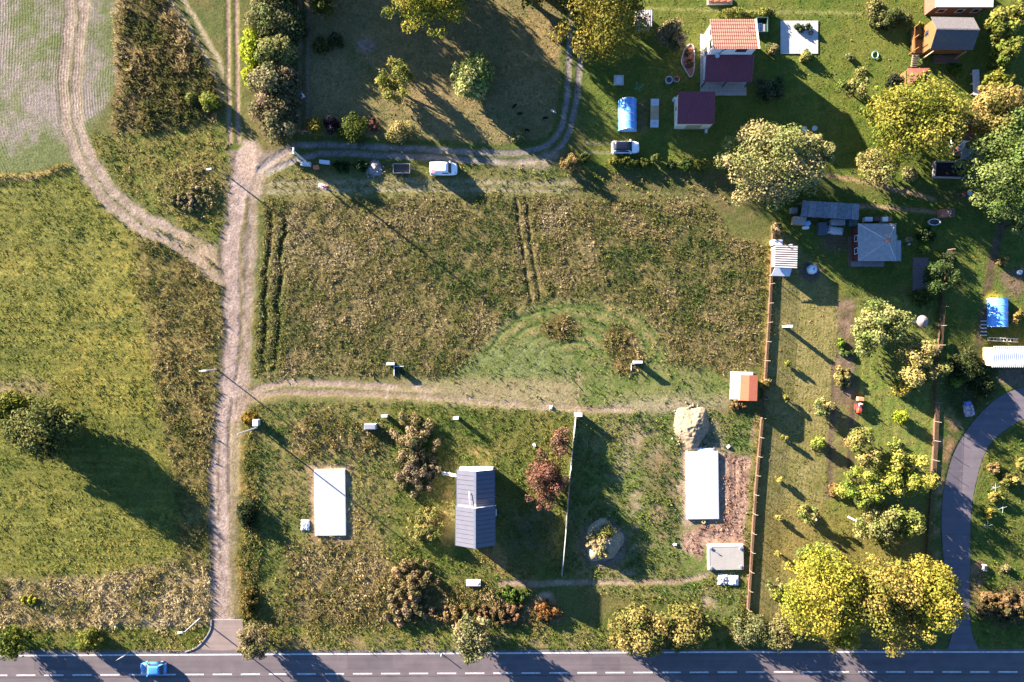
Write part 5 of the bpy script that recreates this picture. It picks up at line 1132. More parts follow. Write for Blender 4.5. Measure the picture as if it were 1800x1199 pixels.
# striped shed by the fence
xa_, xb_, ya_, yb_ = rect(1362, 431, 1402, 471, 2.4); cx, cy = (xa_ + xb_) / 2, (ya_ + yb_) / 2; hw, hd = (xb_ - xa_) / 2, (yb_ - ya_) / 2
r = thing("fence_shed", "small shed with striped white and brown corrugated roof at the brown fence", "shed", (cx, cy, 0), math.radians(-2))
walls(r, -hw + 0.2, hw - 0.2, -hd + 0.2, hd - 0.2, 0, 2.15, M_TANWOOD)
M_STRW = mat((0.5, 0.46, 0.44), 0.6, var=0.15); M_STRB = mat((0.16, 0.10, 0.08), 0.7, var=0.3)
for k in range(10):
    y0_, y1_ = -hd + 2 * hd * k / 10, -hd + 2 * hd * (k + 1) / 10
    MB().slab([(-hw, y0_, 2.4), (hw, y0_, 2.35), (hw, y0_ + 0.19, 2.35), (-hw, y0_ + 0.19, 2.4)], 0.08).build("roof_slat", M_STRW, r); MB().slab([(-hw, y0_ + 0.2, 2.34), (hw, y0_ + 0.2, 2.29), (hw, y1_ - 0.01, 2.29), (-hw, y1_ - 0.01, 2.34)], 0.05).build("roof_gap_sheet", M_STRB, r)
MB().slab([(-hw - 0.2, -hd - 1.3, 1.7), (hw - 0.9, -hd - 1.3, 1.75), (hw - 0.7, -hd - 0.05, 2.1), (-hw + 0.2, -hd - 0.05, 2.05)], 0.06).build("lower_roof", M_PLASTIC, r)
for a in (-hw, hw - 1.0): MB().box(a, a + 0.1, -hd - 1.2, -hd - 1.1, 0, 1.68).build("post", M_TANWOOD, r)
MB().box(-hw, -hw + 1.4, hd + 0.05, hd + 0.9, 0, 1.9).build("white_cupboard", M_PLASTIC, r); MB().box(hw - 0.9, hw - 0.5, hd + 0.05, hd + 0.3, 0, 1.5).build("downspout_tank", M_PLASTIC, r)
x, y = W(1428, 474, 0.6); r = thing("dome_tank", "round white and blue tank standing on a dark mat", "tank", (x, y, 0))
Rr = lambda rad, z: [(rad * math.cos(t * math.pi / 10), rad * math.sin(t * math.pi / 10), z) for t in range(20)]
MB().loft([Rr(0.72, 0), Rr(0.78, 0.4), Rr(0.72, 0.8), Rr(0.5, 1.1), Rr(0.15, 1.22)]).build("shell", mat((0.62, 0.68, 0.72), 0.35, 0.5), r, smooth=True); MB().box(0.1, 0.75, -0.55, -0.1, 0.2, 0.7).build("blue_cover", M_BLUEPL, r); MB().disc(0, 0, 1.2, 1.3, 0.14, 0.12, 10).build("cap", M_BLUEPL, r)
for k, (a, lb) in enumerate((((1414, 227), "pale round table top on the shaded lawn, left of two"), ((1432, 226), "pale round table top on the shaded lawn, right of two"))):
    x, y = W(*a, 0.7); r = thing("round_table", lb, "table", (x, y, 0), 0, "two round garden tables"); MB().disc(0, 0, 0.68, 0.74, 0.42, 0.42, 18).build("table_top", M_CONC, r); MB().tube([(0, 0, 0), (0, 0, 0.68)], 0.05, 8).build("pedestal", M_STEEL, r); MB().disc(0, 0, 0, 0.05, 0.25).build("foot", M_STEEL, r)

# garden tunnel, cold frames, pad etc.
def tunnel(px0, py0, px1, py1, h, label, m, seed, closed=True):
    xa_, xb_, ya_, yb_ = rect(px0, py0, px1, py1, h * 0.5); cx, cy = (xa_ + xb_) / 2, (ya_ + yb_) / 2; hw, hd = (xb_ - xa_) / 2, (yb_ - ya_) / 2
    r = thing("polytunnel", label, "polytunnel", (cx, cy, 0)); n = 12; nl = 8
    rg = random.Random(seed)
    ring = lambda y, s=1.0: [(-hw * math.cos(math.pi * t / n) * s, y, h * math.sin(math.pi * t / n) * s) for t in range(n + 1)]
    b = MB(); vs = []; fs = []
    for k in range(nl + 1):
        yy = -hd + 2 * hd * k / nl; s = 1.0 - 0.025 * (k % 2)
        vs += ring(yy, s)
    for k in range(nl):
        for t in range(n): a = k * (n + 1) + t; fs.append((a, a + 1, a + n + 2, a + n + 1))
    b.add(vs, fs); sh = b.build("cover", m, r, smooth=True)
    for yy, nm in ((-hd, "front_end"), (hd, "back_end")):
        e = MB(); e.add([(p_[0] * 0.99, yy, p_[2] * 0.99) for p_ in ring(yy)], [tuple(range(n + 1))]); e.build("end_sheet", m, r)
    for k in range(0, nl + 1, 2):
        yy = -hd + 2 * hd * k / nl; MB().tube([(p_[0] * 1.005, yy, p_[2] * 1.005) for p_ in ring(yy)], 0.03, 5).build("hoop", M_STEEL, r)
    return r
M_TUN = mat((0.10, 0.27, 0.60), 0.25, 0.5, var=0.25, scale=1.2, bump=0.1)
tunnel(1088, 175, 1121, 229, 2.0, "blue polytunnel on the lawn left of the cold frame", M_TUN, 1)
tunnel(1740, 525, 1775, 575, 1.5, "blue plastic tunnel with ridge in the right-hand garden", mat((0.12, 0.34, 0.75), 0.3, 0.5, var=0.2, scale=1.0, bump=0.1), 2)
xa_, xb_, ya_, yb_ = rect(1144, 174, 1158, 224, 0.5); cx, cy = (xa_ + xb_) / 2, (ya_ + yb_) / 2; hw, hd = (xb_ - xa_) / 2, (yb_ - ya_) / 2
r = thing("cold_frame", "long narrow cold frame with white lids and tan middle", "cold frame", (cx, cy, 0), math.radians(-1))
MB().box(-hw, hw, -hd, hd, 0, 0.42).build("box", M_TANWOOD, r)
for k, (a, c) in enumerate(((0, 0.26), (0.26, 0.5), (0.5, 0.75), (0.75, 1.0))):
    MB().box(-hw, hw, -hd + 2 * hd * a + 0.02, -hd + 2 * hd * c - 0.02, 0.425, 0.5).build("lid", (M_PLASTIC, M_TANWOOD, M_TANWOOD, M_PLASTIC)[k], r)
for s in (-1, 1): MB().box(-hw * 0.5, hw * 0.5, s * hd * 0.72 - 0.2, s * hd * 0.72 + 0.2, 0.502, 0.53).build("handle_batten", M_STEEL, r)
xa_, xb_, ya_, yb_ = rect(1372, 37, 1438, 95, 0.1); cx, cy = (xa_ + xb_) / 2, (ya_ + yb_) / 2; hw, hd = (xb_ - xa_) / 2, (yb_ - ya_) / 2
r = thing("concrete_pad", "grey square concrete pad right of the two-storey house", "concrete pad", (cx, cy, 0))
for i in range(2):
    for j in range(2): MB().box(-hw + hw * i + 0.01, -hw + hw * (i + 1) - 0.01, -hd + hd * j + 0.01, -hd + hd * (j + 1) - 0.01, -0.1, 0.12).build("slab", M_CONC, r)
B(1410, 50, 26, 7, 0.6, (120, 134, 92), "heap of cut green branches on the concrete pad", name="branch_heap", cat="branches", style='feather').location.z = 0.11
x, y = W(1425, 59, 0.2); r = thing("black_crate", "small black crate on the concrete pad", "crate", (x, y, 0.12)); MB().box(-0.3, 0.3, -0.2, 0.2, 0, 0.3, 0.04).build("body", M_BLACK, r); MB().box(-0.32, 0.32, -0.22, 0.22, 0.3, 0.34).build("rim", M_BLACK, r)
x, y = W(1088, 141, 0.3); r = thing("garden_well", "square concrete well cover with round lid on the lawn", "well", (x, y, 0)); MB().box(-0.78, 0.78, -0.78, 0.78, -0.05, 0.3).build("base", M_CONC, r); MB().disc(0, 0, 0.3, 0.45, 0.48).build("lid", M_PLASTIC, r); MB().disc(0, 0, 0.45, 0.5, 0.1).build("knob", M_STEEL, r)
x, y = W(1176, 141, 0.3); r = thing("water_tub", "dark round water tub with pale rim left of the flower pot", "tub", (x, y, 0))
MB().loft([Rr(0.6, 0), Rr(0.6, 0.45), Rr(0.48, 0.45), Rr(0.46, 0.3)]).build("rim", M_CONC, r); MB().disc(0, 0, 0.28, 0.33, 0.46).build("water", M_GLASS, r)
x, y = W(1188, 140, 0.3); r = thing("flower_tub", "round pale tub with red flowers beside the water tub", "tub", (x + 0.1, y, 0)); MB().loft([Rr(0.4, 0), Rr(0.5, 0.45), Rr(0.42, 0.45), Rr(0.4, 0.35)]).build("pot", M_CONC, r); MB().disc(0, 0, 0.34, 0.38, 0.4).build("soil", M_DARKWOOD, r)
for k in range(5): MB().disc(-0.1 + 0.12 * k, 0.3 - 0.1 * (k % 3), 0.36, 0.6, 0.04, 0.12, 7).build("bloom", M_RED, r)
x, y = W(1120, 157, 0.5); r = thing("clothes_dryer", "green wire clothes dryer standing on the lawn", "clothes dryer", (x, y, 0)); g2 = mat((0.03, 0.22, 0.16), 0.5)
MB().tube([(0, 0, 0), (0, 0, 1.5)], 0.03, 6).build("pole", g2, r)
for k in range(4):
    a = k * math.pi / 2 + 0.4; MB().tube([(0, 0, 1.1), (0.9 * math.cos(a), 0.9 * math.sin(a), 1.5)], 0.025, 5).build("arm", g2, r)
for s in (0.4, 0.65, 0.88): MB().tube([(s * math.cos(k * math.pi / 2 + 0.4), s * math.sin(k * math.pi / 2 + 0.4), 1.1 + 0.4 * s / 0.9) for k in (0, 1, 2, 3, 4)], 0.012, 4).build("line", g2, r)
# flower bed with stone edging
r = thing("flower_bed", "almond-shaped flower bed with reddish mulch and stone edging", "flower bed", (*W(1209, 105), 0)); o_ = W(1209, 105)
pts = [(1213, 78), (1219, 84), (1220, 105), (1219, 128), (1213, 136), (1206, 126), (1198, 112), (1199, 100), (1204, 86)]
pl = [(W(*p_)[0] - o_[0], W(*p_)[1] - o_[1]) for p_ in pts]
MB().prism(pl[::-1], -0.05, 0.06).build("mulch", mat((0.22, 0.10, 0.085), 0.9, var=0.5, scale=4), r)
sp = smooth_line(pl + [pl[0]], 4)
for (a, c) in zip(sp[:-1], sp[1:]):
    m_ = ((a[0] + c[0]) / 2, (a[1] + c[1]) / 2); L_ = math.hypot(c[0] - a[0], c[1] - a[1]) / 2 * 0.9; an = math.atan2(c[1] - a[1], c[0] - a[0]); ca, sa = math.cos(an), math.sin(an)
    MB().prism([(m_[0] + u * ca - v * sa, m_[1] + u * sa + v * ca) for u, v in ((-L_, -0.07), (L_, -0.07), (L_, 0.07), (-L_, 0.07))], 0, 0.16).build("edging_stone", M_CONC, r)
for i, (a, lb) in enumerate((((1211, 92), "upper tan flower clump in the almond-shaped bed"), ((1213, 110), "lower orange flower clump in the almond-shaped bed"))):
    B(a[0], a[1], 6, 8, 0.5, (216, 150, 96), lb, name="flower_clump", cat="flowers", leaf=0.18, style='sparse')
# shed at the top behind the gold tree
xa_, xb_, ya_, yb_ = rect(1117, 18, 1147, 47, 2.2); cx, cy = (xa_ + xb_) / 2, (ya_ + yb_) / 2; hw, hd = (xb_ - xa_) / 2, (yb_ - ya_) / 2
r = thing("grey_shed", "small grey shed with two-tone roof half under the gold tree", "shed", (cx, cy, 0)); walls(r, -hw + 0.15, hw - 0.15, -hd + 0.15, hd - 0.15, 0, 2.1, M_TANWOOD)
MB().corrugated([(-hw, 0.35, 2.35), (hw, 0.35, 2.35), (hw, hd, 2.2), (-hw, hd, 2.2)], 10, 0.04).build("roof_upper", M_GREYROOF, r); MB().corrugated([(-hw, -hd, 2.2), (hw, -hd, 2.2), (hw, 0.34, 2.35), (-hw, 0.34, 2.35)], 10, 0.04).build("roof_lower", mat((0.33, 0.28, 0.28), 0.7), r)
# planter at top edge
x, y = W(1265, 3, 0.2); r = thing("brick_planter", "low brick-edged planter with red flowers at the top edge", "planter", (x, y, 0)); MB().box(-2, 2, -0.5, 0.6, -0.05, 0.3).build("box", M_CONC, r); MB().box(-1.85, 1.85, -0.38, 0.48, 0.3, 0.34).build("soil", M_DARKWOOD, r)
for k in range(10): MB().disc(-1.6 + 0.35 * k, 0.15 * math.sin(k * 2.1), 0.33, 0.6, 0.06, 0.16, 7).build("bloom", M_ORANGE, r)
# small boat-like bench right of shelter, round hoop
xa_, xb_, ya_, yb_ = rect(1710, 123, 1722, 168, 0.8); cx, cy = (xa_ + xb_) / 2, (ya_ + yb_) / 2; hw, hd = (xb_ - xa_) / 2, (yb_ - ya_) / 2
r = thing("work_bench", "long narrow weathered white bench left of the bush column", "bench", (cx, cy, 0), 0.04)
for k in range(4): MB().box(-hw + 2 * hw * k / 4 + 0.01, -hw + 2 * hw * (k + 1) / 4 - 0.01, -hd, hd, 0.75, 0.82).build("top_plank", mat((0.42, 0.4, 0.42), 0.8, var=0.3, scale=3), r)
for s in (-0.8, 0, 0.8):
    MB().box(-hw + 0.05, hw - 0.05, s * hd - 0.06, s * hd + 0.06, 0, 0.745).build("trestle", M_TANWOOD, r)
x, y = W(1538, 97, 0.1); r = thing("garden_hoop", "pale blue coiled garden hose lying on the grass", "hose", (x, y, gz(x, y) + 0.05)); MB().tube([(0.5 * math.cos(t * 0.42), 0.6 * math.sin(t * 0.42), 0.04 + 0.004 * t) for t in range(31)], 0.045, 6).build("coil", mat((0.2, 0.4, 0.45), 0.5), r)
# plank deck
xa_, xb_, ya_, yb_ = rect(1605, 453, 1632, 512, 0.15); cx, cy = (xa_ + xb_) / 2, (ya_ + yb_) / 2; hw, hd = (xb_ - xa_) / 2, (yb_ - ya_) / 2
r = thing("plank_deck", "dark weathered plank deck in the shaded garden", "deck", (cx, cy, 0))
for k in range(12): MB().box(-hw, hw, -hd + 2 * hd * k / 12 + 0.02, -hd + 2 * hd * (k + 1) / 12 - 0.02, 0.02, 0.14 + 0.01 * (k % 2)).build("plank", mat((0.13, 0.10, 0.10), 0.85, var=0.3, scale=3), r)
x, y = W(1622, 565, 1.9); r = thing("parasol", "round beige parasol open on the lawn", "parasol", (x, y, 0))
MB().loft([Rr(0.95, 1.8), Rr(0.5, 2.0), Rr(0.06, 2.15)]).build("canopy", mat((0.27, 0.21, 0.19), 0.85), r); MB().tube([(0, 0, 0), (0, 0, 2.25)], 0.03, 6).build("pole", M_STEEL, r); MB().disc(0, 0, 0, 0.1, 0.3).build("base", M_CONC, r)
# white corrugated roof at right edge
xa_, xb_, ya_, yb_ = rect(1745, 609, 1850, 646, 2.6); cx, cy = (xa_ + xb_) / 2, (ya_ + yb_) / 2; hw, hd = (xb_ - xa_) / 2, (yb_ - ya_) / 2
r = thing("white_roofed_shed", "shed with white corrugated roof cut by the right edge", "shed", (cx, cy, 0)); walls(r, -hw + 0.2, hw - 0.2, -hd + 0.2, hd - 0.2, 0, 2.2, M_TANWOOD)
for k in range(5):
    MB().corrugated([(-hw + 2 * hw * k / 5 + 0.01, -hd, 2.4), (-hw + 2 * hw * (k + 1) / 5 - 0.01, -hd, 2.4), (-hw + 2 * hw * (k + 1) / 5 - 0.01, hd, 2.8), (-hw + 2 * hw * k / 5 + 0.01, hd, 2.8)], 6, 0.06).build("roof_sheet", mat((0.5, 0.52, 0.56), 0.5, var=0.12), r)
x, y = W(1765, 602, 0.9); r = thing("white_ladder", "white metal ladder frame lying behind the white-roofed shed", "ladder", (x, y + 0.4, 0.5), -0.05)
for s in (-0.25, 0.25): MB().tube([(-2.2, s, 0), (2.6, s, 0)], 0.05, 6).build("rail", M_PLASTIC, r)
for k in range(9): MB().tube([(-2 + 0.55 * k, -0.25, 0), (-2 + 0.55 * k, 0.25, 0)], 0.03, 5).build("rung", M_PLASTIC, r)
for s in (-2.0, 2.3): MB().box(s - 0.05, s + 0.05, -0.3, 0.3, -0.5, -0.05).build("trestle", M_TANWOOD, r)
for k in range(5):
    x, y = W(1730, 565 + 6.2 * k, 0.2); r = thing("step_slab", "pale stepping slab beside the blue plastic tunnel, %s" % ("topmost", "second from the top", "middle one", "fourth from the top", "lowest")[k], "slab", (x, y, gz(x, y))); MB().box(-0.5, 0.5, -0.1, 0.1, -0.04, 0.09).build("stone", M_CONC, r)
x, y = W(1793, 479, 0.5); r = thing("white_bucket", "white bucket at the right edge in the sunny grass strip", "bucket", (x, y, gz(x, y))); MB().disc(0, 0, 0, 0.55, 0.3, 0.36, 14).build("pail", M_PLASTIC, r); MB().disc(0, 0, 0.55, 0.58, 0.38).build("lid", M_PLASTIC, r)
x, y = W(1706, 722, 0.6); r = thing("quilted_bale", "round bundle under a patterned pink and blue blanket by the road curve", "bundle", (x, y, 0), 0.2)
crumple(r, "blanket", 0.75, 1.0, 0.9, mat((0.4, 0.3, 0.34), 0.8, var=0.7, scale=3.5), 8); MB().box(-0.5, 0.55, 0.75, 1.5, 0, 0.5, 0.1).build("blue_cover", mat((0.12, 0.16, 0.36), 0.6), r)
x, y = W(1732, 999, 0.4); r = thing("marker_stone", "small white-sided concrete block right of the side road", "block", (x, y, gz(x, y))); MB().box(-0.35, 0.3, -0.5, 0.5, -0.05, 0.5, 0.05).build("body", M_CONC, r); MB().box(-0.2, 0.2, -0.35, 0.35, 0.5, 0.53).build("lid", M_BLACK, r)
for k, (a, lb) in enumerate((((1749, 858), "white trellis cross, topmost right of the side road"), ((1762, 893), "white trellis cross, middle one right of the side road"), ((1735, 925), "white trellis cross, lowest right of the side road"))):
    x, y = W(*a, 0.6); r = thing("trellis", lb, "trellis", (x, y, gz(x, y)), 0, "white trellises right of the side road")
    for an in (0.3, 1.5): MB().tube([(-0.8 * math.cos(an), -0.8 * math.sin(an), 0.7), (0.8 * math.cos(an), 0.8 * math.sin(an), 0.7)], 0.022, 5).build("bar", M_WF2, r)
    MB().tube([(0, 0, -0.1), (0, 0, 0.7)], 0.04, 5).build("post", M_PLASTIC, r)
# ------------------------------------------------------------------ construction plots
M_SLABW = mat((0.37, 0.37, 0.37), 0.85, 0.1, var=0.14, scale=0.8, bump=0.05); M_SLABG = mat((0.27, 0.255, 0.235), 0.85, 0.2, var=0.08, scale=1.0); M_FOAM = mat((0.62, 0.66, 0.74), 0.7, var=0.1)
def slab(px0, py0, px1, py1, h, label, rz, m_top, seed):
    xa_, xb_, ya_, yb_ = rect(px0, py0, px1, py1, h); cx, cy = (xa_ + xb_) / 2, (ya_ + yb_) / 2; hw, hd = (xb_ - xa_) / 2, (yb_ - ya_) / 2
    r = thing("concrete_slab", label, "concrete slab", (cx, cy, 0), rz)
    MB().box(-hw + 0.05, hw - 0.05, -hd + 0.05, hd - 0.05, -0.1, h).build("slab_top", m_top, r)
    for a in ((-hw, hw, -hd, -hd + 0.05), (-hw, hw, hd - 0.05, hd), (-hw, -hw + 0.05, -hd + 0.05, hd - 0.05), (hw - 0.05, hw, -hd + 0.05, hd - 0.05)): MB().box(*a, -0.1, h - 0.01).build("edge_board", M_FOAM, r)
    return r, hw, hd
slab(553, 826, 607, 942, 0.35, "long white concrete slab on the left plot", math.radians(0.8), M_SLABW, 1)
r, hw, hd = slab(1207, 795, 1263, 913, 0.4, "long blinding-white concrete slab on the soil plot", math.radians(0.8), M_SLABW, 2)
crumple(r, "plastic_sheet", 1.5, 0.35, 0.3, M_TARP, 3).location = (0.7, hd + 0.3, 0)
r, hw, hd = slab(1245, 958, 1307, 1002, 0.55, "grey concrete slab with pale rim below the long white one", math.radians(1.0), M_SLABG, 3)
for a in ((-hw + 0.06, hw - 0.06, hd - 0.35, hd - 0.06), (-hw + 0.06, -hw + 0.22, -hd + 0.06, hd - 0.35)): MB().box(*a, 0.55, 0.58).build("insulation_strip", M_SLABW, r)
for a, c in ((-hw + 0.4, hd - 0.5), (hw - 0.5, hd - 0.6), (hw - 0.5, -hd + 0.5), (-hw + 0.4, -hd + 0.4)): MB().box(a - 0.16, a + 0.16, c - 0.16, c + 0.16, 0.55, 0.75).build("anchor_block", M_STEEL, r)
MB().slab([(-1.8, 0.9, 0.8), (-1.1, 0.45, 0.7), (-1.02, 0.57, 0.7), (-1.72, 1.02, 0.8)], 0.06).build("plank", M_STEEL, r)
x, y = W(1281, 1021, 0.3); r = thing("cement_bags", "white tarpaulin with grey folds below the grey slab", "tarpaulin", (x, y, gz(x, y)), -0.05); crumple(r, "white_half", 0.95, 0.85, 0.45, mat((0.72, 0.72, 0.74), 0.5, var=0.1), 11).location = (0.75, 0, 0); crumple(r, "grey_half", 0.85, 0.95, 0.5, mat((0.3, 0.3, 0.32), 0.5, var=0.6, scale=3), 12).location = (-0.9, 0.05, 0)
x, y = W(536, 924, 0.2); r = thing("crumpled_foil", "crumpled white foil left of the left slab's lower end", "foil", (x, y, gz(x, y))); crumple(r, "foil", 0.7, 0.9, 0.35, M_PLASTIC, 13); MB().box(-0.3, 0.3, -0.3, 0.3, -0.1, 0.1).build("weight_stone", M_CONC, r)
x, y = W(1237, 917, 0.3); r = thing("cable_drum", "small orange pipe coil at the white slab's lower edge", "pipe coil", (x, y - 0.1, gz(x, y))); MB().loft([Rr(0.32, 0), Rr(0.32, 0.25), Rr(0.14, 0.25), Rr(0.14, 0)], False).build("coil", mat((0.5, 0.28, 0.1), 0.6), r); MB().disc(0, 0, 0, 0.05, 0.3).build("base", M_RUST, r)
for k, (a, lb) in enumerate((((1187, 958), "white bag on the soil left of the grey slab"), ((1281, 786), "white bag above the long white slab's right corner"), ((969, 717), "white stone on the lane's lower rim"), ((940, 784), "small white bag in the house plot's grass"))):
    x, y = W(*a, 0.2); r = thing("white_bag", lb, "bag", (x, y, gz(x, y)), k * 0.7); crumple(r, "sack", 0.35, 0.25, 0.3, M_PLASTIC, 20 + k, 8); MB().box(-0.2, 0.2, -0.12, 0.12, -0.05, 0.12).build("filling", M_PLASTIC, r)
def heap(px, py, rxp, ryp, h, name, label, cat, m, seed, steep=1.2):
    rx, ry = rxp / S, ryp / S; x, y = W(px, py, h * 0.35); rg = np.random.default_rng(seed); n = 56
    u = np.linspace(-1.15, 1.15, n); U, V = np.meshgrid(u, u); xx, yy = U * rx, V * ry
    ang = np.arctan2(V, U); d = np.hypot(U, V) * (1 + 0.10 * np.sin(3 * ang + seed) + 0.07 * np.sin(5 * ang + 2 * seed))
    hz = h * np.clip(1 - d ** steep, 0, 1) ** 0.85; ff = xx.astype(np.float32) + 50 * seed; gg = yy.astype(np.float32)
    hz = hz * (0.75 + 0.5 * fbm(ff, gg, 1.4, 5, seed, 0.6)) + (fbm(ff, gg, 0.3, 3, seed + 2) - 0.5) * 0.34 * np.clip(hz / h * 2, 0, 1)
    hz = np.where(d > 1.0, -0.12, hz)
    co = np.stack([xx, yy, hz], -1).reshape(-1, 3); ii = np.arange(n * n).reshape(n, n); q = np.stack([ii[:-1, :-1], ii[:-1, 1:], ii[1:, 1:], ii[1:, :-1]], -1).reshape(-1, 4)
    o = link(name, npmesh(name, co, q, smooth=False), m, None, (x, y, 0)); tag(o, label, cat)
    rg2 = random.Random(seed); cm = MB().disc(0, 0, -0.05, 0.14, 0.16, 0.07, 6).mesh("clod")
    for k in range(int(14 + 6 * rx)):
        a = rg2.uniform(0, 6.28); d_ = rg2.uniform(0.85, 1.25); c = link("clod", cm, m, o, (rx * d_ * math.cos(a), ry * d_ * math.sin(a), 0)); s_ = rg2.uniform(0.5, 1.8); c.scale = (s_, s_ * rg2.uniform(0.6, 1.3), s_); c.rotation_euler = (0, 0, a)
    return o
heap(1217, 750, 32, 37, 1.35, "sand_pile", "pale sand pile above the long white slab", "sand pile", mat((0.24, 0.19, 0.125), 0.95, 0.1, var=0.25, scale=2, bump=0.4), 3)
heap(1062, 953, 32, 37, 2.3, "soil_mound", "pale soil mound overgrown with weeds inside the white-fenced plot", "mound", mat((0.25, 0.20, 0.13), 0.95, 0.1, var=0.35, scale=2, bump=0.5), 5)
B(1058, 956, 24, 27, 2.5, (212, 190, 132), "straw-coloured dry weeds covering the soil mound", name="weed_clump", cat="weeds", zb=0.6, dens=1.3); B(1068, 938, 18, 12, 2.7, (204, 184, 96), "yellow weeds on the soil mound's upper side", name="weed_clump", cat="weeds", zb=1.2); B(1066, 961, 12, 7, 2.2, (112, 132, 66), "green weeds on the soil mound's lower side", name="weed_clump", cat="weeds", zb=1.0)
B(336, 349, 32, 19, 0.8, (216, 190, 140), "pale straw-covered heap left of the dirt road", name="straw_heap", cat="straw heap", style='mound', dens=1.6)
heap(658, 297, 14, 14, 0.45, "ash_heap", "grey ash heap with charred wood by the gravel lane", "ash heap", mat((0.24, 0.20, 0.185), 0.95, 0.1, var=0.35, scale=3), 7)
heap(746, 757, 8, 5, 0.5, "stone_heap", "pale stones at the brown brush heap", "stones", mat((0.4, 0.36, 0.3), 0.9), 8)

# ------------------------------------------------------------------ fences
M_FENCE = mat((0.10, 0.06, 0.04), 0.85, 0.2, var=0.3, scale=3); M_FPOST = mat((0.26, 0.2, 0.15), 0.8, var=0.2)
def resample(pts, step):
    P = [np.array(W(*p)) for p in pts]; out = [P[0]]; acc = 0
    for a, b in zip(P[:-1], P[1:]):
        d = np.linalg.norm(b - a); t = step - acc
        while t <= d: out.append(a + (b - a) * t / d); t += step
        acc = (acc + d) % step
    return out
def mesh_fence(pts, label, hb, hm, seed, gapf=0.0):
    P = resample(pts, 3.1); o0 = P[0]; r = thing("brown_fence", label, "fence", (o0[0], o0[1], 0)); rg = random.Random(seed)
    me_p = MB().tube([(0, 0, -0.2), (0, 0, hm), (0.3, 0, hm + 0.2)], 0.035, 6).mesh("post")
    for k, p in enumerate(P):
        o = link("post", me_p, M_FPOST, r); o.location = (p[0] - o0[0], p[1] - o0[1], 0); o.rotation_euler = (rg.uniform(-.02, .02), rg.uniform(-.02, .02), rg.uniform(-0.15, 0.15))
    for a, b in zip(P[:-1], P[1:]):
        d = b - a; L_ = float(np.linalg.norm(d)); an = math.atan2(d[1], d[0]); th = 0.007
        bd = MB().box(0.05, L_ - 0.05, -0.03, 0.03, -0.1, hb).build("base_board", M_FENCE, r); bd.location = (a[0] - o0[0], a[1] - o0[1], 0); bd.rotation_euler = (0, 0, an)
        w = MB(); nv = 34
        for k in range(nv + 1):
            u = 0.06 + (L_ - 0.12) * k / nv; w.box(u - th, u + th, -0.012, 0.012, hb, hm - 0.02 - 0.12 * rg.random())
        w.box(0.05, L_ - 0.05, -0.01, 0.01, hm - 0.05, hm - 0.038)
        wo = w.build("wire_panel", M_FENCE, r); wo.location = bd.location; wo.rotation_euler = (0, 0, an)
    return r
mesh_fence([(1357, 400), (1349, 560), (1340, 700), (1326, 850), (1311, 1085)], "long brown wire fence between the building plots and the lawn", 0.6, 1.5, 1)
mesh_fence([(1664, 440), (1650, 560), (1642, 690), (1640, 760), (1634, 860), (1626, 985)], "brown wire fence between the orchard and the asphalt side road", 0.5, 1.55, 2)
# white fence
M_WF = mat((0.26, 0.28, 0.26), 0.6, 0.3, var=0.12); P = resample([(1011, 733), (1001, 840), (994, 930), (986.5, 1012)], 2.55); o0 = P[0]
r = thing("white_fence", "thin white panel fence left of the construction plot", "fence", (o0[0], o0[1], 0))
for p in P: MB().box(p[0] - o0[0] - 0.035, p[0] - o0[0] + 0.035, p[1] - o0[1] - 0.04, p[1] - o0[1] + 0.04, -0.1, 1.75).build("post", M_WF, r)
for a, b in zip(P[:-1], P[1:]):
    d = b - a; L_ = float(np.linalg.norm(d)); an = math.atan2(d[1], d[0])
    for k in range(5):
        o = MB().box(0.07, L_ - 0.07, -0.015, 0.015, 0.03 + 0.33 * k, 0.03 + 0.33 * k + 0.32).build("panel_board", M_WF, r); o.location = (a[0] - o0[0], a[1] - o0[1], 0); o.rotation_euler = (0, 0, an)
def cabinet(px, py, w_, d_, h_, label, m=M_PLASTIC, rz=0.0, fallen=None):
    x, y = W(px, py, h_); r = thing("meter_cabinet", label, "meter cabinet", (x, y, gz(x, y) - 0.03), rz, None)
    MB().box(-w_ / 2, w_ / 2, -d_ / 2, d_ / 2, 0, h_ * 0.9).build("body", M_CONC, r); MB().box(-w_ / 2 - 0.05, w_ / 2 + 0.05, -d_ / 2 - 0.06, d_ / 2 + 0.06, h_ * 0.9, h_).build("cap", m, r)
    MB().box(-w_ / 2 + 0.06, w_ / 2 - 0.06, -d_ / 2 - 0.03, -d_ / 2 - 0.003, 0.5, h_ * 0.85).build("door", m, r); return r
cabinet(686, 640, 1.2, 0.3, 1.3, "white-topped meter cabinet at the lower edge of the weedy plot"); cabinet(1122, 637, 1.3, 0.32, 1.5, "white-topped meter cabinet in the mown semicircle"); cabinet(1017, 730, 1.1, 0.45, 1.8, "white pillar at the top end of the white fence")
cabinet(448, 744, 0.75, 0.95, 1.5, "white meter cabinet by the pole at the dirt road"); cabinet(675, 732, 0.9, 0.3, 1.3, "white meter cabinet at the slab plot's top right corner"); cabinet(801, 736, 0.8, 0.3, 1.7, "white meter pillar above the metal-roofed house")
cabinet(1389, 574, 0.7, 0.3, 2.4, "tall white post standing alone on the long lawn")
def frame_pit(px, py, label, s=1.0):
    x, y = W(px, py, 0.3); r = thing("pit_frame", label, "pit frame", (x, y, gz(x, y))); MB().box(-0.75 * s, -0.62 * s, -0.9 * s, 0.7 * s, -0.05, 0.3).build("upright_rail", M_PLASTIC, r); MB().box(-0.6 * s, 0.9 * s, 0.55 * s, 0.65 * s, -0.05, 0.3).build("cross_rail", M_PLASTIC, r); MB().box(-0.6 * s, 0.8 * s, -0.7 * s, 0.5 * s, -0.05, 0.06).build("pit_cover", M_BLACK, r)
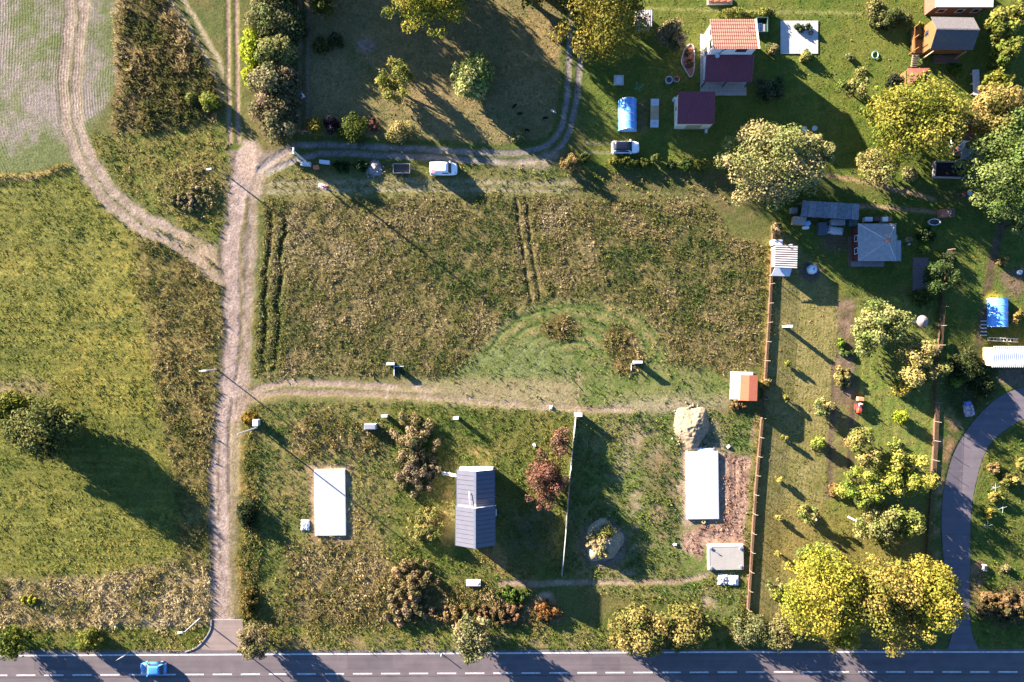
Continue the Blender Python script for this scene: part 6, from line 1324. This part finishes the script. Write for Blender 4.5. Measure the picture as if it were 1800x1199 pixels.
frame_pit(700, 651, "dark pit with white angle frame beside the lower meter cabinet"); frame_pit(1115, 645, "low pit frame beside the cabinet in the mown semicircle", 0.7); frame_pit(720, 755, "white angle frame on the brown brush heap", 0.7)
x, y = W(832, 1026, 0.5); r = thing("cistern_lid", "white rectangular cistern lid on the house plot", "cistern", (x, y, gz(x, y))); MB().box(-1.2, 1.2, -0.5, 0.5, -0.05, 0.5, 0.06).build("body", M_PLASTIC, r); MB().disc(0.65, 0.05, 0.5, 0.56, 0.28).build("hatch", M_CONC, r)
x, y = W(652, 750, 0.5); r = thing("steel_drum_pair", "grey covered stack with long shadow at the slab plot's upper right", "stack", (x, y, gz(x, y))); MB().box(-1.0, 0.9, -0.45, 0.45, -0.05, 1.2, 0.05).build("body", M_TARP, r); MB().box(-0.9, 0.8, -0.35, 0.35, 1.2, 1.26).build("lid", M_STEEL, r)

# poles and posts
M_POLE = mat((0.45, 0.43, 0.41), 0.8, var=0.15); M_DKPOLE = mat((0.13, 0.12, 0.11), 0.7, var=0.2)
def lamp(bx, by, h, label, m, head=(0.9, 0.0), name="street_lamp", cat="street lamp", r0=0.11):
    x, y = W(bx, by); r = thing(name, label, cat, (x, y, gz(x, y)))
    MB().tube([(0, 0, -0.2), (0, 0, h * 0.5), (0, 0, h)], [r0, r0 * 0.8, r0 * 0.6], 8).build("pole", m, r)
    if head:
        MB().tube([(0, 0, h - 0.05), (head[0] * 0.6, head[1] * 0.6, h + 0.1)], 0.04, 6).build("arm", m, r)
        hx, hy = head[0] * 0.9, head[1] * 0.9; l = math.hypot(*head); ux, uy = head[0] / l, head[1] / l
        MB().prism([(hx - ux * 0.38 - uy * -0.13, hy - uy * 0.38 - ux * 0.13), (hx + ux * 0.38 + uy * 0.13, hy + uy * 0.38 - ux * 0.13), (hx + ux * 0.38 - uy * 0.13, hy + uy * 0.38 + ux * 0.13), (hx - ux * 0.38 - uy * 0.13, hy - uy * 0.38 + ux * 0.13)], h + 0.05, h + 0.16).build("lamp_head", M_PLASTIC, r)
    return r
lamp(408, 316, 7.0, "dark street lamp with white head by the upper dirt road", M_DKPOLE, (-0.7, -0.1)); lamp(381, 650, 6.3, "white street lamp left of the dirt road by the lane junction", M_POLE, (0.9, 0.1)); lamp(352, 1087, 5.2, "grey street lamp at the road junction corner", M_POLE, (-0.8, -0.1))
lamp(452, 752, 8.0, "grey utility pole beside the white meter cabinet", M_POLE, None, "utility_pole", "utility pole", 0.14); r = lamp(546, 292, 9.0, "tall grey utility pole at the gravel lane's start", M_POLE, None, "utility_pole", "utility pole", 0.17)
MB().box(-0.12, 0.12, -0.5, 0.5, 8.7, 8.85).build("crossarm", M_POLE, r)
def stake(px, py, h, label):
    x, y = W(px, py, 0); r = thing("white_stake", label, "stake", (x, y, gz(x, y))); MB().tube([(0, 0, -0.1), (0, 0, h)], 0.12, 8).build("pole", M_WHITE, r); MB().disc(0, 0, h, h + 0.04, 0.14).build("cap", M_WHITE, r)
stake(1424, 908, 2.2, "thick white stake beside the pale sapling, left of two"); stake(1491, 909, 2.6, "thick white stake left of the grey-green fruit tree")
x, y = W(776, 1149); r = thing("marker_post", "white roadside marker post left of the pale willow bush", "marker post", (x, y, 0)); MB().box(-0.06, 0.06, -0.05, 0.05, -0.1, 1.0).build("post", M_PLASTIC, r); MB().box(-0.062, 0.062, -0.052, 0.052, 0.72, 0.86).build("black_band", M_BLACK, r)
x, y = W(224, 1147); r = thing("road_sign", "grey-backed road sign on two legs at the verge near the blue car", "road sign", (x, y, 0), 0.5); g3 = M_STEEL
for s in (-0.5, 0.5): MB().tube([(s, 0, -0.2), (s, 0, 2.1)], 0.035, 6).build("leg", g3, r)
MB().box(-0.7, 0.7, -0.02, 0.02, 1.5, 2.2).build("sign_plate", g3, r)
x, y = W(525, 231, 0.9); r = thing("barrier", "red barrier bar across the shaded lane end", "barrier", (x, y, 0), -0.05); MB().tube([(-1.6, 0, 0.9), (0, 0.08, 0.95), (1.8, 0.02, 0.9)], 0.12, 6).build("bar", mat((0.5, 0.12, 0.09), 0.6), r); MB().box(-1.75, -1.55, -0.1, 0.1, -0.05, 1.0).build("post", M_STEEL, r); MB().box(1.65, 1.85, -0.1, 0.1, -0.05, 0.85).build("post", M_STEEL, r)
x, y = W(527, 168, 0.2); r = thing("grey_tarp", "grey crumpled tarpaulin on the dark lane behind the hedge", "tarpaulin", (x, y, 0), 0.6); crumple(r, "sheet", 0.6, 0.65, 0.4, M_TARP, 31); MB().box(-0.25, 0.25, -0.2, 0.2, -0.05, 0.2).build("load", M_TANWOOD, r)
x, y = W(520, 200, 0.2); r = thing("grey_sack", "small grey sack below the crumpled tarpaulin", "sack", (x, y, 0), 0.2); crumple(r, "sack", 0.35, 0.4, 0.35, M_TARP, 32, 8); MB().box(-0.15, 0.15, -0.15, 0.15, -0.05, 0.15).build("filling", M_TARP, r)
def block(px, py, wx, wy, h, label, name, cat, m, rz=0.0, slots=0):
    x, y = W(px, py, h); r = thing(name, label, cat, (x, y, gz(x, y)), rz); MB().box(-wx / 2, wx / 2, -wy / 2, wy / 2, -0.03, h * 0.88).build("body", m, r); MB().box(-wx / 2 - 0.04, wx / 2 + 0.04, -wy / 2 - 0.04, wy / 2 + 0.04, h * 0.88, h).build("lid", m, r); return r
block(537, 288, 1.5, 0.6, 0.8, "white box left of the utility pole's foot", "white_chest", "chest", M_PLASTIC, -0.12); block(570, 285, 1.6, 0.5, 0.7, "long white box right of the utility pole's foot", "white_chest", "chest", M_PLASTIC, -0.1); block(555, 294, 0.8, 0.5, 0.8, "orange box at the utility pole's foot", "orange_box", "box", M_ORANGE, 0.1)

# trailer
x, y = W(706, 297, 0.6); r = thing("car_trailer", "open grey car trailer left of the white van", "trailer", (x, y, 0))
MB().box(-1.3, 1.3, -0.7, 0.7, 0.4, 0.46).build("floor", M_BLACK, r)
for a in ((-1.35, 1.35, -0.76, -0.7), (-1.35, 1.35, 0.7, 0.76), (-1.35, -1.29, -0.7, 0.7), (1.29, 1.35, -0.7, 0.7)): MB().box(*a, 0.4, 0.85).build("side_wall", M_STEEL, r)
for k in range(5): MB().box(-1.28, 1.28, -0.66 + 0.27 * k, -0.66 + 0.27 * k + 0.2, 0.462, 0.48).build("floor_board", M_DARKWOOD, r)
MB().tube([(1.35, 0, 0.42), (2.1, 0, 0.42)], 0.05, 6).build("drawbar", M_STEEL, r)
for s in (-1, 1):
    w = MB().tube([(0.1, s * 0.78, 0.28), (0.1, s * 0.9, 0.28)], 0.28, 16).build("wheel", M_BLACK, r); MB().tube([(0.1, s * 0.901, 0.28), (0.1, s * 0.91, 0.28)], 0.15, 12).build("rim", M_STEEL, w)

# ------------------------------------------------------------------ vehicles
def carpaint(col): return mat(col, 0.25, 0.5, var=0.02, bump=0)
def car(name, label, cat, px, py, rz, L_, Wd, Hh, xs_, belt, paint_, roofm, van=False):
    """xs_: windscreen base, roof front, roof rear, rear window base (x forward, origin at the middle)"""
    x, y = W(px, py, 0.6); r = thing(name, label, cat, (x, y, gz(x, y) if abs(y) < 48 else 0.02), rz)
    w = Wd / 2; h = L_ / 2; wb, rf, rr_, rb = xs_
    def sec(xx, ww, z0, z1, zs): return [(xx, -ww * 0.96, z0), (xx, ww * 0.96, z0), (xx, ww, (z0 + zs) / 2), (xx, ww * 0.985, zs), (xx, ww * 0.88, z1), (xx, ww * 0.4, z1 + 0.02), (xx, -ww * 0.4, z1 + 0.02), (xx, -ww * 0.88, z1), (xx, -ww * 0.985, zs), (xx, -ww, (z0 + zs) / 2)]
    st = [(-h, 0.80, 0.42, 0.80), (-h + 0.10, 0.92, 0.28, belt * 0.98), (-h + 0.45, 0.99, 0.22, belt), (rb, 1.0, 0.2, belt), (0, 1.0, 0.2, belt), (wb - 0.2, 1.0, 0.2, belt), (wb + 0.2, 0.99, 0.2, belt - 0.03), (h - 0.5, 0.95, 0.22, belt - 0.16), (h - 0.14, 0.84, 0.28, belt - 0.28), (h, 0.62, 0.4, belt - 0.42)]
    body = MB().loft([sec(a, w * b, c, d, d - 0.14) for a, b, c, d in st]).build("body", paint_, r, smooth=True)
    rw, bwid = w * 0.76, w * 0.90
    P_ = lambda xx, yy, zz: (xx, yy, zz)
    if van: rw = w * 0.88
    zt = Hh - 0.02
    cab = MB().hexa([P_(rb + 0.03, -bwid, belt - 0.05), P_(wb - 0.03, -bwid, belt - 0.05), P_(wb - 0.03, bwid, belt - 0.05), P_(rb + 0.03, bwid, belt - 0.05)], [P_(rr_ + 0.02, -rw + 0.02, zt - 0.03), P_(rf - 0.02, -rw + 0.02, zt - 0.03), P_(rf - 0.02, rw - 0.02, zt - 0.03), P_(rr_ + 0.02, rw - 0.02, zt - 0.03)]).build("cabin", paint_, r)
    n = 6; rings = []
    for k in range(n + 1):
        t = k / n; xx = rr_ - 0.05 + (rf - rr_ + 0.12) * t; cz = 0.05 * math.sin(math.pi * t); ww = rw * (1.02 - 0.05 * abs(2 * t - 1) ** 3)
        rings.append([(xx, -ww, zt - 0.06), (xx, ww, zt - 0.06), (xx, ww * 0.97, zt + cz * 0.5), (xx, ww * 0.5, zt + 0.02 + cz), (xx, -ww * 0.5, zt + 0.02 + cz), (xx, -ww * 0.97, zt + cz * 0.5)])
    MB().loft(rings).build("roof", roofm, r, smooth=True)
    def pane(nm, q, m=M_GLASS): MB().slab(q, 0.03).build(nm, m, r)
    s = 0.015
    pane("windscreen", [(wb + 0.01, -bwid * 0.93, belt + 0.02), (wb + 0.01, bwid * 0.93, belt + 0.02), (rf + 0.03, rw * 0.93, zt - 0.03), (rf + 0.03, -rw * 0.93, zt - 0.03)])
    if not van: pane("rear_window", [(rb - 0.01, bwid * 0.9, belt + 0.05), (rb - 0.01, -bwid * 0.9, belt + 0.05), (rr_ - 0.03, -rw * 0.9, zt - 0.05), (rr_ - 0.03, rw * 0.9, zt - 0.05)])
    xr = (rr_ + 0.25) if not van else (rf - 0.95)
    for sd in (-1, 1):
        def yat(z): t = (z - belt + 0.05) / (zt - belt); return sd * (bwid + (rw - bwid) * t + s)
        z0, z1 = belt + 0.04, zt - 0.12
        q = [(xr - (0.15 if not van else 0), yat(z0), z0), (wb - 0.25, yat(z0), z0), (rf - 0.12, yat(z1), z1), (xr, yat(z1), z1)]
        if sd > 0: q = q[::-1]
        pane("side_window", q)
        MB().box(wb - 0.35, wb - 0.15, *sorted((sd * (w + 0.0), sd * (w + 0.2))), belt - 0.02, belt + 0.14).build("mirror", paint_, r)
        MB().box(h - 0.42, h - 0.16, *sorted((sd * w * 0.5, sd * w * 0.82)), belt - 0.34, belt - 0.2).build("headlight", M_PLASTIC, r)
        MB().box(-h + 0.0, -h + 0.12, *sorted((sd * w * 0.6, sd * w * 0.86)), belt - 0.3, belt - 0.05).build("tail_light", M_RED, r)
        for xx in (-h + 0.85, h - 0.85):
            wl = MB().tube([(xx, sd * (w - 0.2), 0.31), (xx, sd * (w + 0.01), 0.31)], 0.31, 18).build("wheel", M_BLACK, r); MB().tube([(xx, sd * (w + 0.011), 0.31), (xx, sd * (w + 0.02), 0.31)], 0.2, 14).build("rim", M_STEEL, wl)
    MB().box(h - 0.02, h + 0.02, -0.26, 0.26, 0.42, 0.53).build("number_plate", M_PLASTIC, r)
    return r, body
WHITE_P = carpaint((0.78, 0.79, 0.80))
r, _ = car("delivery_van", "white panel van parked on the grass strip by the gravel lane", "van", 780, 298, 0.0, 4.35, 1.95, 1.85, (1.25, 0.75, -2.05, -2.12), 1.12, WHITE_P, WHITE_P, van=True)
MB().disc(-1.55, -0.62, 1.86, 1.885, 0.36, 0.34, 16).build("red_roof_mark", mat((0.5, 0.22, 0.24), 0.5), r)
car("parked_car", "white car with black roof parked on the garden lawn", "car", 1099, 260, 0.0, 4.5, 1.95, 1.62, (1.0, 0.45, -1.75, -2.05), 1.05, WHITE_P, carpaint((0.008, 0.01, 0.02)))
BLUE_P = carpaint((0.05, 0.2, 0.46))
car("blue_car", "blue hatchback driving on the road", "car", 270, 1175, math.pi, 4.2, 1.9, 1.5, (1.05, 0.45, -1.3, -1.85), 0.98, BLUE_P, BLUE_P)

# ride-on mower
x, y = W(1511, 714, 0.6); r = thing("ride_on_mower", "red ride-on mower in the orchard", "mower", (x, y, 0), -math.pi / 2 - 0.1)
MB().loft([[(a, -b, 0.35), (a, b, 0.35), (a, b, c * 0.85), (a, b * 0.7, c), (a, -b * 0.7, c), (a, -b, c * 0.85)] for a, b, c in ((0.25, 0.32, 0.95), (0.7, 0.36, 0.95), (1.1, 0.33, 0.85), (1.2, 0.25, 0.7))]).build("bonnet", M_RED, r)
MB().box(-0.75, 0.25, -0.42, 0.42, 0.3, 0.48).build("chassis", M_RED, r); MB().box(-0.6, -0.1, -0.24, 0.24, 0.5, 0.62).build("seat", M_BLACK, r); MB().box(-0.68, -0.58, -0.24, 0.24, 0.6, 0.98).build("seat_back", M_BLACK, r); MB().box(-1.45, -0.8, -0.5, 0.5, 0.25, 0.95, 0.06).build("grass_box", mat((0.4, 0.2, 0.1), 0.7), r)
MB().tube([(0.25, 0, 0.8), (0.08, 0, 1.02)], 0.03, 6).disc(0.06, 0, 1.02, 1.05, 0.19, 0.19, 14).build("steering_wheel", M_BLACK, r)
for xx, rad in ((-0.55, 0.27), (0.85, 0.2)):
    for s in (-1, 1): MB().tube([(xx, s * 0.36, rad), (xx, s * 0.52, rad)], rad, 14).build("wheel", M_BLACK, r)
MB().box(-0.2, 0.6, -0.55, 0.55, 0.1, 0.25).build("cutting_deck", M_RED, r)
mower_at = (x, y)

# ------------------------------------------------------------------ people and animals
def skin(name, verts, edges, rad, m, parent=None, sub=2):
    me = bpy.data.meshes.new(name); me.from_pydata(verts, edges, []); o = link(name, me, m, parent)
    md = o.modifiers.new("skin", 'SKIN'); md.use_smooth_shade = True
    for i, v in enumerate(me.skin_vertices[0].data): v.radius = rad[i] if isinstance(rad[i], tuple) else (rad[i], rad[i]); v.use_root = (i == 0)
    s = o.modifiers.new("subdivision", 'SUBSURF'); s.levels = sub; s.render_levels = sub
    return o
M_SKIN = mat((0.55, 0.33, 0.24), 0.6, var=0.05, bump=0); M_MAG = mat((0.30, 0.01, 0.12), 0.8, var=0.15); M_JEANS = mat((0.08, 0.10, 0.16), 0.85); M_HAIR = mat((0.12, 0.05, 0.04), 0.8, var=0.3, scale=10)
def person(name, label, loc, rz, sit, top_m, leg_m, hold=True, cap=None):
    r = thing(name, label, "person", loc, rz)
    hp = 0.92 if not sit else 0.66
    if sit: kn, an = (0.42, 0.12), (0.5, 0.13); kz, az = hp - 0.02, 0.42
    else: kn, an = (0.02, 0.11), (-0.02, 0.12); kz, az = 0.5, 0.08
    t = hp
    V = [(0, 0, t), (0, 0, t + 0.22), (0, 0, t + 0.46), (0.01, 0, t + 0.55), (0.03, 0, t + 0.66), (0.03, 0, t + 0.76)]
    Rd = [0.14, 0.12, (0.17, 0.11), 0.06, 0.085, 0.075]; E = [(0, 1), (1, 2), (2, 3), (3, 4), (4, 5)]
    V.append((0.13, 0, t + 0.65)); Rd.append(0.02); E.append((4, 6))                        # nose
    for s in (-1, 1):
        b = len(V); V += [(0, s * 0.11, t - 0.04), (kn[0], s * kn[1], kz), (an[0], s * an[1], az), (an[0] + 0.18, s * an[1] * 1.15, az - 0.05)]; Rd += [0.1, 0.065, 0.045, 0.04]; E += [(0, b), (b, b + 1), (b + 1, b + 2), (b + 2, b + 3)]
        b = len(V); el, wr = ((0.1, s * 0.3, t + 0.2), (0.34, s * 0.16, t + 0.24)); V += [(0, s * 0.2, t + 0.44), el, wr, (0.42, s * 0.13, t + 0.25)]; Rd += [0.06, 0.045, 0.032, 0.035]; E += [(2, b), (b, b + 1), (b + 1, b + 2), (b + 2, b + 3)]
        for k in range(5):
            c = len(V); dy = (k - 2) * 0.018 * s; l = (0.05, 0.085, 0.095, 0.085, 0.065)[k]; zz = 0.0 if k else 0.03
            V += [(0.45, s * 0.13 + dy, t + 0.255 + zz), (0.45 + l * 0.7, s * 0.12 + dy - s * 0.02, t + 0.245 + zz)]; Rd += [0.009, 0.008]; E += [(b + 3, c), (c, c + 1)]
    skin("body", V, E, Rd, M_SKIN, r, 1)
    jv = [(0, 0, t + 0.0), (0, 0, t + 0.22), (0, 0, t + 0.46), (0, 0, t + 0.52)]; je = [(0, 1), (1, 2), (2, 3)]; jr = [0.165, 0.155, (0.2, 0.14), 0.085]
    for s in (-1, 1): b = len(jv); jv += [(0, s * 0.21, t + 0.44), (0.1, s * 0.3, t + 0.2), (0.33, s * 0.165, t + 0.24)]; jr += [0.085, 0.065, 0.05]; je += [(2, b), (b, b + 1), (b + 1, b + 2)]
    skin("jacket", jv, je, jr, top_m, r, 1)
    lv = [(0, 0, t)]; le = []; lr = [0.15]
    for s in (-1, 1): b = len(lv); lv += [(0, s * 0.11, t - 0.05), (kn[0], s * kn[1], kz), (an[0], s * an[1], az + 0.06)]; lr += [0.118, 0.085, 0.065]; le += [(0, b), (b, b + 1), (b + 1, b + 2)]
    skin("trousers", lv, le, lr, leg_m, r, 1)
    skin("hair" if cap is None else "cap", [(0.0, 0, t + 0.66), (0.0, 0, t + 0.76), (-0.05, 0, t + 0.7)], [(0, 1), (1, 2)], [0.1, 0.098, 0.08], cap or M_HAIR, r, 1)
    for s in (-1, 1): MB().disc(0.115, s * 0.033, t + 0.685, t + 0.70, 0.012, 0.012, 6).build("eye", M_BLACK, r)
    return r
x, y = W(569, 329, 0.9); person("person", "person in a magenta jacket standing on the sunny grass", (x, y, gz(x, y)), -2.2, False, M_MAG, mat((0.5, 0.42, 0.4), 0.85))
x, y = W(571, 327, 0); rr_ = thing("picnic_blanket", "pale pink blanket spread under the person's feet", "blanket", (x - 0.3, y - 0.1, gz(x, y)), -0.3); crumple(rr_, "cloth", 0.75, 0.4, 0.1, mat((0.55, 0.42, 0.44), 0.9), 41); MB().box(0.2, 0.5, -0.15, 0.15, 0.02, 0.25).build("bag", M_MAG, rr_)
person("person", "person in a white shirt sitting on the red mower", (mower_at[0] + 0.02, mower_at[1] + 0.35, 0.02), -math.pi / 2 - 0.1, True, M_WHITE, M_JEANS, cap=mat((0.45, 0.2, 0.12), 0.8))
def sheep(px, py, rz, label, m):
    x, y = W(px, py, 0.4); r = thing("sheep", label, "sheep", (x, y, gz(x, y)), rz, "sheep on the fenced meadow")
    V = [(0, 0, 0.5), (0.26, 0, 0.52), (-0.28, 0, 0.51), (0.42, 0, 0.56), (0.5, 0, 0.45), (0.6, 0, 0.32), (-0.42, 0, 0.45)]; R = [0.2, 0.18, 0.17, 0.1, 0.08, 0.045, 0.04]; E = [(0, 1), (0, 2), (1, 3), (3, 4), (4, 5), (2, 6)]
    for k, (a, s) in enumerate(((1, -1), (1, 1), (2, -1), (2, 1))):
        b = len(V); xx = 0.24 if a == 1 else -0.27; bend = -0.02 if a == 1 else -0.06
        V += [(xx, s * 0.1, 0.36), (xx + bend, s * 0.1, 0.2), (xx, s * 0.1, 0.02)]; R += [0.06, 0.035, 0.03]; E += [(a, b), (b, b + 1), (b + 1, b + 2)]
    for s in (-1, 1): b = len(V); V.append((0.44, s * 0.12, 0.5)); R.append(0.025); E.append((4, b))
    skin("body", V, E, R, m, r, 1)
M_BSHEEP = mat((0.012, 0.011, 0.012), 0.95, 0.1, var=0.3)
sheep(904, 187, 0.7, "black sheep, topmost of the dark flock on the meadow", M_BSHEEP); sheep(913, 200, 0.0, "black sheep just below the topmost one", M_BSHEEP); sheep(958, 208, 0.1, "black sheep nearest the bend of the lane", M_BSHEEP); sheep(926, 229, -0.2, "black sheep beside the low pale shrub", M_BSHEEP); sheep(972, 196, -0.5, "pale brown sheep at the meadow's right edge", mat((0.45, 0.38, 0.32), 0.95, 0.1))
